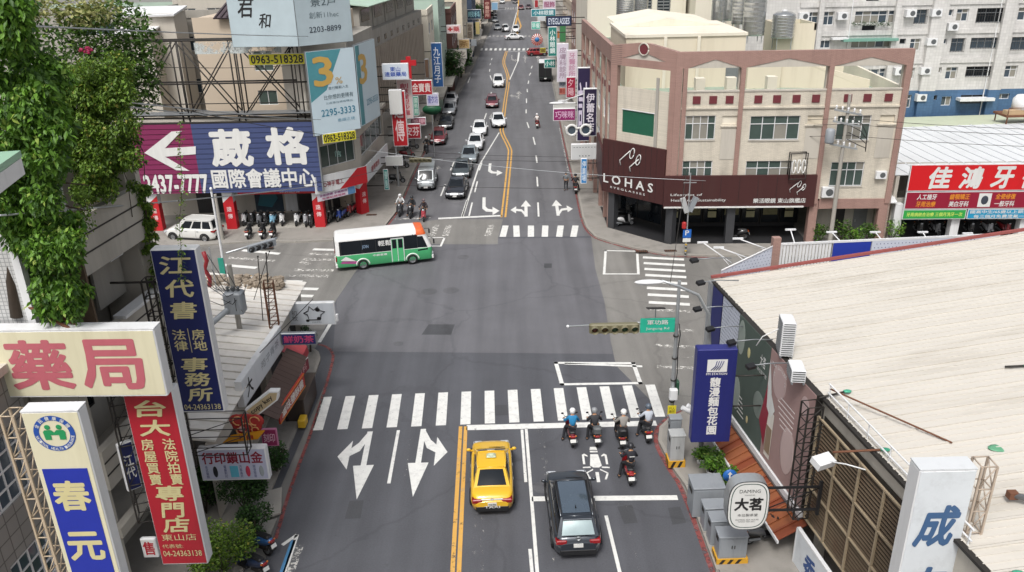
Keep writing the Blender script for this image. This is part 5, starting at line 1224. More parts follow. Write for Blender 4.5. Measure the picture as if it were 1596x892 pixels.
e0, e1 = CF.w(-.2, 5.1, -.9), CF.w(24, 5.1, -.9); r0, r1 = Vector((30.5, 80, PY(1450, 199, 80).z)), Vector((55, 79, PY(1560, 192, 79).z))
roofpanels(cl_, Vector(cl_.location), 0, 0, (e0, e1), (r0, r1), 22, 'roof_white')
part('ridge_roof', MB().slab([v - Vector(cl_.location) for v in (r0 + Vector((0, 0, .03)), r1 + Vector((0, 0, .03)), Vector((56, 86, PY(1560, 178, 86).z)), Vector((30, 86.5, PY(1430, 184, 86.5).z)))], .08), weathered('b9c0a8'), cl_)
CF.B('side_wall', 0, .25, .0, 5.0, -22, -.9, 'concrete_pale'); CF.B('back_wall', .3, 23.5, .2, 4.9, -5.2, -5, 'concrete'); CF.B('beam', 0, 23.5, 2.9, 3.3, -1.1, -.92, 'concrete'); CF.B('floor', 0, 23.5, .05, .17, -5, -.2, 'floor_dark')
for u in (.35, 4.6, 9.6): CF.B('column', u - .3, u + .3, .1, 3.0, -.9, -.3, 'white_metal')
CF.B('shop_door', 5.2, 7.2, .2, 2.6, -4.99, -4.9, 'glass_dark')
for u in (1.2, 2.9, 7.6): CF.B('shop_panel', u, u + 1.3, .2, 2.7, -4.99, -4.9, 'concrete_pale' if u < 2 else 'glass_blue')
an = MB(); an.slab([CF.p(-1.9, 3.2, -.2), CF.p(.1, 3.2, -.2), CF.p(.1, 4.3, -3.5), CF.p(-1.9, 4.3, -3.5)], .08); part('side_canopy', an, 'white_metal', cl_)
def strip_sign(name, label, f, u0, u1, z0, z1, d, th, face, frame='white_metal'):
    t = thing(name, label, 'sign', f.w((u0 + u1) / 2, (z0 + z1) / 2, d), f.rz); w_, h_ = u1 - u0, z1 - z0
    part('backing', _b((0, th / 2, 0), (w_, th, h_)), frame, t); part('panel', _b((0, -.006, 0), (w_ - .1, .012, h_ - .1)), face, t); return t
CW = Fac(None, (28.4, 57.6), (52, 56.4))
def czu(px, py): return CW.uz(px, py)
ua, zt_ = czu(1420, 257); _, zm = czu(1417, 298); _, zb = czu(1413, 326); _, zg = czu(1411, 342)
s1 = strip_sign('clinic_sign', 'long bright red clinic sign with large white characters', CW, ua, ua + 13, zm, zt_, .05, .15, flat('c8141c', .45)); hh = zt_ - zm
for i, ch in enumerate('佳鴻牙醫'): text(ch, 1.5, hh * .78, 'plate_white', s1, (-6.5 + 2.2 + i * 2.2, -.014, 0), bold=.05, shear=.15)
s2 = strip_sign('clinic_sign', 'dark crimson services sign under the red clinic sign', CW, ua, ua + 13, zb, zm - .06, .05, .15, flat('8c1430', .45)); hh = zm - zb
for i, (t1, t2) in enumerate((('人工植牙', '牙周治療'), ('齒顎矯正', '美白牙科'), ('全瓷修復', '一般牙科'), ('3D齒雕', '隱形矯正'))):
    x = -6.5 + 1.5 + i * 2.35 + (.9 if i > 1 else 0)
    text(t1, 1.4, hh * .3, 'plate_white' if i in (0, 3) else flat('d88a2a'), s2, (x, -.014, hh * .2), bold=.03, shear=.1); text(t2, 1.4, hh * .3, flat('d88a2a') if i in (0, 3) else 'plate_white', s2, (x, -.014, -hh * .2), bold=.03, shear=.1)
part('logo_panel', _b((-6.5 + 5.65, -.014, 0), (.9, .02, hh * .75)), 'plate_white', s2); part('logo_tooth', MB().ball((-6.5 + 5.65, -.025, .0), (.26, .01, hh * .25), 10, 6), flat('3a3f4a'), s2)
s3 = strip_sign('clinic_banner', 'green banner below the clinic sign', CW, ua, ua + 4.55, zg, zb - .05, .02, .1, flat('2a9a44', .5)); text('牙周病統合治療 三個月洗牙一次', 4.0, .3, flat('cfe26a'), s3, (0, -.014, 0), bold=.02)
s4 = strip_sign('clinic_banner', 'cyan blue banner below the clinic sign', CW, ua + 4.65, ua + 12, zg, zb - .05, .02, .1, flat('1f8fb8', .5)); text('國高中生/65歲以上銀髮族', 4.6, .25, 'plate_white', s4, (-1.2, -.014, .17), bold=.02); text('每三個月免費塗氟一次', 4.0, .25, 'plate_white', s4, (-1.2, -.014, -.17), bold=.02)
# planting before the side entrance
for px, py, r_, h_ in ((1275, 376, .7, 1.6), (1310, 378, .8, 1.7), (1332, 380, .7, 1.3), (1352, 378, .8, 1.5), (1388, 378, .9, 1.7)):
    c = P(px, py, .13); shrub('shrub %s by the pink building entrance' % {1275: 'tallest and darkest', 1310: 'beside the concrete pole', 1332: 'with yellow green leaves', 1352: 'in front of the grey door', 1388: 'nearest the clinic'}[px], c, r_, h_, 420, .2, 'leaf_bright' if px in (1332, 1388) else 'leaf_dark', 'shrubs by the side entrance')
# roof tanks
for px, py, Y, r_, h_, lab in ((974, 40, 84, .9, 1.6, 'squat steel water tank behind the long parapet'), (998, 33, 88, .75, 1.9, 'steel water tank on tall legs beside the parapet'), (1153, 48, 78, .85, 2.4, 'rear steel water tank with white lid of the roof cluster'), (1172, 66, 76, 1.0, 3.2, 'largest steel water tank with white lid of the roof cluster'), (1118, 45, 84, .7, 4.0, 'slim steel water tank left of the roof cluster'), (1136, 42, 84, .7, 4.0, 'slim steel water tank in the middle of the roof cluster'), (1217, 77, 76, 1.0, 2.0, 'low ribbed steel water tank right of the roof cluster')):
    q = PY(px, py, Y); tank(lab, (q.x, q.y, max(10.5, q.z)), r_, h_, 1.0 if h_ < 2.2 else .6)
# cream buildings behind the corner building
def block(name, label, x0, x1, y0, y1, h, mt, roof='roof_green', wins=(), glass='glass_blue'):
    t = thing(name, label, 'building', ((x0 + x1) / 2, y0, 0)); f = Fac(t, (x0, y0), (x1, y0)); part('mass', _b((0, (y1 - y0) / 2 + .1, h / 2), (x1 - x0, y1 - y0 - .2, h)), mt, t)
    f.wall('wall', 0, x1 - x0, 0, h + .6, list(wins), mt, rev=.15)
    for w_ in wins: f.window(*w_, nx=2, rows=(1,), glass=glass)
    part('parapet', _b((0, (y1 - y0), h + .3), (x1 - x0, .2, .6)).box((-(x1 - x0) / 2 + .1, (y1 - y0) / 2, h + .3), (.2, y1 - y0, .6)).box(((x1 - x0) / 2 - .1, (y1 - y0) / 2, h + .3), (.2, y1 - y0, .6)), mt, t)
    part('roof_deck', _b((0, (y1 - y0) / 2 + .1, h + .02), (x1 - x0 - .4, y1 - y0 - .4, .04)), roof, t)
    return t, f
t, f = block('apartment_building', 'cream rendered building with louvred windows behind the corner roof', 8.8, 19.4, 93, 108, 19, 'cream_pale', wins=((5.3, 6.9, 12.6, 16), (7.5, 8.9, 12.6, 16)))
for k in range(10): f.B('louvre', 5.3, 6.9, 12.7 + k * .33, 12.85 + k * .33, 0, .1, 'grey_metal'); f.B('louvre', 7.5, 8.9, 12.7 + k * .33, 12.85 + k * .33, 0, .1, 'grey_metal')
block('apartment_building', 'plain cream white building behind the row of water tanks', 19.8, 25, 90, 104, 19, 'cream_pale')
block('rooftop_building', 'small cream stair tower beside the low ribbed tank', 24.2, 27.6, 76, 80, 13.6, 'cream_wall')

# ================================================================ near right: metal-roofed building with billboards
mat('roof_cream', 'c6c1b8', .6, .05, var=.09, scale=1.3, dirt=.42, dirtcol=C('8d8474'), streak=(.09, 1, 1))
mat('red_trim', '8c4a46', .7, var=.2); mat('navy', '1e2466', .45, var=.1, dirt=.3, dirtcol=C('12163c'), streak=True); mat('mesh_white', 'c3c8d4', .6)
mat('orange_board', '8a5030', .6, var=.2, scale=1.5, streak=False, dirt=.2)
ZE = 6.8
N0, N1 = Vector((9.41, 35.33, 0)), Vector((10.75, 24.63, 0)); ND = (N1 - N0).normalized(); N2 = N0 + ND * 30
nb = thing('roof_building', 'long low building under a cream ribbed metal roof at the near right', 'building', N0)
NF = Fac(nb, N0, N2)          # outward is toward the road
e0, e1 = N0 + Vector((0, 0, ZE)), N2 + Vector((0, 0, ZE)); rs = 0.136
t0, t1 = e0 + Vector((24, .3, 24 * rs)), e1 + Vector((22, .3, 24 * rs))
for i in range(34):
    u0, u1 = i / 34, (i + 1) / 34 - .0014
    p0, p1, p2, p3 = e0.lerp(e1, u1), e0.lerp(e1, u0), t0.lerp(t1, u0), t0.lerp(t1, u1)
    m = MB(); m.slab([v - N0 for v in (p0, p2 * 0 + p3, p2, p1)][::1], .05)
    for k in (.0, .33, .66):
        a, b = p1.lerp(p0, k + .02), p1.lerp(p0, k + (.1 if k == 0 else .06)); c, d = p2.lerp(p3, k + .02), p2.lerp(p3, k + (.1 if k == 0 else .06)); h_ = .045 if k == 0 else .018
        m.slab([v - N0 + Vector((0, 0, h_)) for v in (b, d, c, a)], h_ + .01)
    part('roof_panel', m, 'roof_cream', nb)
part('roof_trim', MB().slab([e0 - N0 + Vector((-.1, .14, .08)), e0 - N0 + Vector((-.1, .0, .08)), t0 - N0 + Vector((0, .0, .08)), t0 - N0 + Vector((0, .14, .08))][::-1], .12), 'red_trim', nb)
NF.B('wall', 0, 30, 2.2, 6.72, -.25, -.05, 'concrete_pale'); NF.B('shop_front', 3, 30, .13, 2.2, -1.6, -1.5, 'floor_dark')
bs = Fac(nb, N0 + Vector((14, .5, 0)), N0); bs.B('back_wall', 0, bs.L, 0, 6.6, -.3, -.1, 'concrete_pale')
NF.B('gutter', 0, 30, 6.72, 6.82, -.05, .12, 'dark_metal')
# posts of the shop arcade
for u in (3.2, 7.5, 11.6, 15.8): NF.B('arcade_post', u - .15, u + .15, .13, 2.2, -.3, 0, 'concrete')
# corner panels: grey pier, navy panel, perforated white panel
NF.B('corner_pier', -.1, .25, 2.2, 6.75, -.1, .2, 'galvanised')
def hoard(name, label, u0, u1, z0, z1, d, mt, th=.1, cat='billboard', frame='dark_metal'):
    t = thing(name, label, cat, NF.w((u0 + u1) / 2, (z0 + z1) / 2, d), NF.rz); w_, h_ = u1 - u0, z1 - z0
    part('frame', MB().box((0, th / 2 + .01, h_ / 2 - .03), (w_, th, .06)).box((0, th / 2 + .01, -h_ / 2 + .03), (w_, th, .06)).box((-w_ / 2 + .03, th / 2 + .01, 0), (.06, th, h_ - .12)).box((w_ / 2 - .03, th / 2 + .01, 0), (.06, th, h_ - .12)), frame, t)
    part('panel', _b((0, 0, 0), (w_ - .02, .02, h_ - .02)), mt, t)
    return t, w_, h_
nv, w_, h_ = hoard('wall_panel', 'navy blue wall panel at the far end of the near right building', .3, 1.5, 2.4, 6.7, .1, 'navy', cat='panel')
part('emblem', MB().ball((.1, -.02, -1.6), (.28, .01, .45), 10, 8), 'plate_white', nv)
ms, w_, h_ = hoard('wall_panel', 'white diamond mesh panel between the navy panel and the menu billboard', 1.55, 3.65, 1.9, 6.7, .08, 'mesh_white', cat='panel')
dm = MB()
for i in range(13):
    for j in range(26):
        x, z = -w_ / 2 + .1 + i * .155 + (.08 if j % 2 else 0), -h_ / 2 + .12 + j * .18; dm.add([(x - .05, -.014, z), (x, -.014, z - .06), (x + .05, -.014, z), (x, -.014, z + .06)], [(0, 1, 2, 3)])
o = part('mesh_holes', dm, flat('7f879a'), ms); o['kind'] = 'stuff'
# big menu billboard: sage half and dusty pink half
b1, w_, h_ = hoard('menu_billboard', 'sage green half of the bakery billboard with pale drop shapes', 3.85, 7.0, 2.0, 6.85, .25, mat('sage', '525d57', .9, var=.08, spec=.2), .25)
for x, z, rx, rz_, c in ((-1.2, 1.5, .35, .8, '8b958e'), (-1.2, -1.2, .4, .8, '8b958e'), (1.0, -.5, .5, .6, '727c76')): part('drop_shape', MB().ball((x, -.012, z), (rx, .006, rz_), 16, 10), flat(c), b1)
part('medallion', MB().ball((-.35, -.015, 1.2), (.14, .008, .24), 12, 8), flat('c9c08a'), b1); part('medallion', MB().ball((.1, -.015, -1.75), (.1, .008, .18), 12, 8), flat('c9b98a'), b1)
for k in range(5): part('text_line', _b((-1.0 + .1 * k, -.012, -1.15 - .2 * k), (.9 - .05 * k, .006, .05)), 'plate_white', b1)
text('大茗', .5, .5, 'plate_white', b1, (1.0, -.012, 1.5), bold=.02); text('本位製茶堂', .9, .18, 'plate_white', b1, (1.0, -.012, 1.0))
b2, w_, h_ = hoard('menu_billboard', 'dusty pink half of the bakery billboard showing a drink cup', 7.02, 10.7, 2.0, 6.85, .25, mat('dusty_pink', '9d837f', .9, var=.08, spec=.2), .25)
for x, z, rx, rz_, c in ((-.9, 1.4, .6, .7, 'b9a19e'), (.3, -.9, .55, 1.0, 'c0aaa6'), (1.2, 1.6, .3, .4, 'b9a19e')): part('drop_shape', MB().ball((x, -.012, z), (rx, .006, rz_), 16, 10), flat(c), b2)
for k in range(6): part('text_line', _b((-.2 + .05 * k, -.012, .9 - .22 * k), (1.5 - .1 * k, .006, .045)), flat('d9cfcb'), b2)
text('TEA HOUSE', 1.3, .14, 'plate_white', b2, (-1.0, -.012, 1.9)); text('DAMING', 1.0, .16, 'plate_white', b2, (-.9, -.012, 1.55))
dk = MB().add([(-2.2, -.03, -1.0), (-1.6, -.03, -1.9), (-1.35, -.03, .6), (-1.75, -.03, .9)], [(0, 1, 2, 3)]); part('printed_cup', dk, flat('8a2438'), b2)
part('printed_cup', MB().add([(-1.75, -.034, .9), (-1.35, -.034, .6), (-.95, -.034, .1), (-1.25, -.034, -.4), (-1.65, -.034, -.1), (-1.75, -.034, 2.0)], [(0, 4, 3, 2, 1), (0, 1, 5)]), 'plate_white', b2)
part('printed_cup', MB().add([(-1.55, -.026, -.1), (-.95, -.026, -.1), (-1.0, -.026, -2.2), (-1.5, -.026, -2.2)], [(0, 3, 2, 1)]), flat('d8d2c8'), b2)
part('printed_cup', _b((-1.25, -.03, -1.4), (.46, .01, 1.2)), flat('8d7a66'), b2)
# ledge and orange corrugated awning
lg = thing('shop_ledge', 'white ledge under the bakery billboards', 'ledge', N0); LGF = Fac(lg, N0, N2); LGF.B('ledge', 3.6, 10.8, 1.72, 1.98, -.04, .34, 'white_metal'); LGF.B('ledge_drip', 3.6, 10.8, 1.6, 1.71, .29, .35, 'grey_metal')
aw = thing('awning', 'orange brown striped metal awning above the near right pavement', 'awning', N0)
for i in range(16):
    u0 = 3.75 + i * .46; m = MB(); A_ = Fac(aw, N0, N2)
    m.slab([A_.p(u0, 1.58, .1), A_.p(u0 + .44, 1.58, .1), A_.p(u0 + .44, 1.0, 1.2), A_.p(u0, 1.0, 1.2)], .03)
    m.slab([A_.p(u0, 1.63, .1), A_.p(u0 + .08, 1.63, .1), A_.p(u0 + .08, 1.05, 1.2), A_.p(u0, 1.05, 1.2)], .04); part('awning_sheet', m, 'orange_board' if i % 3 else flat('7a3d24', .6), aw)
part('awning_edge', A_.box(MB(), 3.7, 11.15, .92, 1.04, 1.19, 1.25), 'white_metal', aw)
# rusty louvre screen
ls = thing('louvre_screen', 'tall rusty louvred screen on the wall beside the pink billboard', 'screen', N0); LF = Fac(ls, N0, N2)
mat('louvre_old', '5f5140', .7, .2, var=.3, scale=1.2, dirt=.8, dirtcol=C('4b2c1e')); u0, u1, z0, z1 = 11.0, 16.6, 1.9, 6.2
for k in range(28):
    z = z0 + .1 + k * .15; mb = MB(); mb.slab([LF.p(u0, z, .22), LF.p(u1, z, .22), LF.p(u1, z + .05, .17), LF.p(u0, z + .05, .17)], .012); part('slat', mb, 'louvre_old', ls)
part('backing', LF.box(MB(), u0, u1, z0, z1, .0, .02), mat('louvre_back', '2a261f', .9, var=.3, dirt=.7, dirtcol=C('4b2c1e')), ls)
for u in (u0, u0 + 1.4, u0 + 2.8, u0 + 4.2, u1): part('mullion', LF.box(MB(), u - .03, u + .03, z0, z1, .2, .28), weathered('9a8b74'), ls)
for z in (z0, z0 + 1.4, z0 + 2.8, z1): part('rail', LF.box(MB(), u0, u1, z - .03, z + .03, .205, .275), weathered('9a8b74'), ls)
# railing on the roof edge over the louvres
rl = thing('roof_railing', 'white pipe railing along the roof edge above the louvred screen', 'railing', N0); RF = Fac(rl, N0, N2)
for z in (7.35, 7.0): part('rail', MB().cyl(RF.p(10.8, z, -.1), RF.p(18.5, z, -.1), .03, n=6), 'white_metal', rl)
for k in range(7): part('post', MB().cyl(RF.p(10.9 + k * 1.25, 6.75, -.1), RF.p(10.9 + k * 1.25, 7.35, -.1), .025, n=6), 'white_metal', rl)
part('brace', MB().cyl(RF.p(10.9, 7.2, -.1), RF.p(14.5, 7.16, -2.2), .03, n=6), 'rust', rl)
# lattice column between billboard and louvres
def lattice(name, label, base, w_, d_, h_, n, mt, rz=0, cat='frame', group=None, r_=.025):
    t = thing(name, label, cat, base, rz, group); cs = [(-w_ / 2, -d_ / 2), (w_ / 2, -d_ / 2), (w_ / 2, d_ / 2), (-w_ / 2, d_ / 2)]
    for x, y in cs: part('upright', _b((x, y, h_ / 2), (r_ * 2, r_ * 2, h_)), mt, t)
    for k in range(n + 1):
        z = h_ * k / n; m = MB()
        for (a, b), (c, d) in zip(cs, cs[1:] + cs[:1]): m.tube([(a, b, z), (c, d, z)], r_ * .8, 4)
        part('rung', m, mt, t)
    for k in range(n):
        z, z2 = h_ * k / n, h_ * (k + 1) / n; m = MB(); m.tube([(cs[0][0], cs[0][1], z), (cs[1][0], cs[1][1], z2)], r_ * .7, 4); m.tube([(cs[1][0], cs[1][1], z), (cs[2][0], cs[2][1], z2)], r_ * .7, 4); part('brace', m, mt, t)
    return t
lattice('lattice_column', 'dark steel lattice column between the pink billboard and the louvres', NF.w(10.95, 2.0, .5), .5, .55, 4.7, 8, 'dark_metal', NF.rz)
# projecting signs
fm, w_, h_, fy = psign('projecting_sign', 'tall navy blue bakery sign with white emblem and characters, near right', (1080, 543, 1141, 685), 28.7, .5, 'navy', mat('navy_side', '23286e', .35), rim=.02)
part('logo_panel', _b((.02, fy, h_ * .335), (w_ * .5, .01, h_ * .13)), 'plate_white', fm)
m = MB()
for k in range(4): m.tube([(-.22 + .1 * k, fy - .01, h_ * .29), (-.05 + .08 * k, fy - .01, h_ * .33), (.0 + .09 * k, fy - .01, h_ * .385)], .018, 4)
part('logo_waves', m, 'navy', fm); text('FM STATION', w_ * .52, .1, 'plate_white', fm, (.02, fy, h_ * .25), bold=.02); text('馥漫麵包花園', w_ * .26, h_ * .62, 'plate_white', fm, (0, fy, -h_ * .1), bold=.04, vert=True)
for z in (.8, -.6): part('arm', MB().tube([(w_ / 2, 0, z), (NF.w(6.7, 0).x - fm.location.x, 0, z)], .035, 5), 'dark_metal', fm)
dt = thing('projecting_sign', 'white rounded tea shop sign with silver rim on a black bracket', 'sign', PY(1164, 783, 23.3)); W2, H2 = .72, 1.02
def superell(sx, sz, y, n=36, e=3.2): return [(sx * abs(math.cos(a)) ** (2 / e) * (1 if math.cos(a) >= 0 else -1), y, sz * abs(math.sin(a)) ** (2 / e) * (1 if math.sin(a) >= 0 else -1)) for a in [2 * math.pi * i / n for i in range(n)]]
def ringmesh(rs):
    m = MB(); n = len(rs[0]); m.add([v for q in rs for v in q], [(i * n + k, i * n + (k + 1) % n, (i + 1) * n + (k + 1) % n, (i + 1) * n + k) for i in range(len(rs) - 1) for k in range(n)], True); return m
m = ringmesh([superell(W2, H2, .3), superell(W2, H2, -.2)]); m.add(superell(W2, H2, .3), [tuple(range(36))]); part('rim', m, 'galvanised', dt)
part('panel', MB().add(superell(W2 - .03, H2 - .03, -.205), [tuple(range(35, -1, -1))]), 'plate_white', dt)
part('border', ringmesh([superell(W2 - .09, H2 - .09, -.21), superell(W2 - .12, H2 - .12, -.21)]), flat('2f4a44'), dt)
text('DAMING', .72, .14, flat('3a3c3c'), dt, (0, -.212, .62), bold=.0); text('TEAHOUSE', .36, .045, flat('3a3c3c'), dt, (0, -.212, .46)); text('大茗', .95, .5, 'black_plastic', dt, (0, -.212, .08), bold=.05); text('本位製茶堂', .7, .12, flat('3a3c3c'), dt, (0, -.212, -.38)); text('DAMING TEA HOUSE\nSINCE TEA 2011', .8, .14, flat('5a5c5c'), dt, (0, -.212, -.62))
br = MB()
for z in (.55, -.4): br.box((1.6, .05, z), (1.9, .07, .07))
br.box((2.52, .05, .07), (.1, .1, 1.4)); br.tube([(.7, .05, -.35), (2.5, .05, .5)], .02, 4); br.tube([(1.6, .05, -.4), (1.6, .05, .55)], .02, 4); part('bracket', br, 'black_plastic', dt)
# white box sign with blue brush character
cs, w_, h_, fy = psign('projecting_sign', 'tall white box sign with blue brush characters, lower right edge', (1396, 735, 1480, 1010), 17.6, .55, mat('sign_white', 'cfd4d8', .5, var=.08, dirt=.2), 'white_metal', rim=.03)
text('成', w_ * .72, w_ * .85, flat('3f5f86'), cs, (0, fy, h_ * .22), bold=.05, shear=.2); text('吉', w_ * .72, w_ * .8, flat('3f5f86'), cs, (0, fy, -h_ * .1), bold=.05, shear=.2)
part('top_cover', _b((0, 0, h_ / 2 + .02), (w_, .55, .04)), weathered('c9ccce'), cs)
lattice('lattice_frame', 'pale rusty lattice frame holding the blue character sign', (cs.location.x + w_ / 2 + .32, 17.6, cs.location.z - h_ / 2), .4, .45, h_ + .05, 9, weathered('b0a090'))
lw = thing('wall_sign', 'white wall sign with blue brush character under the louvred screen', 'sign', NF.w(13.1, .75, .55), NF.rz); part('panel', _b((0, 0, 0), (3.6, .1, 1.75)), 'sign_white', lw); part('frame', _b((0, .01, .9), (3.7, .14, .08)).box((-1.84, .01, 0), (.08, .14, 1.75)), 'white_metal', lw); text('秀', .8, 1.1, flat('2f4f86'), lw, (-.7, -.055, -.05), bold=.04, shear=.2); text('水', .8, 1.1, flat('2f4f86'), lw, (.6, -.055, -.05), bold=.04, shear=.2)
# floodlights on arms
def flood(label, tip, root, white=False, s=.22):
    tip, root = Vector(tip), Vector(root); t = thing('floodlight', label, 'floodlight', root, 0, 'floodlights on arms along the billboards'); d = tip - root
    part('arm', MB().tube([(0, 0, 0), d * .5 + Vector((0, 0, .05)), d], .025, 5), 'white_metal' if white else 'grey_metal', t)
    part('lamp_head', MB().box(d + Vector((0, 0, -.03)), (s * 1.6, s, s * .6), rz=.4, rx=.3), 'white_metal' if white else 'black_plastic', t); part('lamp_glass', MB().box(d + Vector((0, .03, -.1)), (s * 1.3, s * .8, .02), rz=.4, rx=.3), 'lamp_clear', t)
for px, py, u, lab in ((1082, 405, .1, 'farthest black floodlight over the corner of the near right building'), (1092, 440, .5, 'second black floodlight from the corner of the near right building'), (1087, 481, 1.6, 'third black floodlight, above the navy wall panel'), (1107, 512, 3.0, 'fourth black floodlight, above the diamond mesh panel'), (1140, 533, 4.6, 'fifth black floodlight, over the sage billboard top'), (1170, 570, 6.8, 'sixth black floodlight, over the join of the billboards')):
    root = NF.w(u, 7.0, .1); tip = root + NF.n * 1.7 + Vector((0, 0, .25)); q = PL(px, py, NF.w(0, 0, 1.7), NF.w(10, 0, 1.7)); flood(lab, q, NF.w((q - N0).dot(NF.d), q.z - .05, .0))
flood('large white floodlight in front of the louvred screen', PL(1283, 718, NF.w(0, 0, 1.2), NF.w(10, 0, 1.2)), NF.w(14.2, 6.2, .2), True, .42)
# air conditioners on the roof edge
for px, py, s_, lab in ((1222, 548, 1.0, 'tall white air conditioner unit standing on the eave of the cream roof'), (1240, 588, .8, 'smaller white air conditioner lying behind the sage billboard')):
    q = P(px, py, 6.95); t = thing('air_conditioner', lab, 'air conditioner', (q.x, q.y, 6.9), R(-8)); hh = 1.35 if s_ == 1 else .45
    part('casing', MB().rbox((0, 0, hh / 2 + .08), (.5, .9, hh), .03), 'white_metal', t)
    g = MB()
    for k in range(int(hh / .09)): g.box((0, -.455, .14 + k * .09), (.42, .012, .035)); g.box((-.255, 0, .14 + k * .09), (.012, .8, .03))
    part('grille', g, 'grey_plastic', t)
    for x in (-.2, .2): part('foot', _b((x, 0, .03), (.06, .9, .1)), 'grey_metal', t)
    if s_ == 1: part('pipe', MB().tube([(-.25, .2, .9), (-.8, .3, .5), (-1.0, .3, .1)], .02, 5), 'white_metal', t)
# rods with green ends lying on the roof and other roof clutter
for i, (a, b) in enumerate((((1278, 612), (1322, 601)), ((1300, 690), (1382, 688)), ((1560, 598), (1596, 594)), ((1420, 890), (1590, 880)))):
    za, zb_ = 7.0, 7.3; q, r_ = P(*a, 7.1), P(*b, 7.25)
    q.z = ZE + (q.x - e0.x - (e0.y - q.y) * .125) * rs + .12; r_.z = ZE + (r_.x - e0.x - (e0.y - r_.y) * .125) * rs + .12
    t = thing('roof_stay', ('short dark stay bar with green end on the roof above the billboard join', 'long rusty stay bar with green end behind the roof railing', 'dark stay bar at the right edge of the cream roof', 'dark stay bar with green end beside the blue character sign')[i], 'bar', q, 0, 'stay bars on the cream roof'); part('rod', MB().tube([(0, 0, 0), r_ - q], .04, 5), 'dark_metal' if i != 1 else 'rust', t); part('green_end', MB().ball(r_ - q, (.16, .1, .05), 8, 5), flat('3f9a7c'), t)
q = P(1572, 648, 8.4); single('green_patch', MB().ball((0, 0, 0), (.4, .22, .012), 12, 5), flat('5f9a78'), 'green sealant patch on the cream roof at the right edge', 'patch', None, (q.x, q.y, ZE + (q.x - e0.x - (e0.y - q.y) * .125) * rs + .01))
gp = thing('roof_pole', 'grey steel pole leaning across the roof behind the blue character sign', 'pole', (13.6, 18.4, 7.35)); part('pole', MB().tube([(0, 0, 0), (4, -3.0, .5)], .09, 8), 'grey_metal', gp); part('clamp', _b((0, 0, 0), (.25, .2, .2)), 'rust', gp)
# hoarding along the far roof edge, with its own lights
fn = thing('hoarding', 'white slatted and perforated hoarding with a blue panel behind the cream roof', 'hoarding', (12.7, 36.7, 6.2))
HF = Fac(fn, (12.7, 36.7), (24, 37.4)); HG = Fac(fn, (9.8, 35.5), (12.6, 36.7))
for k in range(16): HF.B('slat', .15 + k * .16, .26 + k * .16, 6.75, 7.95, -.03, 0, 'white_metal')
HF.B('blue_panel', 2.75, 4.6, 6.7, 7.95, -.02, .02, flat('23389a')); HF.B('perforated_panel', 4.65, 11, 6.7, 7.95, -.02, .02, 'mesh_white')
hd = MB()
for i in range(34):
    for j in range(6): q = HF.p(4.8 + i * .18 + (.09 if j % 2 else 0), 6.85 + j * .19, .024); hd.add([q - HF.d * .03, q - Vector((0, 0, .03)), q + HF.d * .03, q + Vector((0, 0, .03))], [(0, 1, 2, 3)])
o = part('perforations', hd, 'navy', fn); o['kind'] = 'stuff'
HF.B('rail', 0, 11, 7.95, 8.05, -.06, .03, 'white_metal'); HF.B('rail', 0, 11, 6.62, 6.7, -.06, .03, 'grey_metal'); HF.B('corner_post', -.25, .12, 6.2, 8.35, -.2, .1, 'tile_pink')
for u in (2.7, 4.62, 6.6, 8.6): HF.B('post', u - .03, u + .03, 6.2, 8.0, -.1, -.04, 'grey_metal')
m = MB(); m.slab([HG.p(0, 6.6), HG.p(HG.L, 6.6), HG.p(HG.L, 7.95), HG.p(0, 7.2)], .03); part('perforated_panel', m, 'mesh_white', fn); part('rail', MB().tube([HG.p(0, 7.22), HG.p(HG.L, 7.98)], .04, 5), 'white_metal', fn)
for u in (.6, 1.3, 2.1, 2.8): HG.B('post', u - .03, u + .03, 6.2, 7.2 + u * .24, -.1, -.04, 'grey_metal')
hd = MB()
for i in range(15):
    for j in range(7):
        q = HG.p(.15 + i * .19 + (.09 if j % 2 else 0), 6.75 + j * .16, .006)
        if j * .16 + 6.75 < 7.15 + i * .05: hd.add([q - HG.d * .03, q - Vector((0, 0, .03)), q + HG.d * .03, q + Vector((0, 0, .03))], [(0, 1, 2, 3)])
o = part('perforations', hd, flat('5a6688'), fn); o['kind'] = 'stuff'
for i, (tx, ty, bx, by) in enumerate(((1095, 378, 1140, 410), (1120, 386, 1165, 402), (1150, 372, 1205, 392), (1232, 358, 1240, 385), (1296, 362, 1318, 385), (1364, 362, 1385, 388), (1438, 362, 1455, 392), (1508, 364, 1520, 388))):
    b_ = PL(bx, by, (9.8, 35.9), (12.6, 37.0)) if i < 3 else PL(bx, by, (12.7, 36.9), (24, 37.6)); t_ = PL(tx, ty, (9.8, 36.9), (12.6, 38.0)) if i < 3 else PL(tx, ty, (12.7, 37.6), (24, 38.3))
    t = thing('sign_light', '%s white T-shaped sign light above the hoarding, counted from the left' % ('first', 'second', 'third', 'fourth', 'fifth', 'sixth', 'seventh', 'eighth')[i], 'sign light', b_, 0, 'T-shaped lights above the hoarding'); d = t_ - b_
    part('arm', MB().tube([(0, 0, 0), d], .03, 5), 'white_metal', t); part('lamp_bar', MB().box(d, (.5, .1, .07)), 'white_metal', t); part('brace', MB().tube([(0.15, 0, -.4), d * .4], .02, 4), 'white_metal', t)

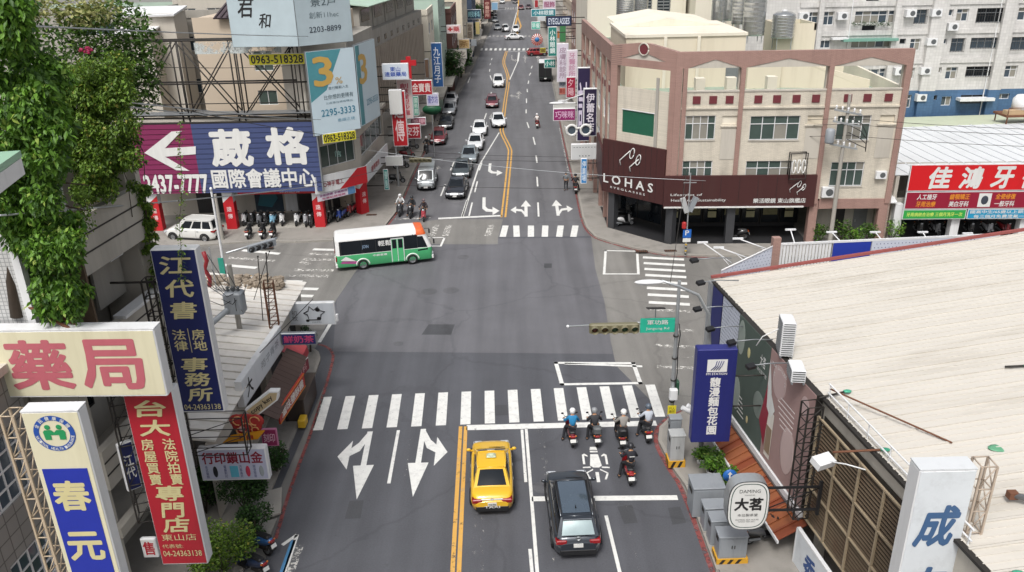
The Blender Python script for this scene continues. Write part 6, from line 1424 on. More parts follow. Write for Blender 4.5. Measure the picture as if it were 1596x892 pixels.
# ================================================================ street furniture on the near right pavement
tp_ = P(1043, 690); tpz = .13
sp = thing('traffic_signal', 'traffic signal mast with long arm, amber heads and solar panel', 'traffic signal', (tp_.x, tp_.y, tpz))
part('pole', MB().cyl((0, 0, 0), (0, 0, 8.0), .11, .07, 12), 'galvanised', sp); ax = 2.28 - tp_.x + .1
part('arm', MB().tube([(0, 0, 6.0), (-1.5, -.05, 6.1), (ax, -.1, 6.02)], [.06, .05, .035], 8), 'galvanised', sp); part('arm_tip', MB().ball((ax, -.1, 6.02), .07, 8, 6), 'white_metal', sp)
hb = part('signal_head', MB().rbox((-2.75, -.18, 5.95), (2.15, .26, .42), .05), mat('signal_olive', '6f6a52', .5), sp)
for k in range(5):
    x = -3.6 + k * .43; part('lens', MB().ball((x, -.32, 5.95), (.14, .04, .14), 12, 6), mat('lens_%d' % k, ('4a2420', '4a3a20', '24402e', '24402e', '24402e')[k], .2), hb); part('hood', MB().lathe([(.17, 0), (.17, -.22), (.155, -.22), (.155, 0)], (x, -.3, 5.95), 12, 'Y'), 'signal_olive', hb)
ss = part('street_name_sign', MB().rbox((-.9, -.34, 6.1), (1.5, .05, .68), .02), mat('sign_green', '2aae90', .45), sp); text('軍功路', .9, .22, 'plate_white', ss, (-.9, -.368, 6.25), bold=.02); text('Jungong Rd', 1.0, .15, 'plate_white', ss, (-.9, -.368, 5.94))
part('solar_panel', MB().box((-.95, 0, 6.75), (.75, .5, .04), rx=R(-18)), 'black_plastic', sp); part('bracket', MB().cyl((-.95, 0, 6.1), (-.95, 0, 6.72), .025), 'galvanised', sp)
part('control_box', MB().rbox((0, -.22, 2.6), (.36, .26, .5), .03), 'white_metal', sp); part('rear_head', MB().rbox((.16, .2, 2.7), (.3, .3, .7), .04), flat('2f5a44'), sp)
pg = part('notice_sign', _b((-.02, -.2, 1.75), (.38, .02, .46)), flat('d8c832'), sp); text('行人\n專用', .26, .3, flat('5a5320'), pg, (-.02, -.212, 1.75))
for k in range(5): part('strap', MB().lathe([(.1, -.03), (.125, -.03), (.125, .03), (.1, .03)], (0, 0, 1.0 + k * 1.1), 10), 'dark_metal', sp)
part('cable', MB().tube([(.1, -.05, 6.0), (.16, -.1, 5.5), (.1, -.1, 4.8), (.14, -.1, 3.6), (.08, -.12, 2.9)], .025, 5), 'black_plastic', sp)
lp = thing('street_lamp', 'curved grey street lamp arching over the near right corner', 'street lamp', (8.35, 31.2, .13))
hd_ = PY(1008, 440, 30.6); L0 = Vector((8.35, 31.2, .13))
part('pole', MB().tube([(0, 0, 0), (0, 0, 5.5), (-.15, -.1, 6.9), (-.7, -.3, 7.9), (-1.6, -.5, 8.4), hd_ - L0 + Vector((.6, 0, .05))], [.11, .085, .075, .065, .055, .05], 10), 'galvanised', lp)
part('lamp_head', MB().ball(hd_ - L0 + Vector((.1, 0, 0)), (.62, .16, .1), 14, 8), 'white_metal', lp); part('lamp_glass', MB().ball(hd_ - L0 + Vector((0, 0, -.05)), (.45, .12, .08), 12, 6), 'lamp_clear', lp); part('base_plate', _b((0, 0, .03), (.4, .4, .06)), 'grey_metal', lp)
# roadside cabinets
mat('cabinet_grey', '8f9499', .5, .1, var=.08, dirt=.35, dirtcol=C('55585a'), streak=True)
mat('cabinet_pale', 'a9abab', .5, var=.08, dirt=.5, dirtcol=C('5a5855'), streak=True)
def hazard_plinth(parent, w_, d_, h_):
    part('plinth', _b((0, 0, h_ / 2), (w_, d_, h_)), flat('c8962a', .7), parent)
    for k in range(int(w_ / .3) + 1):
        x = -w_ / 2 + .08 + k * .3
        if x + .28 < w_ / 2: part('hazard_stripe', MB().add([(x, -d_ / 2 - .004, .01), (x + .13, -d_ / 2 - .004, .01), (x + .26, -d_ / 2 - .004, h_ - .01), (x + .13, -d_ / 2 - .004, h_ - .01)], [(0, 1, 2, 3)]), 'black_plastic', parent)
    for k in range(int(d_ / .3)):
        y = -d_ / 2 + .08 + k * .3; part('hazard_stripe', MB().add([(-w_ / 2 - .004, y, .01), (-w_ / 2 - .004, y + .13, .01), (-w_ / 2 - .004, y + .24, h_ - .01), (-w_ / 2 - .004, y + .11, h_ - .01)], [(3, 2, 1, 0)]), 'black_plastic', parent)
def cabinet(label, px, py, w_, d_, h_, mt='cabinet_grey', plinth=0.0, rz=NEAR_RZ, dz=0.0, group='roadside utility cabinets'):
    c = P(px, py, .13); t = thing('utility_cabinet', label, 'utility cabinet', (c.x + w_ / 2, c.y + d_ / 2, .13), rz, group)
    if plinth: hazard_plinth(t, w_ + .12, d_ + .12, plinth)
    part('casing', MB().rbox((0, 0, plinth + h_ / 2), (w_, d_, h_), .02), mt, t); part('lid', MB().rbox((0, 0, plinth + h_ + .02), (w_ + .06, d_ + .06, .05), .015), mt, t)
    for s in (-1, 1): dd = part('door', _b((s * w_ * .24, -d_ / 2 - .008, plinth + h_ * .5), (w_ * .45, .014, h_ * .86)), mt, t); part('handle', _b((s * .05, -d_ / 2 - .025, plinth + h_ * .55), (.03, .02, .14)), 'dark_metal', dd)
    v = MB()
    for k in range(5): v.box((-w_ / 2 - .006, 0, plinth + h_ * .7 + k * .04), (.012, d_ * .5, .015))
    part('vent', v, 'dark_metal', t)
    return t
cabinet('tall pale cabinet on a yellow and black striped plinth by the waiting scooters', 1043, 728, .62, .55, 1.25, 'cabinet_pale', .32)
cabinet('slim grey cabinet beside the signal mast', 1042, 706, .5, .4, 1.75, 'cabinet_grey')
cabinet('largest grey cabinet, farthest of the near right row', 1078, 806, 1.25, .95, 1.35)
cabinet('second grey cabinet of the near right row', 1096, 828, .85, .6, 1.05)
cabinet('third grey cabinet of the near right row', 1106, 850, .8, .6, 1.1)
cabinet('nearest grey cabinet of the row, on a striped plinth', 1118, 878, 1.05, .6, .95, 'cabinet_grey', .22)
q = P(1128, 800, .13); bp = thing('road_sign', 'blue round road sign half hidden by the grey cabinets', 'sign', (q.x + .15, q.y + .2, .13)); part('pole', MB().cyl((0, 0, 0), (0, 0, 2.0), .03), 'galvanised', bp); part('disc', MB().lathe([(0, -.03), (.28, -.03), (.28, 0), (0, 0)], (0, 0, 1.7), 18, 'Y'), flat('1f5fa8'), bp); part('arrow', MB().add([(-.03, -.035, 1.55), (.03, -.035, 1.55), (.03, -.035, 1.75), (.1, -.035, 1.75), (0, -.035, 1.88), (-.1, -.035, 1.75), (-.03, -.035, 1.75)], [(0, 1, 2, 3, 4, 5, 6)]), 'plate_white', bp)
q = P(1065, 640, .13); cc = thing('camera_box', 'white twin camera housing sticking out beside the navy sign', 'camera', PY(1072, 640, 29.5)); part('housing', MB().cyl((-.25, 0, .15), (.1, 0, -.05), .1, .1, 10), 'white_metal', cc); part('housing', MB().cyl((.0, .1, .2), (.25, .1, -.02), .09, .09, 10), 'white_metal', cc); part('bracket', MB().tube([(.1, 0, 0), (.6, 0, 0)], .03, 5), 'grey_metal', cc)
for px, py, r_, h_, lab in ((1108, 742, .55, 1.3, 'leafy green potted plant under the navy sign'), (1136, 760, .45, 1.2, 'bushy plant beside the orange awning, right of the navy sign'), (1092, 722, .4, .9, 'low pale green plant at the foot of the street lamp')):
    c = P(px, py, .13); shrub(lab, c, r_, h_, 700, .16, 'leaf_bright', 'plants on the near right pavement', pot='white_metal')
q = P(1185, 830, .13); scooter((q.x + .2, q.y + .6, .13), R(-70), '303236', 'dark scooter tucked behind the round tea shop sign', 'parked scooters near right')
q = P(1160, 858, .13); scooter((q.x + .8, q.y + .5, .13), R(-75), '5a5c60', 'grey scooter parked below the orange awning', 'parked scooters near right')
mat('tile_tan', '9c8664', .8, var=.15)
tf = struct('paving_tiles', NF.box(MB(), 9.5, 16, .1, .138, -.2, 1.6), 'tile_tan')

# ================================================================ near left: balcony building overgrown with creepers
mat('band_concrete', 'b3aea4', .85, var=.1, scale=.7, bump=.15, dirt=.45, dirtcol=C('6d675d'), streak=True)
mat('brown_wall', '5f4d3c', .9, var=.2, scale=.8, dirt=.4, streak=True); tiles('tile_white', 'c3c3c2', '8f9090', .12, .12, msize=.012, streakdirt=.3)
V0, V1 = Vector((-13.62, 22.85, 0)), Vector((-13.0, 28.25, 0))
vb = thing('balcony_building', 'grey concrete building with deep balconies under hanging creepers', 'building', V0)
VF = Fac(vb, V0, V1); VL = VF.L
VF.B('rear_wall', 0, VL, 0, 15.8, -6, -2.1, 'band_concrete')
end = Fac(vb, V1 + Vector((-6, .6, 0)), V1 + Vector((0, 0, 0)))
en = Fac(vb, V1, V1 + Vector((-7, .8, 0))); en.B('end_wall', 0, 7, 0, 15.6, -.3, -.02, 'band_concrete')
for k, (z0, z1) in enumerate(((12.1, 13.95), (8.6, 10.0), (4.9, 6.4), (2.9, 3.3))):
    VF.B('balcony_band', 0, VL, z0, z1, -.3, 0, 'band_concrete')
    VF.B('floor_slab', 0, VL, z0 - .02, z0 + .14, -2.1, -.301, 'band_concrete')
    if z1 - z0 > 1:
        for g in (.36, .68): VF.B('groove', 0, VL, z0 + (z1 - z0) * g, z0 + (z1 - z0) * g + .05, .001, .02, 'dark_metal')
for u in (.2, VL - .25): VF.B('pier', u - .2, u + .2, 0, 15.6, -2.0, -.32, 'band_concrete')
for z0, z1 in ((14.0, 16.3), (10.05, 12.0), (6.45, 8.5), (3.35, 4.8)):
    for u in (.5,): VF.window(u, u + 2.4, z0, z1, nx=3, rows=(1,), frame='dark_metal', glass='glass_dark', rev=2.0, fw=.07, name='balcony_window')
VF.B('side_panel', 3.2, 4.9, 10.05, 12.0, -1.2, -1.1, 'concrete'); part('balcony_lamp', MB().box(VF.p(3.9, 11.8, -.6), (.8, .15, .1), rz=VF.rz), 'white_metal', vb)
VF.B('balcony_ledge', 2.7, VL, 9.98, 10.1, -.35, .1, 'white_metal')
# white tiled neighbour and brown recess at the far left
wt = thing('tiled_building', 'white tiled building with a brown recess at the left edge', 'building', (-16.2, 21.5, 0)); WF = Fac(wt, (-24, 21.7), (-12, 21.4))
ue, ub = WF.uz(27, 410)[0], WF.uz(112, 450)[0]
WF.B('wall', 0, ue, 10.4, 15.3, -3, 0, 'tile_white'); WF.B('brown_recess', ue + .02, ub, 10.6, 14.6, -.9, -.8, 'brown_wall'); WF.B('pier', ue - .12, ue + .1, 10.4, 15.0, -.2, .04, 'white_metal')
gr = MB()
for k in range(4): WF.box(gr, ue + .35, ue + 1.1, 11.6 + k * .3, 11.63 + k * .3, -.5, -.45); WF.box(gr, ue + .35 + k * .24, ue + .38 + k * .24, 11.6, 12.53, -.5, -.45)
part('window_grille', gr, 'dark_metal', wt)
cn = thing('cornice', 'pale green edged white cornice corner at the far left', 'cornice', PY(-32, 268, 14)); part('gutter', MB().box((0, 0, .1), (.9, 1.6, .12), rz=.2), flat('8fb39a'), cn); part('fascia', MB().box((0.02, -.02, -.12), (.86, 1.56, .3), rz=.2), 'white_metal', cn)
# lower left front with lattice windows
lf = thing('shop_house', 'grey tiled shop house with white lattice windows behind the lower left signs', 'building', (-15, 15, 0)); SFc = Fac(lf, (-15.0, 14.5), (-14.6, 21.3))
SFc.wall('wall', 0, 6.8, 0, 10.6, [(4.4, 6.2, 6.8, 8.9), (1.8, 3.8, 6.8, 8.9), (4.4, 6.2, 3.0, 5.2), (1.8, 3.8, 3.0, 5.2)], tiles('tile_lowgrey', '8d8b87', '5d5b58', .5, .5, msize=.02))
SFc.B('rear_mass', 0, 6.8, 0, 10.5, -5, -.6, 'concrete'); SFc.B('eave', 0, 6.9, 10.6, 10.85, -.3, .2, 'concrete_pale')
for u, u1_, z in ((4.4, 6.2, 6.8), (1.8, 3.8, 6.8), (4.4, 6.2, 3.0), (1.8, 3.8, 3.0)): SFc.window(u, u1_, z, z + 2.1, nx=4, rows=(1, 1, 1, 1), frame='white_metal', glass='glass_blue', rev=.1, fw=.05)

# creepers and roof-garden tree
def leafmass(mb, spots, size, droop=.3, dens=1.0):
    for px, py, Y, rx, rz_, n in spots: leaves(mb, PY(px, py, Y), (rx, rx * .8, rz_), int(n * dens), size, .5, .2, droop)
random.seed(21)
gt = thing('garden_tree', 'large bright green tree spilling over the roof edge at the upper left', 'tree', (-14.2, 21.5, 12)); m = MB(); base = Vector(gt.location)
m.tube([(0, 0, 0), (.2, .2, 2.5), (.8, -.1, 4.6), (1.2, -.4, 6.3)], [.2, .16, .11, .05], 8)
for k in range(9): a = k * .7; m.tube([(.3 + .05 * k, .1, 2.6 + k * .4), (.6 + math.cos(a) * 1.0, math.sin(a) * 1.0, 3.4 + k * .4), (.8 + math.cos(a) * 1.9, math.sin(a) * 1.9, 3.1 + k * .38)], [.06, .04, .015], 5)
part('trunk', m, 'bark', gt)
def clumps(m, n, xy, Y0, Y1, r0, r1, dens, size, droop):
    k = 0
    while k < n:
        px, py = random.uniform(-25, 260), random.uniform(0, 500)
        lo, hi = xy(py)
        if not lo <= px <= hi: continue
        r_ = random.uniform(r0, r1); leaves(m, PY(px, py, random.uniform(Y0, Y1)), (r_, r_ * .8, r_ * random.uniform(.6, 1.3)), int(dens * r_ * r_), size * random.uniform(.8, 1.2), .5, .1, droop); k += 1
m = MB(); clumps(m, 80, lambda y: (-25, 35) if y < 90 else (-25, 88) if y < 330 else (20, 118) if y < 420 else (45, 120) if y < 485 else (1, 0), 20, 22.4, .26, .56, 1900, .17, 1.1); clumps(m, 14, lambda y: (-25, 75) if 60 < y < 380 else (1, 0), 21.5, 22.6, .5, .8, 1000, .17, .8)
m.v = [(x - base.x, y - base.y, z - base.z) for x, y, z in m.v]; part('crown', m, 'leaf_bright', gt)
cp = thing('creeper', 'dense hanging creeper covering the end of the balcony building', 'creeper', (-12.9, 28.2, 10)); base = Vector(cp.location)
m = MB()
for k in range(20):
    p0 = PY(random.uniform(120, 205), random.uniform(110, 230), random.uniform(26.5, 28.6)); ln = random.uniform(.8, 2.6); m.tube([p0 - base, p0 - base + Vector((random.uniform(-.2, .3), 0, -ln * .5)), p0 - base + Vector((random.uniform(-.3, .3), 0, -ln))], .015, 4)
for k in range(2):
    pts = [PY(224 + k * 3 + y * .09 + random.uniform(-4, 4), 300 + y, 28.0) - base for y in range(0, 340, 34)]; m.tube(pts, .018, 4)
part('stems', m, 'bark', cp)
m = MB(); clumps(m, 120, lambda y: (80, 196) if 95 < y < 170 else (90, 207) if 170 <= y < 240 else (120, 210) if 240 <= y < 300 else (1, 0), 25.4, 27.4, .2, .5, 2600, .12, .8); clumps(m, 50, lambda y: (208 + (y - 290) * .19, 228 + (y - 290) * .19) if 290 < y < 500 else (1, 0), 27.8, 28.2, .1, .24, 5200, .12, .9); leafmass(m, [(252, 560, 28, .18, .8, 260), (260, 620, 28, .18, .7, 200), (130, 320, 24, .3, .9, 260), (105, 210, 26.6, .9, .7, 900), (160, 150, 27.2, 1.0, .5, 900)], .12, .8)
m.v = [(x - base.x, y - base.y, z - base.z) for x, y, z in m.v]; part('foliage', m, 'leaf_ivy', cp)
cp2 = thing('creeper', 'thin creeper strand dangling in front of the arrow billboard and navy sign', 'creeper', PY(280, 300, 24.3)); base = Vector(cp2.location)
pts = [PY(282 - 2 * math.sin(k), 195 + k * 20, 24.3) - base for k in range(13)]; part('stem', MB().tube(pts, .008, 4), 'bark', cp2); m = MB()
for p_ in pts: leaves(m, p_, (.12, .1, .2), 22, .1, .5, 0, .4)
part('foliage', m, 'leaf_ivy', cp2)
rb = thing('roof_shrubs', 'dark shrubs with a few pink flowers on the roof behind the creeper', 'shrubs', (-14.5, 31, 15.5)); base = Vector(rb.location)
m = MB(); leafmass(m, [(100, 60, 30, 1.8, 1.0, 900), (170, 50, 31, 1.6, 1.2, 1000), (200, 110, 31, 1.2, 1.2, 900), (150, 100, 30, 1.4, .9, 700), (225, 80, 31.5, .9, 1.0, 450), (190, 30, 32, 1.0, .9, 400), (215, 140, 31, .9, .9, 500)], .2, .3)
m.v = [(x - base.x, y - base.y, z - base.z) for x, y, z in m.v]; part('foliage', m, 'leaf_dark', rb)
m = MB()
for px, py in ((110, 20), (150, 15), (60, 10), (30, 18), (130, 25)): leaves(m, PY(px, py, 30) - base, (.8, .6, .5), 260, .2, .5, .1)
part('pale_foliage', m, 'leaf_pale', rb)
m = MB()
for k in range(14): q = PY(random.uniform(125, 145), random.uniform(70, 85), 29.3) - base; m.ball(q, .06, 6, 4)
part('flowers', m, flat('b0285a'), rb); part('stems', MB().tube([(0, 0, -1), (.3, 0, .5), (.2, .2, 2)], .06, 5).tube([(-1, 0, -1), (-1.4, 0, .6), (-1.2, .2, 1.8)], .06, 5), 'bark', rb)
rwall = thing('roof_building', 'plain roof level wall carrying the shrubs behind the balcony building', 'building', (-19.2, 30, 0)); part('wall', _b((0, 1.5, 7.6), (5.0, 3, 15.2)), 'band_concrete', rwall); part('coping', _b((0, 1.5, 15.26), (5.2, 3.2, .1)), 'concrete', rwall)

# ================================================================ big vertical shop signs at the near left
mat('cream_face', 'd3cdb0', .45, var=.06, dirt=.3, dirtcol=C('a39a78'), streak=True); mat('sign_navy', '1b2358', .45, var=.1, dirt=.3, dirtcol=C('0d1230'), streak=True); mat('sign_red', 'a82230', .45, var=.1, dirt=.3, dirtcol=C('701520'), streak=True); mat('royal', '1f2f9a', .4)
mat('gold_text', 'c9bf8f', .5); mat('pink_text', 'b4606a', .5)
t1, w_, h_, fy = psign('pharmacy_sign', 'wide cream pharmacy sign with two red characters at the left edge', (-40, 512, 258, 612), 21.0, .45, 'cream_face', 'white_metal', rz=R(-1.5), rim=.04)
for ch, px in (('藥', 68), ('局', 181)):
    x = (PY(px, 562, 21).x - t1.location.x); text(ch, 1.9 * .92, h_ * .72, 'pink_text', t1, (x, fy, -.02), bold=.035)
part('stay', MB().tube([(.3, -.1, h_ / 2), (-1.5, .6, h_ / 2 + .6), (-4, 1.0, h_ / 2 + 1.3)], .05, 6).tube([(.4, .1, h_ / 2), (-1.5, .9, h_ / 2 + .55), (-4, 1.3, h_ / 2 + 1.2)], .04, 6), 'rust', t1); part('drip_cover', _b((0, 0, h_ / 2 + .015), (w_, .46, .03)), 'white_metal', t1)
t2, w_, h_, fy = psign('pharmacy_sign', 'white upright sign with green and blue round emblem over a royal blue panel', (94, 652, 178, 1000), 17.0, .4, 'cream_face', 'white_metal', rim=.03)
part('blue_panel', _b((.0, fy - .004, -h_ * .1), (w_ * .8, .01, h_ * .76)), 'royal', t2)
for k, ch in enumerate('春元堂'): text(ch, w_ * .62, w_ * .62, 'gold_text', t2, (0, fy - .01, h_ * .17 - k * h_ * .215), bold=.045)
ez = h_ / 2 - w_ * .43; er = w_ * .36
def ringp(name, r0, r1, mt, t, c, y, n=40): part(name, MB().add([(c[0] + r * math.cos(6.28319 * i / n), y, c[1] + r * math.sin(6.28319 * i / n)) for r in (r0, r1) for i in range(n)], [(i, (i + 1) % n, n + (i + 1) % n, n + i) for i in range(n)]), mt, t)
ringp('emblem_ring', er, er * .74, flat('1f4a9a'), t2, (0, ez), fy - .006)
m = MB()
for s in (-1, 1): m.ball((s * er * .28, fy - .008, ez + er * .36), (er * .14, .004, er * .14), 12, 6); m.add([(s * er * .5, fy - .008, ez - er * .35), (s * er * .2, fy - .008, ez - er * .35), (s * er * .2, fy - .008, ez - er * .08), (s * er * .0, fy - .008, ez - er * .08), (s * er * .0, fy - .008, ez + er * .06), (s * er * .12, fy - .008, ez + er * .2), (s * er * .45, fy - .008, ez + er * .2), (s * er * .54, fy - .008, ez + er * .1)], [(0, 1, 2, 3, 4, 5, 6, 7)])
part('emblem_figures', m, flat('1f8a52'), t2)
def ringtext(body, r_, a0, a1, size, mt, t, c, y, flip=False):
    n = len(body)
    for i, ch in enumerate(body):
        if ch == ' ': continue
        a = R(a0 + (a1 - a0) * i / (n - 1)); text(ch, size * (.55 if ord(ch) < 128 else 1), size, mt, t, (c[0] + r_ * math.cos(a), y, c[1] + r_ * math.sin(a)), rot=a - math.pi / 2 + (math.pi if flip else 0), bold=.02)
ringtext('全民健康保險', er * .87, 150, 30, er * .2, 'plate_white', t2, (0, ez), fy - .01); ringtext('NATIONAL HEALTH INSURANCE', er * .87, 190, 350, er * .15, 'plate_white', t2, (0, ez), fy - .01, True)
part('top_cover', _b((0, 0, h_ / 2 + .015), (w_, .42, .03)), 'white_metal', t2)
lattice('lattice_frame', 'rusty pale ladder frame holding the white pharmacy sign', (t2.location.x - w_ / 2 - .35, 17.0, t2.location.z - h_ / 2), .3, .4, h_ - .1, 12, weathered('b5a48c'), 0)
t3, w_, h_, fy = psign('estate_sign', 'tall red upright sign with gold brush characters hung by a white cabinet', (228, 612, 302, 875), 21.7, .5, 'sign_red', 'white_metal', rim=.03)
part('top_panel', _b((0, fy - .002, h_ / 2 - .12), (w_ * .5, .01, .18)), flat('c23038'), t3)
for ch, z, s_ in (('台', .41, .6), ('大', .305, .62), ('專', -.065, .58), ('門', -.165, .5), ('店', -.255, .58)): text(ch, w_ * s_, h_ * .085, 'gold_text', t3, (0, fy - .006, h_ * z), bold=.035, shear=.1)
text('法院拍賣', w_ * .26, h_ * .26, 'gold_text', t3, (w_ * .22, fy - .006, h_ * .115), bold=.025, vert=True); text('房屋買賣', w_ * .26, h_ * .26, 'gold_text', t3, (-w_ * .22, fy - .006, h_ * .115), bold=.025, vert=True)
text('東山店', w_ * .75, h_ * .04, 'gold_text', t3, (0, fy - .006, -h_ * .33)); text('代表號:', w_ * .45, h_ * .025, 'gold_text', t3, (-w_ * .18, fy - .006, -h_ * .385)); text('04-24363138', w_ * .84, h_ * .035, 'gold_text', t3, (0, fy - .006, -h_ * .43), bold=.01)
t4, w_, h_, fy = psign('office_sign', 'tall navy upright sign with silver brush characters beside the creeper', (264, 392, 332, 640), 24.8, .45, 'sign_navy', 'white_metal', rim=.04)
for ch, z, s_ in (('江', .41, .7), ('代', .275, .62), ('書', .145, .6), ('事', -.19, .62), ('務', -.285, .6), ('所', -.385, .6)): text(ch, w_ * s_, h_ * (.1 if z > 0 else .085), 'gold_text', t4, (0, fy - .006, h_ * z), bold=.03, shear=.12)
text('法律', w_ * .3, h_ * .13, 'gold_text', t4, (-w_ * .22, fy - .006, -.02 * h_ - .1), bold=.02, vert=True); text('房地', w_ * .3, h_ * .13, 'gold_text', t4, (w_ * .22, fy - .006, -.02 * h_ - .1), bold=.02, vert=True); part('divider', _b((0, fy - .004, -.04 * h_), (.02, .006, h_ * .15)), 'gold_text', t4)
text('04-24363138', w_ * .86, h_ * .035, 'gold_text', t4, (0, fy - .006, -h_ * .465), bold=.01)
for z in (.3, -.2): part('arm', MB().tube([(-w_ / 2, 0, h_ * z), (-w_ / 2 - 1.6, 0, h_ * z)], .04, 5), 'dark_metal', t4)
lattice('lattice_frame', 'black lattice bracket behind the navy and red upright signs', (t4.location.x - w_ / 2 - .35, 24.9, 4.2), .4, .4, 7.5, 12, 'dark_metal', 0)
t5, w_, h_, fy = psign('office_sign', 'small tilted navy sign between the pharmacy and red signs', (190, 690, 212, 760), 22.5, .2, 'sign_navy', 'white_metal', rz=R(40), rim=.03); text('江代', w_ * .6, h_ * .5, 'plate_white', t5, (0, fy, 0), bold=.03, vert=True)
t6, w_, h_, fy = psign('small_sign', 'small white sign with red lettering under the red upright sign', (222, 838, 246, 866), 22.4, .15, 'plate_white', 'white_metal'); text('售', w_ * .7, h_ * .7, flat('b02030'), t6, (0, fy, 0), bold=.03)
lattice('lattice_frame', 'black lattice truss between the white and red upright signs', (-12.5, 22.6, 4.0), .5, .6, 6.0, 8, 'dark_metal', R(20))
lattice('lattice_frame', 'black horizontal truss over the low roof beside the navy sign', (-11.2, 26.2, 4.1), 2.3, .5, 1.6, 2, 'dark_metal', 0)

# ================================================================ low corner shop row with the weathered white roof
mat('roof_old', 'dbd7d0', .6, .05, var=.1, scale=.8, dirt=.3, dirtcol=C('6e563f')); mat('brown_awning', '4a3a34', .7, var=.2)
ls_ = thing('shop_row', 'low shop row under a weathered white corrugated roof at the left corner', 'building', (-11.9, 29, 0)); base = Vector(ls_.location)
ra, rb_ = (Vector((-11.7, 27.2, 3.9)), Vector((-11.7, 43.3, 3.9))), (Vector((-20, 27.6, 4.6)), Vector((-20, 44.2, 4.6)))
for i in range(24):
    u0, u1 = i / 24, (i + 1) / 24 - .0012; p0, p1, p2, p3 = ra[0].lerp(ra[1], u0), ra[0].lerp(ra[1], u1), rb_[0].lerp(rb_[1], u1), rb_[0].lerp(rb_[1], u0)
    m = MB(); m.slab([v - base for v in (p0, p1, p2, p3)], .04); m.slab([v - base + Vector((0, 0, .06)) for v in (p0, p0.lerp(p1, .12), p3.lerp(p2, .12), p3)], .07); o = part('roof_panel', m, 'roof_old', ls_); o.location.z = random.uniform(0, .015)
ShF = Fac(ls_, (-12.1, 27.2), (-12.1, 43.2)); ShF.wall('wall', 0, 16, .1, 3.8, [(1, 4, .2, 2.6), (5, 8, .2, 2.6), (9, 12, .2, 2.6), (12.6, 15.2, .2, 2.6)], 'concrete_pale', rev=.3)
for u in (1, 5, 9): ShF.B('shop_opening', u, u + 3, .2, 2.6, -.6, -.32, 'floor_dark')
ShF.B('shop_opening', 12.6, 15.2, .2, 2.6, -.6, -.32, 'glass_dark'); NE = Fac(ls_, (-12.1, 43.2), (-20, 44)); NE.B('end_wall', 0, 7.9, .1, 3.8, -.25, 0, 'concrete_pale')
# fascia sign on the eave
fa, fb = Vector((-11.45, 36.6, 0)), Vector((-11.75, 31.0, 0)); FS = Fac(None, fb, fa)
fs2 = thing('fascia_sign', 'long white tea shop fascia sign tilted along the low roof edge', 'sign', (FS.w(FS.L / 2, 3.75)), FS.rz)
part('cabinet', _b((0, .15, 0), (FS.L, .3, 1.25)), 'white_metal', fs2); part('panel', _b((0, -.006, 0), (FS.L - .1, .01, 1.15)), flat('d5d9dc'), fs2); text('大', .75, .8, 'black_plastic', fs2, (-FS.L / 2 + .8, -.014, 0), bold=.03); text('苑子青茶', 2.6, .4, flat('8d9296'), fs2, (.9, -.014, .05))
# cow sign
q = P(484, 490, 3.2)
cw_, w_, h_, fy = psign('projecting_sign', 'white drink shop sign with a black spotted cow outline over the corner', (440, 471, 523, 505), 40.6, .25, flat('c6ccd2'), 'white_metal')
m = MB(); cx = .3
m.tube([(cx - .55, fy, .05), (cx - .3, fy, .18), (cx - .22, fy, .45), (cx, fy, .22), (cx + .25, fy, .42), (cx + .3, fy, .2), (cx + .6, fy, .12), (cx + .38, fy, -.05), (cx + .32, fy, -.35), (cx - .3, fy, -.35), (cx - .35, fy, -.05), (cx - .55, fy, .05)], .03, 5); part('cow_outline', m, 'black_plastic', cw_)
part('cow_spots', MB().ball((cx + .22, fy, .24), (.13, .006, .12), 10, 6).ball((cx + .25, fy, -.28), (.12, .006, .1), 10, 6).ball((cx - .38, fy, -.4), (.1, .006, .08), 10, 6), 'black_plastic', cw_); text('初牧', .3, .6, flat('5a5c60'), cw_, (-.75, fy, -.1), vert=True); text('CHUMU', .5, .07, flat('5a5c60'), cw_, (.4, fy, -.5))
part('mount', MB().tube([(-w_ / 2, .05, .3), (-w_ / 2 - 1.2, .1, .3)], .04, 5).tube([(-w_ / 2, .05, -.3), (-w_ / 2 - 1.2, .1, -.3)], .04, 5), 'dark_metal', cw_); part('end_lamp', MB().rbox((w_ / 2 + .08, -.1, -.25), (.14, .2, .4), .03), 'white_metal', cw_)
ng, w_, h_, fy = psign('projecting_sign', 'purple and red neon lettered sign below the cow sign', (439, 518, 494, 536), 36.4, .25, flat('232a5a'), 'grey_metal'); text('鮮奶茶', w_ * .85, h_ * .6, flat('b8406a'), ng, (0, fy, 0), bold=.03)
aw2 = thing('awning', 'brown timber striped awning below the white fascia sign', 'awning', (-11.6, 33.5, 0)); base = Vector(aw2.location)
for k in range(14):
    y = 30.9 + k * .42; m = MB(); m.slab([Vector((-11.35, y, 3.05)) - base, Vector((-10.35, y, 2.5)) - base, Vector((-10.35, y + .4, 2.5)) - base, Vector((-11.35, y + .4, 3.05)) - base], .03); part('board', m, 'brown_awning', aw2)
raw = thing('awning', 'bright red awning over the corner kiosk below the neon sign', 'awning', (-11.2, 38, 0)); base = Vector(raw.location)
m = MB(); m.slab([v - base for v in (Vector((-11.6, 36.7, 2.9)), Vector((-10.75, 36.7, 2.35)), Vector((-10.75, 38.3, 2.35)), Vector((-11.6, 38.3, 2.9)))], .04); part('canopy', m, flat('b8484c'), raw); m = MB(); m.slab([v - base for v in (Vector((-10.75, 36.7, 2.35)), Vector((-10.7, 36.7, 1.95)), Vector((-10.7, 38.3, 1.95)), Vector((-10.75, 38.3, 2.35)))], .02); part('valance', m, flat('a02830'), raw)
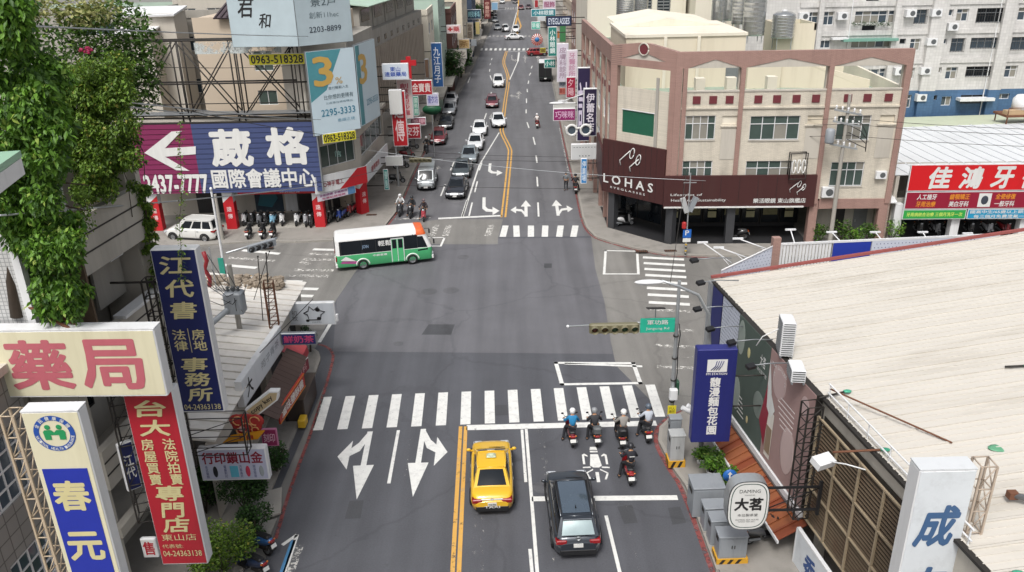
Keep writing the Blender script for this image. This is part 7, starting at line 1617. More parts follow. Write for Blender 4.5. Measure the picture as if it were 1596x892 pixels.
rbn = thing('banner_sign', 'slanting red and white food stall banner facing the road', 'banner', P(455, 620, 2.2)); rbn.rotation_euler = (0, 0, R(84)); part('panel', _b((0, 0, 0), (3.4, .08, .75)), flat('a83024'), rbn); part('trim', _b((0, -.045, .33), (3.4, .02, .06)).box((0, -.045, -.33), (3.4, .02, .06)), flat('c8782a'), rbn); text('滷味鹽酥雞', 2.9, .45, flat('e0d8d0'), rbn, (0, -.05, 0), bold=.03)
rb2 = thing('banner_sign', 'short dark red stall banner nearer the crossing', 'banner', P(470, 577, 2.2)); rb2.rotation_euler = (0, 0, R(80)); part('panel', _b((0, 0, 0), (1.6, .08, .65)), flat('7a2430'), rb2); text('飲料', 1.0, .4, flat('c89a9a'), rb2, (0, -.05, 0), bold=.02); part('trim', _b((0, -.045, .3), (1.6, .02, .05)), 'white_metal', rb2)
st = thing('food_stall', 'dark brown food stall box standing at the left kerb', 'stall', P(462, 655, .13)); part('counter', MB().rbox((0, 1.2, .6), (1.0, 2.6, 1.2), .03), flat('3d342f'), st); part('counter_top', _b((0, 1.2, 1.22), (1.1, 2.7, .04)), flat('55493f'), st); part('gas_box', MB().rbox((.45, -.5, .25), (.35, .6, .4), .03), flat('c8a22a'), st)
for s in (-1, 1): part('wheel', MB().lathe([(0, -.05), (.14, -.05), (.14, .05), (0, .05)], (s * .4, -.05, .14), 12, 'X'), 'rubber', st)
# key shop signs
ck = thing('key_sign', 'tan arrow shaped copy key sign pointing up the street', 'sign', PY(412, 627, 28.6), R(0)); ck.rotation_euler = (0, R(-38), R(0))
m = MB(); m.slab([(-.85, -.1, -.25), (.55, -.1, -.25), (.85, -.1, 0), (.55, -.1, .25), (-.85, -.1, .25)], .3); part('cabinet', m, 'white_metal', ck); m = MB(); m.slab([(-.8, -.11, -.19), (.52, -.11, -.19), (.76, -.11, 0), (.52, -.11, .19), (-.8, -.11, .19)], .01); part('panel', m, flat('b8a582'), ck); text('copy key', 1.15, .26, 'black_plastic', ck, (-.1, -.125, 0), bold=.015)
kk = thing('key_sign', 'red key bow emblem with orange curls beneath the copy key arrow', 'sign', PY(385, 662, 28.4))
part('panel', MB().ball((0, 0, 0), (.62, .06, .52), 16, 8).ball((-.35, 0, .2), (.35, .06, .3), 12, 6).ball((.4, 0, .18), (.32, .06, .3), 12, 6), flat('a8302c'), kk); m = MB()
for cx, cz, r_ in ((-.32, .22, .2), (.35, .2, .2), (0, -.1, .22), (-.3, -.25, .14), (.32, -.22, .14)): m.tube([(cx + r_ * math.cos(a), -.07, cz + r_ * math.sin(a)) for a in [i * .7 for i in range(8)]], .03, 4)
part('scroll', m, flat('d8a06a'), kk); part('hub', MB().ball((-.2, -.08, -.15), (.14, .02, .13), 10, 6), flat('d8a8a8'), kk)
yo = thing('small_sign', 'yellow and orange slanted sign under the key emblem', 'sign', PY(380, 682, 28.2)); part('panel', MB().add([(-.9, 0, -.25), (.55, 0, -.1), (.9, 0, .3), (-.5, 0, .1)], [(0, 1, 2, 3)]).add([(-.9, .06, -.25), (.55, .06, -.1), (.9, .06, .3), (-.5, .06, .1)], [(3, 2, 1, 0)]), flat('d8941e'), yo); text('打鎖', .6, .2, flat('a82a20'), yo, (.1, -.01, .02), bold=.03)
mg, w_, h_, fy = psign('small_sign', 'small magenta sign beside the locksmith box sign', (408, 668, 433, 694), 29.2, .12, flat('8a2a55'), flat('b06a8a')); text('刻印', w_ * .7, h_ * .5, flat('d8b0c0'), mg, (0, fy, 0), bold=.02)
kj, w_, h_, fy = psign('locksmith_sign', 'white locksmith box sign with blue red characters and key pictures', (313, 696, 419, 744), 27.2, .35, flat('b9bcd0'), 'white_metal'); text('行印鎖山金', w_ * .88, h_ * .36, flat('8a1f34'), kj, (0, fy, h_ * .22), bold=.035)
for x, c in ((-.28, '23252c'), (.0, '5fb0c8'), (.2, 'c8405a'), (.4, '9aa0a4')): part('picture', MB().ball((w_ * x, fy, -h_ * .22), (w_ * .035, .006, h_ * .18), 8, 6) if c != '5fb0c8' else _b((0, fy, -h_ * .22), (w_ * .12, .008, h_ * .36)), flat(c), kj)
for x, b in ((-.4, '各式鎖類'), (-.13, '電腦刻印'), (.1, '汽車晶片'), (.3, '開保險箱')): text(b, w_ * .04, h_ * .4, flat('3a3f7a'), kj, (w_ * x, fy, -h_ * .22), vert=True)
# transformer, poles and rubble on the low roof
tf_ = thing('transformer', 'grey pole transformer with tangled cables above the low roof', 'transformer', PY(366, 520, 36.5)); bz = tf_.location.z
pt = PY(366, 470, 36.5) - Vector(tf_.location)
part('tank', MB().rbox(pt + Vector((0, 0, 0)), (.9, .7, 1.1), .08), 'cabinet_grey', tf_); part('bushing', MB().cyl(pt + Vector((-.3, -.3, -.3)), pt + Vector((-.9, -.9, -.7)), .14, .14, 10), 'cabinet_grey', tf_)
for k in range(3): part('insulator', MB().lathe([(.05, 0), (.1, .06), (.05, .12), (.1, .18), (.05, .24), (0, .26)], pt + Vector((-.25 + k * .25, 0, .55)), 10), 'grey_plastic', tf_)
part('pole', MB().cyl((.1, .5, -bz), (.1, .5, 5.5 - bz + 2), .16, .12, 10), 'concrete', tf_); m = MB()
for k in range(16):
    a = pt + Vector((random.uniform(-.4, .4), random.uniform(-.2, .3), random.uniform(.2, .7))); b = a + Vector((random.uniform(-2.4, 1.0), random.uniform(-1.5, 2.5), random.uniform(-.6, 1.2))); m.tube([a, (a + b) / 2 + Vector((0, 0, -.4)), b], .018, 4)
part('cables', m, 'black_plastic', tf_)
lattice('lattice_column', 'rusty lattice column rising from the low roof beside the cow sign', P(428, 508, 4.0), .45, .45, 2.4, 6, 'rust', .2)
for i, (px, py, px2, py2, r_) in enumerate(((421, 506, 415, 395, .03), (410, 500, 402, 400, .025), (395, 470, 420, 392, .02))):
    a = P(px, py, 4.0); b = PY(px2, py2, a.y); m = MB().tube([(0, 0, 0), b - a], r_, 5); t = thing('roof_rod', ('tallest thin rod standing on the low roof', 'middle thin rod standing on the low roof', 'leaning thin rod on the low roof edge')[i], 'rod', a, 0, 'thin rods on the low roof'); part('rod', m, 'dark_metal', t); part('tip', MB().ball(b - a, .05, 6, 4), 'dark_metal', t)
m = MB()
for k in range(220):
    q = P(random.uniform(300, 440), random.uniform(432, 446), 4.25); m.box(q + Vector((0, 0, random.uniform(-.1, .15))), (random.uniform(.1, .5), random.uniform(.1, .4), random.uniform(.05, .2)), rz=random.uniform(0, 3), rx=random.uniform(-.4, .4))
o = link('roof_rubble', m.mesh('roof_rubble', mat('rubble', '8d8172', .9, var=.5, scale=1.2))); o['kind'] = 'stuff'; o['label'] = 'scattered debris along the back edge of the low roof'; o['category'] = 'debris'
tg = thing('red_sign', 'red twisted metal sign remnant behind the navy sign', 'sign', PY(322, 420, 41)); part('panel', MB().tube([(0, 0, -1.0), (.1, 0, -.5), (-.1, 0, 0), (.1, 0, .5), (0, 0, 1.0)], .12, 6), flat('8a2028'), tg); part('post', MB().cyl((.3, .1, -2), (.3, .1, 1.2), .04), 'galvanised', tg)
# left bottom pavement: trees, scooters, cones
for px, py, h_, r_, n, lab in ((385, 800, 2.3, 1.0, 3600, 'dark leafy bush on the near left pavement below the locksmith sign'), (350, 890, 1.9, 1.3, 4200, 'bright leafy bush at the bottom left beside the red sign'), (432, 735, 1.5, .65, 1500, 'small dark bush against the left kerb below the crosswalk'), (322, 800, 2.4, .8, 2000, 'dark bush behind the red upright sign'), (402, 838, 1.5, .7, 1800, 'low bush behind the parked scooters at lower left')):
    c = P(px, py, .13); shrub(lab, c, r_, h_, n, .13, 'leaf_street' if 'bright' not in lab else 'leaf_ivy', 'bushes on the near left pavement')
c = P(484, 548, .13); tree('small potted tree at the left corner by the red kerb', c, 1.6, .55, 700, .12, 'leaf_street', None, 6, 'street_tree', .05)
for px, py, rz_, c_, lab in ((425, 858, R(62), '2f5a8c', 'blue and white scooter parked in the lower left bay'), (415, 892, R(58), '23304c', 'dark blue scooter parked nearest the bottom edge at left')):
    q = P(px, py); scooter((q.x - .6, q.y, 0), rz_, c_, lab, 'scooters in the lower left bay', R(8))
q = P(372, 872, .13); cn_ = thing('traffic_cone', 'orange traffic cone between the bush and the parked scooters', 'traffic cone', q); part('cone', MB().lathe([(.17, .04), (.03, .7), (0, .7)], n=14), flat('c8401e'), cn_); part('base', _b((0, 0, .02), (.4, .4, .04)), 'black_plastic', cn_); part('band', MB().lathe([(.115, .3), (.09, .42)], (0, 0, 0), 14), 'plate_white', cn_)
slabs = [P(402, 770, .14), P(440, 760, .14), P(438, 800, .14), P(405, 812, .14)]; sl_ = struct('paving_slab', MB().prism([(p_.x, p_.y) for p_ in slabs], .1, .17), 'concrete'); slabs = [P(398, 818, .14), P(432, 808, .14), P(420, 838, .14), P(392, 842, .14)]; struct('paving_slab', MB().prism([(p_.x, p_.y) for p_ in slabs], .1, .165), 'concrete')

# ================================================================ left far corner: phone shop building
mat('bb_blue', '3f4a72', .5, var=.06); mat('bb_purple', '7a2450', .5, var=.06); mat('red_shop', 'b81f28', .5, var=.08); mat('banner_pale', 'c3d4dc', .5, var=.08, scale=.5); mat('banner_teal', '4f8f98', .5, var=.3, scale=.8)
mat('beige_wall', 'c2b3a0', .85, var=.08, scale=.4, dirt=.3, dirtcol=C('7d7263'), streak=True); mat('brown_tile_roof', '4a4046', .7, var=.2)
W0, W1, W2, W3 = Vector((-31, 64.4, 0)), Vector((-15.4, 64.4, 0)), Vector((-12.5, 67.9, 0)), Vector((-11.9, 78, 0))
pb = thing('phone_shop_building', 'corner shop building with red pillared arcade below the arrow billboard', 'building', W1)
f1, f2, f3 = Fac(pb, W0, W1), Fac(pb, W1, W2), Fac(pb, W2, W3)
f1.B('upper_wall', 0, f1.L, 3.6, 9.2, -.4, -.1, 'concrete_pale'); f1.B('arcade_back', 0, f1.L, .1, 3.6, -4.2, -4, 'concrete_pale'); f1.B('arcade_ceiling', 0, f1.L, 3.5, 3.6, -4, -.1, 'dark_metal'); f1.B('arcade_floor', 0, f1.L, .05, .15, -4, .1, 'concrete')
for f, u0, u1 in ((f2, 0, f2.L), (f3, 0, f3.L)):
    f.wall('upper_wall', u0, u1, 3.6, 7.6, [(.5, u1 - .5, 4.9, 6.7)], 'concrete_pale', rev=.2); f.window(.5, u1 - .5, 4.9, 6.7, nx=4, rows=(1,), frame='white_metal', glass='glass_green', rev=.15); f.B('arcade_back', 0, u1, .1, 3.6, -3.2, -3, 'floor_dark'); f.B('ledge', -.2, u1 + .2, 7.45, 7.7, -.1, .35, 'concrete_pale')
f2.B('upper_mass', 0, f2.L, 7.6, 14.6, -3, -.3, 'concrete_pale'); f3.B('upper_mass', 0, f3.L, 7.6, 14.6, -5, -.3, 'concrete')
text('電信', 1.2, .5, flat('9fc4bc'), pb, (-1.9 + 3.0, -.2 + 1.9, 5.8)).rotation_euler = (0, 0, f2.rz) if False else (0, 0, 0)
for f, u in ((f1, 8.1), (f1, f1.L - .25), (f2, f2.L - .1), (f1, 2.0)):
    c_ = f.B('arcade_pillar', u - .42, u + .42, .1, 2.4, -.55, .12, 'red_shop'); f.B('pillar_top', u - .42, u + .42, 2.4, 3.5, -.55, .12, 'white_metal', c_)
    m = MB(); m.slab([f.p(u - .42, 2.39, .125), f.p(u + .42, 2.39, .125), f.p(u + .42, 3.1, .125)], .01); part('pillar_wedge', m, 'red_shop', c_)
    for k, ch in enumerate('遠傳'): o = text(ch, .4, .4, flat('e8c8c8'), c_, (0, 0, 0), bold=.02, depth=0); o.location = f.p(u, 1.85 - k * .6, .135); o.rotation_euler = (0, 0, f.rz)
for u, w_, mt in ((9.0, 2.4, 'glass_blue'), (11.6, 2.2, 'white_metal'), (4.0, 3.0, 'floor_dark')):
    sw = f1.B('shop_window', u, u + w_, .3, 3.2, -4, -3.92, mt)
m = MB(); m.slab([f1.p(9.2, .9, -3.85), f1.p(10.4, .7, -3.85), f1.p(11.0, 1.5, -3.85), f1.p(10.6, 2.6, -3.85), f1.p(9.6, 2.1, -3.85)], .02); part('poster', m, flat('2f6a78'), pb); f1.B('poster', 13.4, 15.0, 1.3, 2.3, -3.9, -3.86, 'white_metal'); f1.B('poster', 13.4, 15.0, .5, 1.2, -3.9, -3.86, 'red_shop')
fz = thing('shop_fascia', 'white and red corner fascia of the phone shop', 'sign', W1); g1, g2, g3 = Fac(fz, W0, W1), Fac(fz, Vector((-15.5, 63.6, 0)), Vector((-11.9, 66.9, 0))), Fac(fz, Vector((-11.9, 66.9, 0)), Vector((-11.2, 75, 0)))
for g in (g2, g3): g.B('panel', 0, g.L, 3.1, 4.5, -.15, 0, 'white_metal'); 
m = MB(); m.slab([g2.p(2.2, 3.1, .01), g2.p(g2.L, 3.1, .01), g2.p(g2.L, 4.5, .01), g2.p(4.0, 4.5, .01)], .008); part('red_wedge', m, 'red_shop', fz)
def on2(f, t, body, u, z, w_, h_, mt, bold=.02): o = text(body, w_, h_, mt, t, (0, 0, 0), bold=bold, depth=0); o.location = f.p(u, z, .02); o.rotation_euler = (0, 0, f.rz)
on2(g2, fz, 'OO神手電工', 1.5, 3.75, 2.2, .45, flat('8a2a34')); on2(g3, fz, '遠傳電信', 3, 3.8, 3, .5, flat('a83a40')); g1.B('red_strip', 9.0, g1.L, 3.05, 3.4, 0, .16, 'red_shop'); on2(Fac(fz, W0 + Vector((0, -.17, 0)), W1 + Vector((0, -.17, 0))), fz, '04-24363138', 13.2, 3.22, 1.6, .14, 'plate_white')
bn = thing('banner_sign', 'white promotion banner with pink print under the corner fascia', 'banner', g2.w(1.9, 2.75, -.1), g2.rz); part('cloth', _b((0, 0, 0), (3.6, .03, .62)), flat('d8d2dc'), bn); text('全新開幕 手機維修', 2.6, .2, flat('8a3a7a'), bn, (-.3, -.02, .12), bold=.02); text('免費貼膜服務', 2.2, .18, flat('b8507a'), bn, (-.3, -.02, -.15), bold=.02); part('picture', _b((1.4, -.02, 0), (.7, .01, .58)), flat('5a8ab8'), bn)
# arrow billboard made of horizontal boards
ab = thing('arrow_billboard', 'wide purple and blue billboard with a white left arrow and large characters', 'billboard', (-22.2, 64.0, 3.3)); wa = Fac(ab, (-29.8, 64.05), (-15.0, 63.75)); zl, zh = 3.35, 8.95; nb_ = 14; bh = (zh - zl) / nb_; us = 5.1
for k in range(nb_):
    z = zl + k * bh; wa.B('board', 0, us, z + .015, z + bh - .03, 0, .07, 'bb_purple'); wa.B('board', us, wa.L, z + .015, z + bh - .03, 0, .07, 'bb_blue')
wa.B('backing', .02, wa.L - .02, zl, zh, -.15, -.02, 'dark_metal'); wa.B('rail', 0, wa.L, zh, zh + .1, -.15, .08, 'dark_metal'); wa.B('edge', wa.L, wa.L + .1, zl, zh, -.2, .08, 'grey_metal')
def wt_(body, u, z, w_, h_, bold): o = text(body, w_, h_, 'plate_white', ab, (0, 0, 0), bold=bold, depth=0); o.location = wa.p(u, z, .1); o.rotation_euler = (0, 0, wa.rz)
u0, z0 = wa.uz(230, 235); A = lambda px, py: wa.p(wa.uz(px, py)[0], wa.uz(px, py)[1], .12)
m = MB(); m.slab([A(226, 238), A(268, 205), A(284, 204), A(258, 231), A(306, 228), A(306, 240), A(258, 244), A(296, 266), A(276, 265)][::-1], .05); part('arrow', m, 'plate_white', ab)
for b, x0, y0, x1, y1, bo in (('葳', 330, 203, 392, 258, .055), ('格', 417, 200, 480, 255, .055), ('國際會議中心', 331, 263, 492, 292, .035), ('2437-7777', 226, 273, 325, 300, .05)):
    a = wa.uz((x0 + x1) / 2, (y0 + y1) / 2); w_ = wa.uz(x1, y0)[0] - wa.uz(x0, y0)[0]; h_ = wa.uz(x0, y0)[1] - wa.uz(x0, y1)[1]; wt_(b, a[0], a[1], w_, h_, bo)
# open steel billboard frame above
bf = thing('billboard_frame', 'empty dark steel billboard frame with cross braces above the arrow billboard', 'frame', (-22, 64.5, 9.1)); wf = Fac(bf, (-30, 64.6), (-15.3, 64.2))
for d in (0, -1.0):
    for z in (9.3, 11.9, 15.1): part('rail', MB().tube([wf.p(0, z, d), wf.p(wf.L, z, d)], .07, 5), 'dark_metal', bf)
    for u in (1.0, 4.6, 5.1, 9.0, 9.5, 13.6, 14.2): part('upright', MB().tube([wf.p(u, 9.0, d), wf.p(u, 15.15, d)], .06, 5), 'dark_metal', bf)
    for u, v in ((.3, 4.7), (5.0, 9.2), (9.4, 14.0)):
        part('brace', MB().tube([wf.p(u, 9.3, d), wf.p(v, 15, d)], .055, 4), 'dark_metal', bf); part('brace', MB().tube([wf.p(v, 9.3, d), wf.p(u, 15, d)], .055, 4), 'dark_metal', bf)
part('catwalk', wf.box(MB(), 0, wf.L, 9.55, 9.62, -.9, .2), 'grey_metal', bf); part('handrail', MB().tube([wf.p(0, 10.4, .2), wf.p(wf.L, 10.4, .2)], .04, 5), 'dark_metal', bf); wf.B('torn_sheet', 6.4, 13.0, 14.1, 14.95, .04, .06, paint_worn('sheet_white', 'b9c0bf', .46, 1.2))
# wrapped banners at the corner
c1_, c2_ = Vector((-15.2, 62.4, 0)), Vector((-11.7, 65.2, 0)); c3_ = Vector((-10.7, 70.2, 0)); c0_ = Vector((-20.2, 62.9, 0))
h1 = Fac(None, c1_, c2_); h2 = Fac(None, c2_, c3_); h0 = Fac(None, c0_, c1_)
def hb(name, label, f, u0, u1, z0, z1, mt): 
    t = thing(name, label, 'billboard', f.w((u0 + u1) / 2, (z0 + z1) / 2), f.rz); part('frame', _b((0, .12, 0), (u1 - u0, .2, z1 - z0)), 'grey_metal', t); part('banner', _b((0, 0, 0), (u1 - u0 - .06, .02, z1 - z0 - .06)), mt, t); return t, u1 - u0, z1 - z0
t, w_, h_ = hb('house_billboard', 'pale blue housing billboard with a large golden three percent', h1, .4, 4.45, 8.0, 14.3, 'banner_pale')
m = MB(); m.slab([(-w_ / 2 + .05, -.014, h_ / 2 - .05), (-w_ / 2 + .05, -.014, -.6), (-.6, -.014, .2), (.9, -.014, h_ / 2 - .05)], .004); part('teal_print', m, 'banner_teal', t)
text('3', 1.5, 2.1, flat('c8a254'), t, (-.75, -.025, 1.6), bold=.03); text('%', .6, .5, flat('c8a254'), t, (.5, -.025, .8)); text('首付輕鬆入主', 1.7, .22, flat('3a5a6a'), t, (.4, -.025, .3)); text('比你想的更稀有', 2.5, .36, flat('4a5f68'), t, (.35, -.025, -.35)); text('三房車位稀有釋出', 2.3, .16, flat('5a7a88'), t, (.35, -.025, -.8)); text('2295-3333', 2.9, .52, flat('2f7f9a'), t, (.2, -.025, -1.5), bold=.01); text('惠順之境', 1.5, .25, flat('6a9ab0'), t, (.8, -.025, -2.2))
t, w_, h_ = hb('house_billboard', 'steeply angled side of the pale blue housing billboard', h2, .05, 4.6, 8.1, 14.4, 'banner_pale'); text('3', 1.6, 2.2, flat('c8a254'), t, (-.9, -.025, 1.2), bold=.03); text('2295-3333', 2.6, .5, flat('2f7f9a'), t, (.6, -.025, -1.5)); part('teal_print', _b((-w_ / 2 + .5, -.014, 0), (.8, .006, h_ - .2)), 'banner_teal', t)
t, w_, h_ = hb('house_billboard', 'shiny silver housing billboard with brush characters above the corner', h0, .0, 5.02, 14.7, 20.3, mat('banner_silver', 'b3c2c8', .4, .1, var=.2, scale=.5)); text('君', 1.3, 1.6, 'black_plastic', t, (-1.1, -.02, .1), shear=.25, bold=.015); text('和', 1.0, 1.0, 'black_plastic', t, (.2, -.02, -.95), shear=.25, bold=.015)
t, w_, h_ = hb('house_billboard', 'silver housing billboard facet with a dark phone number', h1, .0, 4.5, 14.7, 20.3, 'banner_silver'); text('2203-8899', 2.6, .4, flat('3a4450'), t, (0, -.02, -1.7), bold=.01); text('創新11hec', 2.4, .45, flat('6a7a80'), t, (0, -.02, -.7)); text('景2戶', 2.0, .6, flat('4a5a60'), t, (0, -.02, .2))
for lab, x0, y0, x1, y1, yy, b in (('yellow phone number board on the steel frame', 388, 84, 476, 101, 64.0, '0963-518328'), ('small yellow phone number strip under the housing billboard', 502, 206, 556, 221, 63.4, '0963-518328')):
    t, w_, h_, fy = psign('phone_board', lab, (x0, y0, x1, y1), yy, .08, flat('c8c02a'), 'white_metal', rim=.02, rz=R(0 if yy > 63.5 else 30)); text(b, w_ * .92, h_ * .72, 'black_plastic', t, (0, fy, 0), bold=.03)
# beige house behind the frame
bh_ = thing('beige_house', 'beige house with a dark ribbed roof behind the steel frame', 'building', (-21, 70, 0)); fb_ = Fac(bh_, (-25.5, 70), (-14, 69.6))
opb = [(4.6, 6.2, 12.0, 13.6), (8.2, 9.8, 12.0, 13.6), (4.6, 6.2, 9.2, 10.4)]; fb_.wall('wall', 0, fb_.L, 0, 16.3, opb, 'beige_wall'); fb_.B('rear_mass', 0, fb_.L, 0, 16.2, -8, -1, 'beige_wall')
for o in opb: fb_.window(*o, nx=2, rows=(1,), glass='glass_green')
m = MB(); m.slab([fb_.p(2.0, 16.3, .6), fb_.p(fb_.L, 16.3, .6), fb_.p(fb_.L, 19.3, -4.5), fb_.p(4.5, 19.3, -4.5)], .12); part('tile_roof', m, 'brown_tile_roof', bh_)
for k in range(20): q = 2.2 + k * .46; part('tile_rib', MB().tube([fb_.p(q, 16.36, .6), fb_.p(min(fb_.L, q + 1.6 * max(0, 1 - k / 12)), 19.34, -4.45)], .09, 4), 'brown_tile_roof', bh_)
fb_.B('awning', 5.5, 8.2, 15.0, 15.6, .05, 1.0, 'white_metal')
def simple(label, x0, x1, y0, y1, h, mt, wins=2, floors=4, name='row_house', roof='roof_green', road=None):
    t = thing(name, label, 'building', (x1 if road == 'L' else x0, y0, 0)); b = Vector(t.location); c = Vector(((x0 + x1) / 2, (y0 + y1) / 2, h / 2)) - b
    part('mass', _b(c, (x1 - x0 - .3, y1 - y0 - .3, h)), mt, t); part('parapet', MB().box(c + Vector((0, -(y1 - y0) / 2 + .1, h / 2 + .3)), (x1 - x0, .2, .8)).box(c + Vector(((x1 - x0) / 2 - .1, 0, h / 2 + .3)), (.2, y1 - y0 - .42, .8)).box(c + Vector((-(x1 - x0) / 2 + .1, 0, h / 2 + .3)), (.2, y1 - y0 - .42, .8)), mt, t); part('roof_deck', _b(c + Vector((0, 0, h / 2 + .01)), (x1 - x0 - .5, y1 - y0 - .5, .04)), roof, t)
    fs_ = [Fac(t, (x0, y0), (x1, y0))] + ([Fac(t, (x1, y0), (x1, y1))] if road == 'L' else [Fac(t, (x0, y1), (x0, y0))] if road == 'R' else [])
    for i, f in enumerate(fs_):
        nw = wins if i == 0 else max(1, int((y1 - y0) / 3.2)); st = f.L / nw; ops_ = []
        for k in range(nw):
            for fl in range(1, floors): z = h * fl / floors + .9; ops_.append((k * st + st * .2, k * st + st * .8, z, min(h - .3, z + 1.4)))
        f.wall('wall', 0, f.L, 0, h, ops_, mt, rev=.15)
        for o in ops_: f.window(*o, nx=2, rows=(1,), glass='glass_blue', mixed='curtain', fw=.07)
        if i: f.B('canopy', 0, f.L, 3.0, 3.3, 0, 1.4, 'concrete'); f.B('shopfront', .3, f.L - .3, .15, 2.9, .01, .06, 'floor_dark')
    return t, fs_
simple('grey block with white awnings behind the steel frame at upper left', -34, -26, 80, 90, 15.5, 'concrete', 3)
simple('low dark grey house far behind the roof shrubs', -36, -24, 94, 104, 17.5, 'concrete_pale', 4)
for px, py, yy, w_ in ((225, 22, 76, 5), (205, 50, 74, 3)): q = PY(px, py, yy); t = thing('roof_shed', 'white sheet metal roof shed %s' % ('at the upper left' if w_ == 5 else 'beside the dark shrubs'), 'shed', (q.x, yy, 0)); part('body', _b((0, 1.5, q.z / 2), (w_, 3, q.z)), 'concrete_pale', t); part('roof', MB().box((0, 1.4, q.z + .1), (w_ + .4, 3.6, .15), rx=R(8)), 'white_metal', t)
# brown finned building on the left row
mat('fin_brown', 'a0968a', .8, var=.15, dirt=.4, streak=True); mat('grey_wall', '97938c', .85, var=.15, dirt=.4, streak=True)
fb2 = thing('finned_building', 'grey brown building with tall vertical fins along the left of the far road', 'building', (-12.6, 79, 0)); vf = Fac(fb2, (-12.9, 78.5), (-10.3, 104)); vf.B('mass', 0, vf.L, 0, 14, -10, -.3, 'grey_wall'); vf.B('beam', 0, vf.L, 12.4, 14.0, -.3, .1, 'grey_wall'); vf.B('slab', 0, vf.L, 5.4, 6.1, -.3, .5, 'grey_wall'); vf.B('canopy', 0, vf.L, 3.0, 3.4, -.3, 1.2, 'concrete')
for k in range(34): vf.B('fin', .3 + k * .75, .52 + k * .75, 6.1, 12.4, -.28, .3, 'fin_brown')
for k in range(9): u = 1 + k * 2.8; vf.B('vent_window', u, u + .8, 12.7, 13.2, .1, .14, 'glass_dark')
for k in range(5): u = .5 + k * 5; vf.B('top_storey', u, u + 4.6, 14.02, 16.2, -5, -.6, 'concrete'); vf.B('top_window', u + .6, u + 3.6, 14.8, 15.9, -.6, -.56, 'glass_dark')
for k in range(4): u = k * 6.3; m = MB(); m.slab([vf.p(u, 16.3, .5), vf.p(u + 6.2, 16.3, .5), vf.p(u + 6.2, 16.9, -5), vf.p(u, 16.9, -5)], .08); part('roof_sheet', m, weathered('a9bfae'), fb2)
vf.B('vent_window', .01, .02, 1, 2, 0, .01, 'glass_dark')
LR = [('white rendered house with open top balcony beside the finned building', -13.5, -9.6, 105.5, 114, 13.2, 'cream_pale'), ('pale green house with grey side balconies on the left row', -14, -9.0, 115, 128, 14.5, flat('a9bcb0', .8)), ('maroon brick house on the left row', -13, -8.2, 129, 143, 11.5, flat('6a4a44', .8)), ('cream house with blue shop front far on the left row', -14, -7.4, 146, 165, 13, 'cream_wall'), ('dark blue fronted house far on the left row', -14, -6.6, 168, 190, 11, flat('38465a', .7)), ('beige tower block far on the left row', -16, -6.0, 205, 230, 15, 'beige_wall'), ('pale grey block at the end of the left row', -16, -5.0, 240, 275, 14, 'concrete_pale')]
for l, x0, x1, y0, y1, h, mt in LR: simple(l, x0, x1, y0, y1, h, mt, 1, 4, road='L')
RR = [('red brown house behind the green optician signs on the right row', 9.6, 20, 109, 126, 13, 'tile_pink'), ('grey house with steel frames on the right row', 9.4, 20, 86, 107, 11.5, 'grey_wall'), ('tan house far on the right row', 9.9, 20, 128, 150, 12, 'beige_wall'), ('pale house farther on the right row', 10.3, 20, 153, 185, 12, 'concrete_pale'), ('grey block at the far right of the road', 10.8, 22, 205, 240, 13, 'grey_wall'), ('cream block at the end of the right row', 11, 22, 245, 290, 14, 'cream_wall')]
for l, x0, x1, y0, y1, h, mt in RR: simple(l, x0, x1, y0, y1, h, mt, 2, 4, road='R')
for i, (x0, x1, y0, h) in enumerate(((-50, -20, 140, 16), (-60, -22, 210, 18), (-45, -18, 300, 16), (24, 60, 150, 15), (26, 70, 230, 17), (-15, 30, 340, 13), (-90, -40, 110, 14), (-8, 2, 325, 10))):
    simple(('wide grey block behind the left row', 'long pale block far left', 'distant grey block at the left of the road end', 'wide block behind the right row', 'distant block behind the right row', 'building closing the far end of the road', 'broad low block at the far upper left', 'small house at the road end')[i], x0, x1, y0, y0 + 20, h, ('concrete', 'concrete_pale', 'grey_wall', 'cream_pale', 'concrete', 'grey_wall', 'concrete', 'beige_wall')[i], 6, 4)

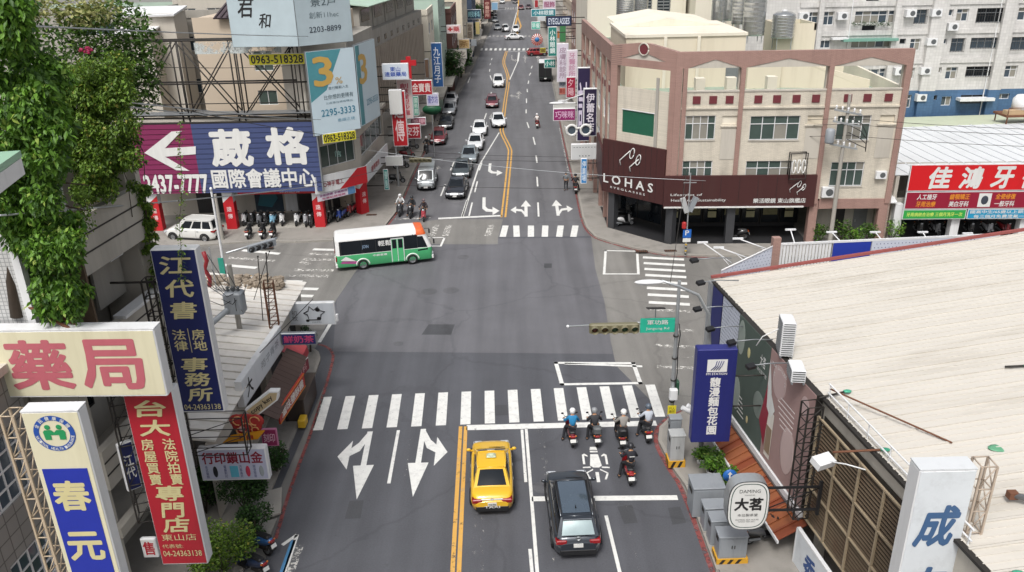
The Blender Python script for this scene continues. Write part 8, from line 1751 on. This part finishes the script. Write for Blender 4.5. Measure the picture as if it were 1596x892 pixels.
# ================================================================ street signs on both rows
SG = [  # label, rect px, Y, depth, face, frame, text, text colour, vertical
 ('tall red and white phone shop sign at the left row', (611, 142, 634, 228), 76, .4, 'red_shop', 'white_metal', '遠傳', 'e8d0d0', 1), ('white upper box of the red phone shop sign', (607, 140, 627, 178), 75.6, .4, 'plate_white', 'white_metal', '', '', 0),
 ('white pharmacy sign with blue print below the red cross', (596, 99, 637, 124), 78, .4, flat('cdd6e0'), 'white_metal', '東山\n連鎖藥局', '1f4aa8', 0), ('pale pink tall sign with red characters', (620, 124, 643, 185), 79, .3, flat('c9b4b0'), 'white_metal', '創意髮型沙龍', 'a8344a', 1), ('crimson sign with white gold shop characters', (640, 125, 674, 148), 84, .3, flat('a81f2a'), 'white_metal', '金寶貴', 'e0d0cc', 0), ('tall blue sign on the white house', (673, 67, 690, 136), 104, .4, flat('2a5a94'), 'white_metal', '九江月子', 'dfe4ea', 1), ('dark red small shop sign near the left kerb', (630, 193, 656, 216), 79, .25, flat('a01f2c'), 'white_metal', '安芬', 'e0c8c8', 0), ('pink sign above the dark red one', (640, 183, 664, 195), 80, .2, flat('9a5a6a'), 'white_metal', '美甲', 'd8b0b8', 0), ('lilac white square sign above the green oval', (665, 145, 684, 165), 88, .2, flat('c4c4da'), 'white_metal', '優衣坊', '6a6aa8', 0), ('green tall sign behind the pink tall one', (644, 150, 653, 180), 84, .2, flat('4f9a84'), 'white_metal', '國術館', 'd0e0d8', 1), ('white sign with a red cross on the left row', (696, 39, 718, 52), 118, .3, flat('d8c0c0'), 'white_metal', '✚藥', 'a82a30', 0), ('tan square sign over the left trees', (715, 61, 732, 76), 140, .3, flat('c2a678'), 'white_metal', '茶', '8a6a40', 0), ('dark blue far sign with pale print', (728, 15, 750, 30), 165, .3, flat('2c4458'), 'white_metal', '眼科', '8fc0c8', 0), ('maroon far upright sign', (754, 0, 765, 30), 190, .3, flat('6a2a2c'), 'dark_metal', '中醫診所', 'd8b0a0', 1), ('white awning sign below the tan one', (698, 77, 728, 92), 128, .3, flat('bdb8ae'), 'grey_metal', '小吃', '6a6460', 0), ('pale grey upright far sign', (727, 35, 738, 62), 150, .3, flat('aaa294'), 'grey_metal', '當舖', '5a4a3c', 1),
 ('teal optician sign across the top of the right row', (828, 14, 866, 26), 118, .3, flat('2a7f8a'), 'white_metal', '小林眼鏡', 'e0ecec', 0), ('navy horizontal sign on a steel bracket', (851, 25, 891, 41), 96, .35, flat('1f2c4c'), 'dark_metal', 'EYEGLASSES', 'd0d8e4', 0), ('tall teal optician sign on the right row', (854, 42, 868, 88), 104, .35, flat('1f7a72'), 'white_metal', '小林眼鏡', 'e4eeec', 1), ('small teal optician sign above the truck', (848, 92, 866, 106), 106, .3, flat('1f8078'), 'white_metal', '小林', 'e4eeec', 0), ('tall lilac white clinic sign left of the pair', (868, 68, 886, 128), 92, .35, flat('d2cad6'), 'white_metal', '皮膚科診所', 'a08a9a', 1), ('tall pale pink clinic sign right of the pair', (883, 78, 900, 124), 90, .35, flat('dacdd6'), 'white_metal', '牙醫診所', 'c08aa4', 1), ('crimson upright sign under the pale clinic sign', (882, 120, 897, 152), 88, .3, flat('a01a3c'), 'white_metal', '夕陽', 'e0b8c0', 1), ('tall dark purple tea house sign', (899, 106, 920, 220), 78, .5, flat('2a2144'), 'white_metal', '詩', 'd0c8dc', 0), ('dark purple sign box with pale vertical characters', (909, 138, 930, 212), 72, .5, flat('241c3a'), 'white_metal', '伊蕾名店', 'dcd6e0', 1), ('magenta horizontal sign below the street lamp', (862, 169, 897, 188), 80, .3, flat('8a1f62'), 'white_metal', '巧咪咪', 'd8b0cc', 0), ('white horizontal sign with dark brackets by the right kerb', (890, 224, 931, 248), 70, .35, flat('c6c8c8'), 'white_metal', '- - - - - - - -\n\n• • • •', '55585a', 0), ('blue upright kerbside sign with white print', (905, 247, 915, 286), 68.5, .15, flat('2a7fc0'), 'white_metal', '停車場', 'dfeaf2', 1), ('white box sign above the magenta sign', (862, 160, 897, 169), 80.2, .2, flat('b8b8b4'), 'white_metal', '', '', 0), ('mint green far sign on the right row', (828, 34, 842, 46), 125, .3, flat('5ab8a4'), 'white_metal', '早餐', 'dff0ea', 0), ('yellow square sign beneath the sunburst', (841, 74, 851, 83), 112, .2, flat('b8a83a'), 'grey_metal', '當', '5a4a20', 0), ('white magenta upright sign far right', (846, 0, 866, 14), 135, .3, flat('c8b8c4'), 'white_metal', '服飾', '8a2a5a', 0), ('round white clinic board under the lilac sign', (871, 122, 883, 136), 92.5, .2, flat('c8ccd4'), 'white_metal', '診', '6a7a9a', 0), ('faded orange sign beside the crimson upright one', (871, 136, 882, 148), 90, .2, flat('c0786a'), 'grey_metal', '鞋', '8a3a34', 0), ('white far house number board on the left row', (601, 243, 628, 258), 72, .2, flat('c4c6c2'), 'white_metal', '', '', 0), ('blank brown upright sign on the finned building', (662, 92, 669, 122), 92, .3, flat('5a4638'), 'grey_metal', '', '', 0), ('small grey sign under the tan square sign', (734, 62, 743, 72), 145, .3, flat('8a8f94'), 'grey_metal', '', '', 0), ('pale yellow far upright sign on the left row', (741, 34, 748, 54), 158, .3, flat('b8a870'), 'grey_metal', '', '', 0), ('light blue far sign at the left road end', (766, 4, 776, 16), 210, .3, flat('7fa4c0'), 'white_metal', '', '', 0), ('orange far sign on the right row', (868, 48, 877, 60), 116, .3, flat('b8703a'), 'grey_metal', '', '', 0), ('green board behind the tall teal optician sign', (872, 40, 882, 66), 110, .3, flat('3f7a4c'), 'grey_metal', '', '', 0), ('white far sign over the right kerb', (838, 26, 850, 33), 140, .3, flat('c4c8cc'), 'white_metal', '', '', 0), ('red far upright sign past the second crosswalk', (833, 0, 839, 12), 190, .3, flat('9a2a30'), 'white_metal', '', '', 0),
 ('turquoise upright kerb banner near the phone shop', (598, 264, 606, 296), 71, .1, flat('3f9a94'), 'white_metal', '優惠', 'd0ece8', 1)]
for lab, px, yy, d, fc, fr, tx, tcol, vt in SG:
    t, w_, h_, fy = psign('street_sign', lab, px, yy, d, fc, fr, group=None, rim=.06)
    if tx: text(tx, w_ * (.6 if vt else .82), h_ * (.8 if vt else .6), flat(tcol), t, (0, fy, 0), bold=.02, vert=bool(vt))
    s = -1 if px[0] < 760 else 1; part('arm', MB().tube([(s * w_ / 2, .05, h_ * .3), (s * (w_ / 2 + 1.6), .05, h_ * .3)], .05, 5).tube([(s * w_ / 2, .05, -h_ * .3), (s * (w_ / 2 + 1.6), .05, -h_ * .3)], .05, 5), 'dark_metal', t)
c, w_, h_ = rect(625, 85, 649, 120, 80); t = thing('cross_sign', 'large red cross sign standing above the blue pharmacy sign', 'sign', c); part('cross', _b((0, 0, -.2), (.45, .2, h_)).box((0, -.01, h_ * .12), (w_, .2, .5)), flat('b81f28'), t); part('pole', MB().cyl((0, .2, -h_ - 3), (0, .2, 0), .06), 'galvanised', t)
c, w_, h_ = rect(828, 50, 846, 74, 112); t = thing('sunburst_sign', 'round red and white sunburst sign on the right row', 'sign', c); n = 16
for k in range(n): a, b = 6.2832 * k / n, 6.2832 * (k + .5) / n; part('ray', MB().add([(w_ * .2 * math.cos(a), 0, w_ * .2 * math.sin(a)), (w_ * .5 * math.cos(a), 0, w_ * .5 * math.sin(a)), (w_ * .5 * math.cos(b), 0, w_ * .5 * math.sin(b)), (w_ * .2 * math.cos(b), 0, w_ * .2 * math.sin(b))], [(3, 2, 1, 0)]), flat('b83a2c'), t)
part('disc', MB().lathe([(0, .02), (w_ * .48, .02), (w_ * .48, .2), (0, .2)], (0, 0, 0), 24, 'Y'), 'plate_white', t); part('hub', MB().lathe([(0, -.02), (w_ * .2, -.02), (w_ * .2, 0)], (0, 0, 0), 16, 'Y'), flat('3a78b0'), t)
c, w_, h_ = rect(881, 193, 923, 213, 70.5); t = thing('glasses_sign', 'giant white spectacles sign on the right row', 'sign', c)
for s in (-1, 1):
    m = MB(); m.tube([(s * w_ * .26 + w_ * .19 * math.cos(a), 0, h_ * .4 * math.sin(a)) for a in [i * .3927 for i in range(17)]], .11, 6); part('rim', m, 'plate_white', t); part('lens', MB().add([(s * w_ * .26 + w_ * .18 * math.cos(i * .3927), .02, h_ * .38 * math.sin(i * .3927)) for i in range(16)], [tuple(range(15, -1, -1))]), 'glass_blue', t); part('temple', MB().tube([(s * w_ * .45, 0, h_ * .2), (s * w_ * .5, 1.2, h_ * .1)], .07, 5), 'plate_white', t)
part('bridge', MB().tube([(-w_ * .08, 0, .1), (0, 0, .2), (w_ * .08, 0, .1)], .1, 6), 'plate_white', t)
c = PY(673, 171, 88); t = thing('oval_sign', 'green oval sign standing on a post at the left pavement', 'sign', c); part('oval', MB().lathe([(0, -.06), (1, -.06), (1, .06), (0, .06)], (0, 0, 0), 20, 'Y'), flat('1f5a3c'), t); t.children[0].scale = (1, 1, .55); part('post', MB().cyl((0, 0, -c.z), (0, 0, -.5), .06), 'galvanised', t)
# ================================================================ street trees
for px, py, h_, r_, lab in ((713, 150, 6.5, 2.9, 'big dark street tree over the parked cars on the left'), (730, 122, 5.0, 2.2, 'dark street tree behind the big one on the left'), (753, 66, 8.5, 2.6, 'round green tree far up the left kerb'), (747, 82, 6, 1.8, 'narrow dark tree below the far round tree'), (680, 190, 2.6, 1.2, 'low roadside bush by the green oval sign'), (838, 14, 8, 2.5, 'distant green tree at the right kerb')):
    q = P(px, py); tree(lab, (q.x - (1.2 if px < 760 else -1.5), q.y, .13), h_, r_, 3200 if r_ > 2 else 1500, .34, 'leaf_street', 'street trees', 12)
# ================================================================ poles, lamps, wires
def pole(name, label, base, h_, r_=.13, mt='concrete', cat='pole'):
    t = thing(name, label, cat, base); part('shaft', MB().cyl((0, 0, 0), (0, 0, h_), r_, r_ * .65, 10), mt, t); return t
q = P(1292, 386, .13); up = pole('utility_pole', 'concrete utility pole with insulators before the pink building', q, 11.2, .17)
for z in (9.2, 10.0, 7.6):
    part('crossarm', MB().box((0, -.1, z), (2.0, .1, .12), ry=R(12)), 'galvanised', up)
    for k in range(5): part('insulator', MB().lathe([(.04, 0), (.09, .06), (.04, .12), (.09, .2), (.03, .3), (0, .3)], (-.85 + k * .42, -.1, z + .05 - (-.85 + k * .42) * .2), 8), 'white_metal', up)
part('transformer_can', MB().lathe([(0, 0), (.3, 0), (.32, .1), (.32, .9), (.25, 1.0), (0, 1.05)], (-1.1, -.2, 7.9), 12), 'cabinet_grey', up)
for k in range(4): part('cable', MB().tube([(.2, -.1, 9.6 - k * .5), (1.0, -.2, 9.2 - k * .5), (1.5, -.2, 8.4 - k * .3), (1.6, -.1, 7.2)], .03, 5), 'black_plastic', up)
q = P(1068, 399, .13); pp = pole('parking_sign_pole', 'parking sign pole with striped base and two grey signal heads', q, 6.2, .06, 'galvanised', 'sign'); s_ = part('parking_sign', _b((0, -.1, 1.75), (.6, .04, .62)), flat('1f5fb0'), pp); text('P', .26, .36, 'plate_white', s_, (0, -.125, 1.82), bold=.02); part('plate', _b((0, -.1, 1.25), (.56, .04, .28)), 'plate_white', pp); part('signal_back', MB().box((-.28, 0, 3.85), (.34, .3, 1.1), ry=R(-18)), 'cabinet_pale', pp); part('signal_back', MB().box((.3, .05, 3.9), (.34, .3, 1.1), ry=R(22)), 'cabinet_grey', pp); part('crossbar', _b((0, 0, 5.5), (.9, .05, .05)), 'galvanised', pp); part('red_light', MB().rbox((-.25, -.1, 2.4), (.3, .25, .45), .05), flat('a82a2a'), pp)
for k in range(5): part('hazard_band', MB().lathe([(.065, .1 + k * .24), (.075, .1 + k * .24), (.075, .22 + k * .24), (.065, .22 + k * .24)], n=10), flat('c8a22a') if k % 2 else 'black_plastic', pp)
q = P(346, 432, 0); q = Vector((-18.6, 49.6, .13)); lp2 = pole('signal_pole', 'white pole with a tilted signal arm and green plate at the left street', q, 7.6, .1, 'white_metal', 'traffic signal')
s0 = PY(352, 395, 49.6) - q; s1 = PY(432, 371, 52.5) - q; part('arm', MB().tube([s0, s1], .07, 8), 'galvanised', lp2); d = (s1 - s0).normalized(); hd = part('signal_head', MB().box(s0.lerp(s1, .7) + Vector((0, -.2, -.15)), (2.0, .35, .45), rz=math.atan2(d.y, d.x), ry=-math.asin(d.z)), 'cabinet_grey', lp2)
for k in range(4): part('hood', MB().lathe([(.17, 0), (.17, -.25), (.0, -.1)], s0.lerp(s1, .53 + k * .12) + Vector((0, -.35, -.15)), 10, 'Y'), 'black_plastic', hd)
part('green_plate', _b(PY(345, 418, 49.6) - q + Vector((.1, -.15, 0)), (.35, .05, 1.5)), flat('2f8f7c'), lp2); part('cap', MB().ball((0, 0, 7.6), .1, 8, 5), 'white_metal', lp2)
q = P(640, 275, .13); sg2 = pole('traffic_signal', 'signal mast with amber head over the left far kerb', Vector((-10.6, 76, .13)), 6.3, .1, 'galvanised', 'traffic signal'); a = PY(627, 250, 76) - Vector((-10.6, 76, .13)); b = PY(690, 249, 76) - Vector((-10.6, 76, .13)); part('arm', MB().tube([(0, 0, a.z), b], .05, 6), 'galvanised', sg2); part('signal_head', MB().rbox(a.lerp(b, .45), (2.1, .3, .42), .05), 'signal_olive', sg2)
for k in range(5): part('hood', MB().lathe([(.17, 0), (.17, -.2), (.15, -.2), (.15, 0)], a.lerp(b, .45) + Vector((-.85 + k * .42, -.15, 0)), 10, 'Y'), 'signal_olive', sg2)
q = Vector((8.9, 72.5, .13)); sl2 = pole('street_lamp', 'curved white street lamp in front of the purple signs', q, 6, .09, 'galvanised', 'street lamp'); hp = PY(868, 161, 72.5) - q; part('arm', MB().tube([(0, 0, 6), (-.3, 0, 8.2), (-1.4, 0, 9.2), hp], [.07, .06, .05, .04], 8), 'white_metal', sl2); part('lamp_head', MB().ball(hp, (.7, .18, .12), 12, 6), 'white_metal', sl2)
pole('utility_pole', 'concrete utility pole beside the red pillar of the phone shop', P(347, 373, .13), 3.7, .16)
def wire(label, a, b, sag, r_=.02, mt='dark_metal'):
    pts = [a.lerp(b, i / 14) - Vector((0, 0, sag * 4 * (i / 14) * (1 - i / 14))) for i in range(15)]; o_ = pts[0]; t = single('overhead_wire', MB().tube([p_ - o_ for p_ in pts], r_, 4), mt, label, 'wire', 'overhead wires', o_)
upz = P(1292, 386, .13)
for i, (z, lab) in enumerate(((9.6, 'highest wire across the pink building'), (9.2, 'second wire across the pink building'), (8.4, 'third wire across the pink building'))): wire(lab + ' toward the main road', upz + Vector((0, -.1, z)), Vector((9.0, 66, z - 1.2)), .3); wire(lab + ' toward the clinic', upz + Vector((0, -.1, z)), Vector((52, 55, z - .8)), .5)
wire('low wire crossing the far road from corner to corner', PY(560, 232, 66), PY(1100, 282, 56), .4, .018, 'galvanised'); wire('dark wire crossing the far road above the queue', PY(590, 232, 80), PY(900, 245, 76), .2); wire('second dark wire crossing the far road above the queue', PY(590, 240, 80), PY(900, 252, 76), .2); wire('dark wire over the far lane arrows', PY(600, 288, 72), PY(1000, 295, 68), .1)
wire('pale thick cable in front of the left corner, slanting up', PY(0, 336, 20), PY(490, 290, 58), .1, .035, 'galvanised'); wire('pale cable just above the arrow billboard', PY(160, 155, 26), PY(500, 187, 62), .1, .03, 'galvanised'); wire('second pale cable above the arrow billboard', PY(170, 163, 26), PY(420, 186, 62), .1, .03, 'galvanised'); wire('long pale cable over the upper left shrubs', PY(28, 40, 22), PY(480, 57, 62), .05, .03, 'galvanised'); wire('thin wire from the steel frame to the roof shrubs', PY(120, 100, 27), PY(476, 100, 63), .2); wire('thin wire across the steel frame, lower', PY(150, 140, 27), PY(560, 215, 66), .3); wire('thin wire from the creeper over the white wagon', PY(235, 300, 29), PY(600, 262, 70), .5); wire('black stay wire by the cow sign', PY(488, 466, 40), PY(405, 550, 33), 0, .02); wire('black wire down to the near right signal mast', PY(1071, 260, 57), PY(1044, 445, 32.3), .1)
# ================================================================ parked scooters around the corners
SC = [(380, 352, 'white'), (393, 352, 'black'), (404, 353, 'grey'), (414, 352, 'black'), (425, 353, 'light blue'), (439, 352, 'white'), (463, 352, 'white'), (476, 353, 'silver'), (485, 354, 'black')]
cc_ = {'white': 'd0d0d0', 'black': '1d1e20', 'grey': '6a6c70', 'light blue': '7fb0c8', 'silver': '9a9ca0', 'blue': '24408c', 'red': '8c2028'}
ords = ('first', 'second', 'third', 'fourth', 'fifth', 'sixth', 'seventh', 'eighth', 'ninth')
for i, (px, py, c) in enumerate(SC): q = P(px, py, .15); scooter((q.x, q.y + .5, .15), R(180 + random.uniform(-10, 10)), cc_[c], '%s scooter, %s from the left under the phone shop arcade' % (c, ords[i]), 'scooters under the phone shop arcade')
for i, (px, py) in enumerate(((385, 374), (407, 374), (423, 374))): q = P(px, py, .13); scooter((q.x, q.y + .7, .13), R(4), '1d1e20', 'black scooter, %s in the front row on the left far pavement' % ('left', 'middle', 'right')[i], 'front row scooters at the phone shop')
for px, py, c, l in ((517, 348, 'black', 'dark scooter just right of the second red pillar'), (531, 346, 'blue', 'blue scooter inside the corner arcade'), (547, 338, 'red', 'red scooter deep inside the corner arcade')): q = P(px, py, .15); scooter((q.x, q.y + .6, .15), R(160), cc_[c], l, 'scooters in the corner arcade')
for i in range(6): q = P(972 + i * 1.5, 352 - i * 11, .16); scooter((q.x, q.y, .16), R(-80), cc_[('white', 'black', 'black', 'grey', 'black', 'silver')[i]], '%s scooter from the front of the row inside the optician arcade' % ords[i], 'scooters in the optician arcade')
q = P(1152, 378, .16); scooter((q.x, q.y + .7, .16), R(80), '1d1e20', 'black scooter under the brown fascia by the shop windows', 'scooters in the optician arcade')
for i, px in enumerate((1440, 1466, 1492, 1520, 1548, 1575)): q = P(px, 372, .17); scooter((q.x, q.y + 1.0, .17), R(170 + 8 * (i % 3)), cc_[('black', 'grey', 'black', 'black', 'silver', 'red')[i]], 'scooter parked %s from the left under the clinic signs' % ords[i], 'scooters under the clinic')
for i, (px, py) in enumerate(((640, 262), (649, 246), (655, 232), (634, 285))): q = P(px, py, .13); scooter((q.x - 1.0, q.y, .13), R(-80), cc_[('black', 'red', 'grey', 'black')[i]], 'scooter parked %s along the left far pavement' % ('beside the silver van', 'by the red shop signs', 'below the green oval sign', 'nearest the phone shop')[i], 'scooters on the left far pavement')
q = PY(1592, 176, 80); wt2 = thing('water_tank', 'white plastic water tank on a rusty roof platform at the right edge', 'water tank', (q.x, 80, q.z - .9)); part('vessel', MB().lathe([(0, 1.0), (1.0, 1.0), (1.0, 2.2), (.7, 2.6), (0, 2.7)], n=18), 'white_metal', wt2); part('platform', MB().box((0, 0, .8), (4.2, 2.4, .2)), 'rust', wt2)
for x in (-1.9, 1.9):
    for y in (-1, 1): part('leg', MB().cyl((x, y, 0), (x, y, .8), .07, n=6), 'rust', wt2)
part('rail', MB().tube([(-2, -1.15, 1.6), (2, -1.15, 1.6)], .04, 5).tube([(-2, -1.15, .9), (-2, -1.15, 1.6)], .04, 5).tube([(2, -1.15, .9), (2, -1.15, 1.6)], .04, 5), 'rust', wt2); part('lumber', _b((-1.0, -.6, 1.1), (2.0, .8, .4)), weathered('b59a78'), wt2)
q = P(1283, 205, 0); ns = thing('neon_sign', 'empty white neon tube sign frame on the pink facade', 'sign', F.w(8.95, 6.1, .5)); part('frame', MB().tube([(-.6, 0, -.9), (.6, 0, -.9), (.6, 0, 1.0), (-.6, 0, 1.0), (-.6, 0, -.9)], .05, 4).tube([(-.6, .4, -.9), (.6, .4, -.9), (.6, .4, 1.0), (-.6, .4, 1.0), (-.6, .4, -.9)], .05, 4), 'dark_metal', ns)
for x in (-.35, 0, .35): part('tube', MB().tube([(x + .12 * math.cos(a), -.05, .05 + .5 * math.sin(a)) for a in [i * .6283 for i in range(11)]], .05, 5), 'plate_white', ns)
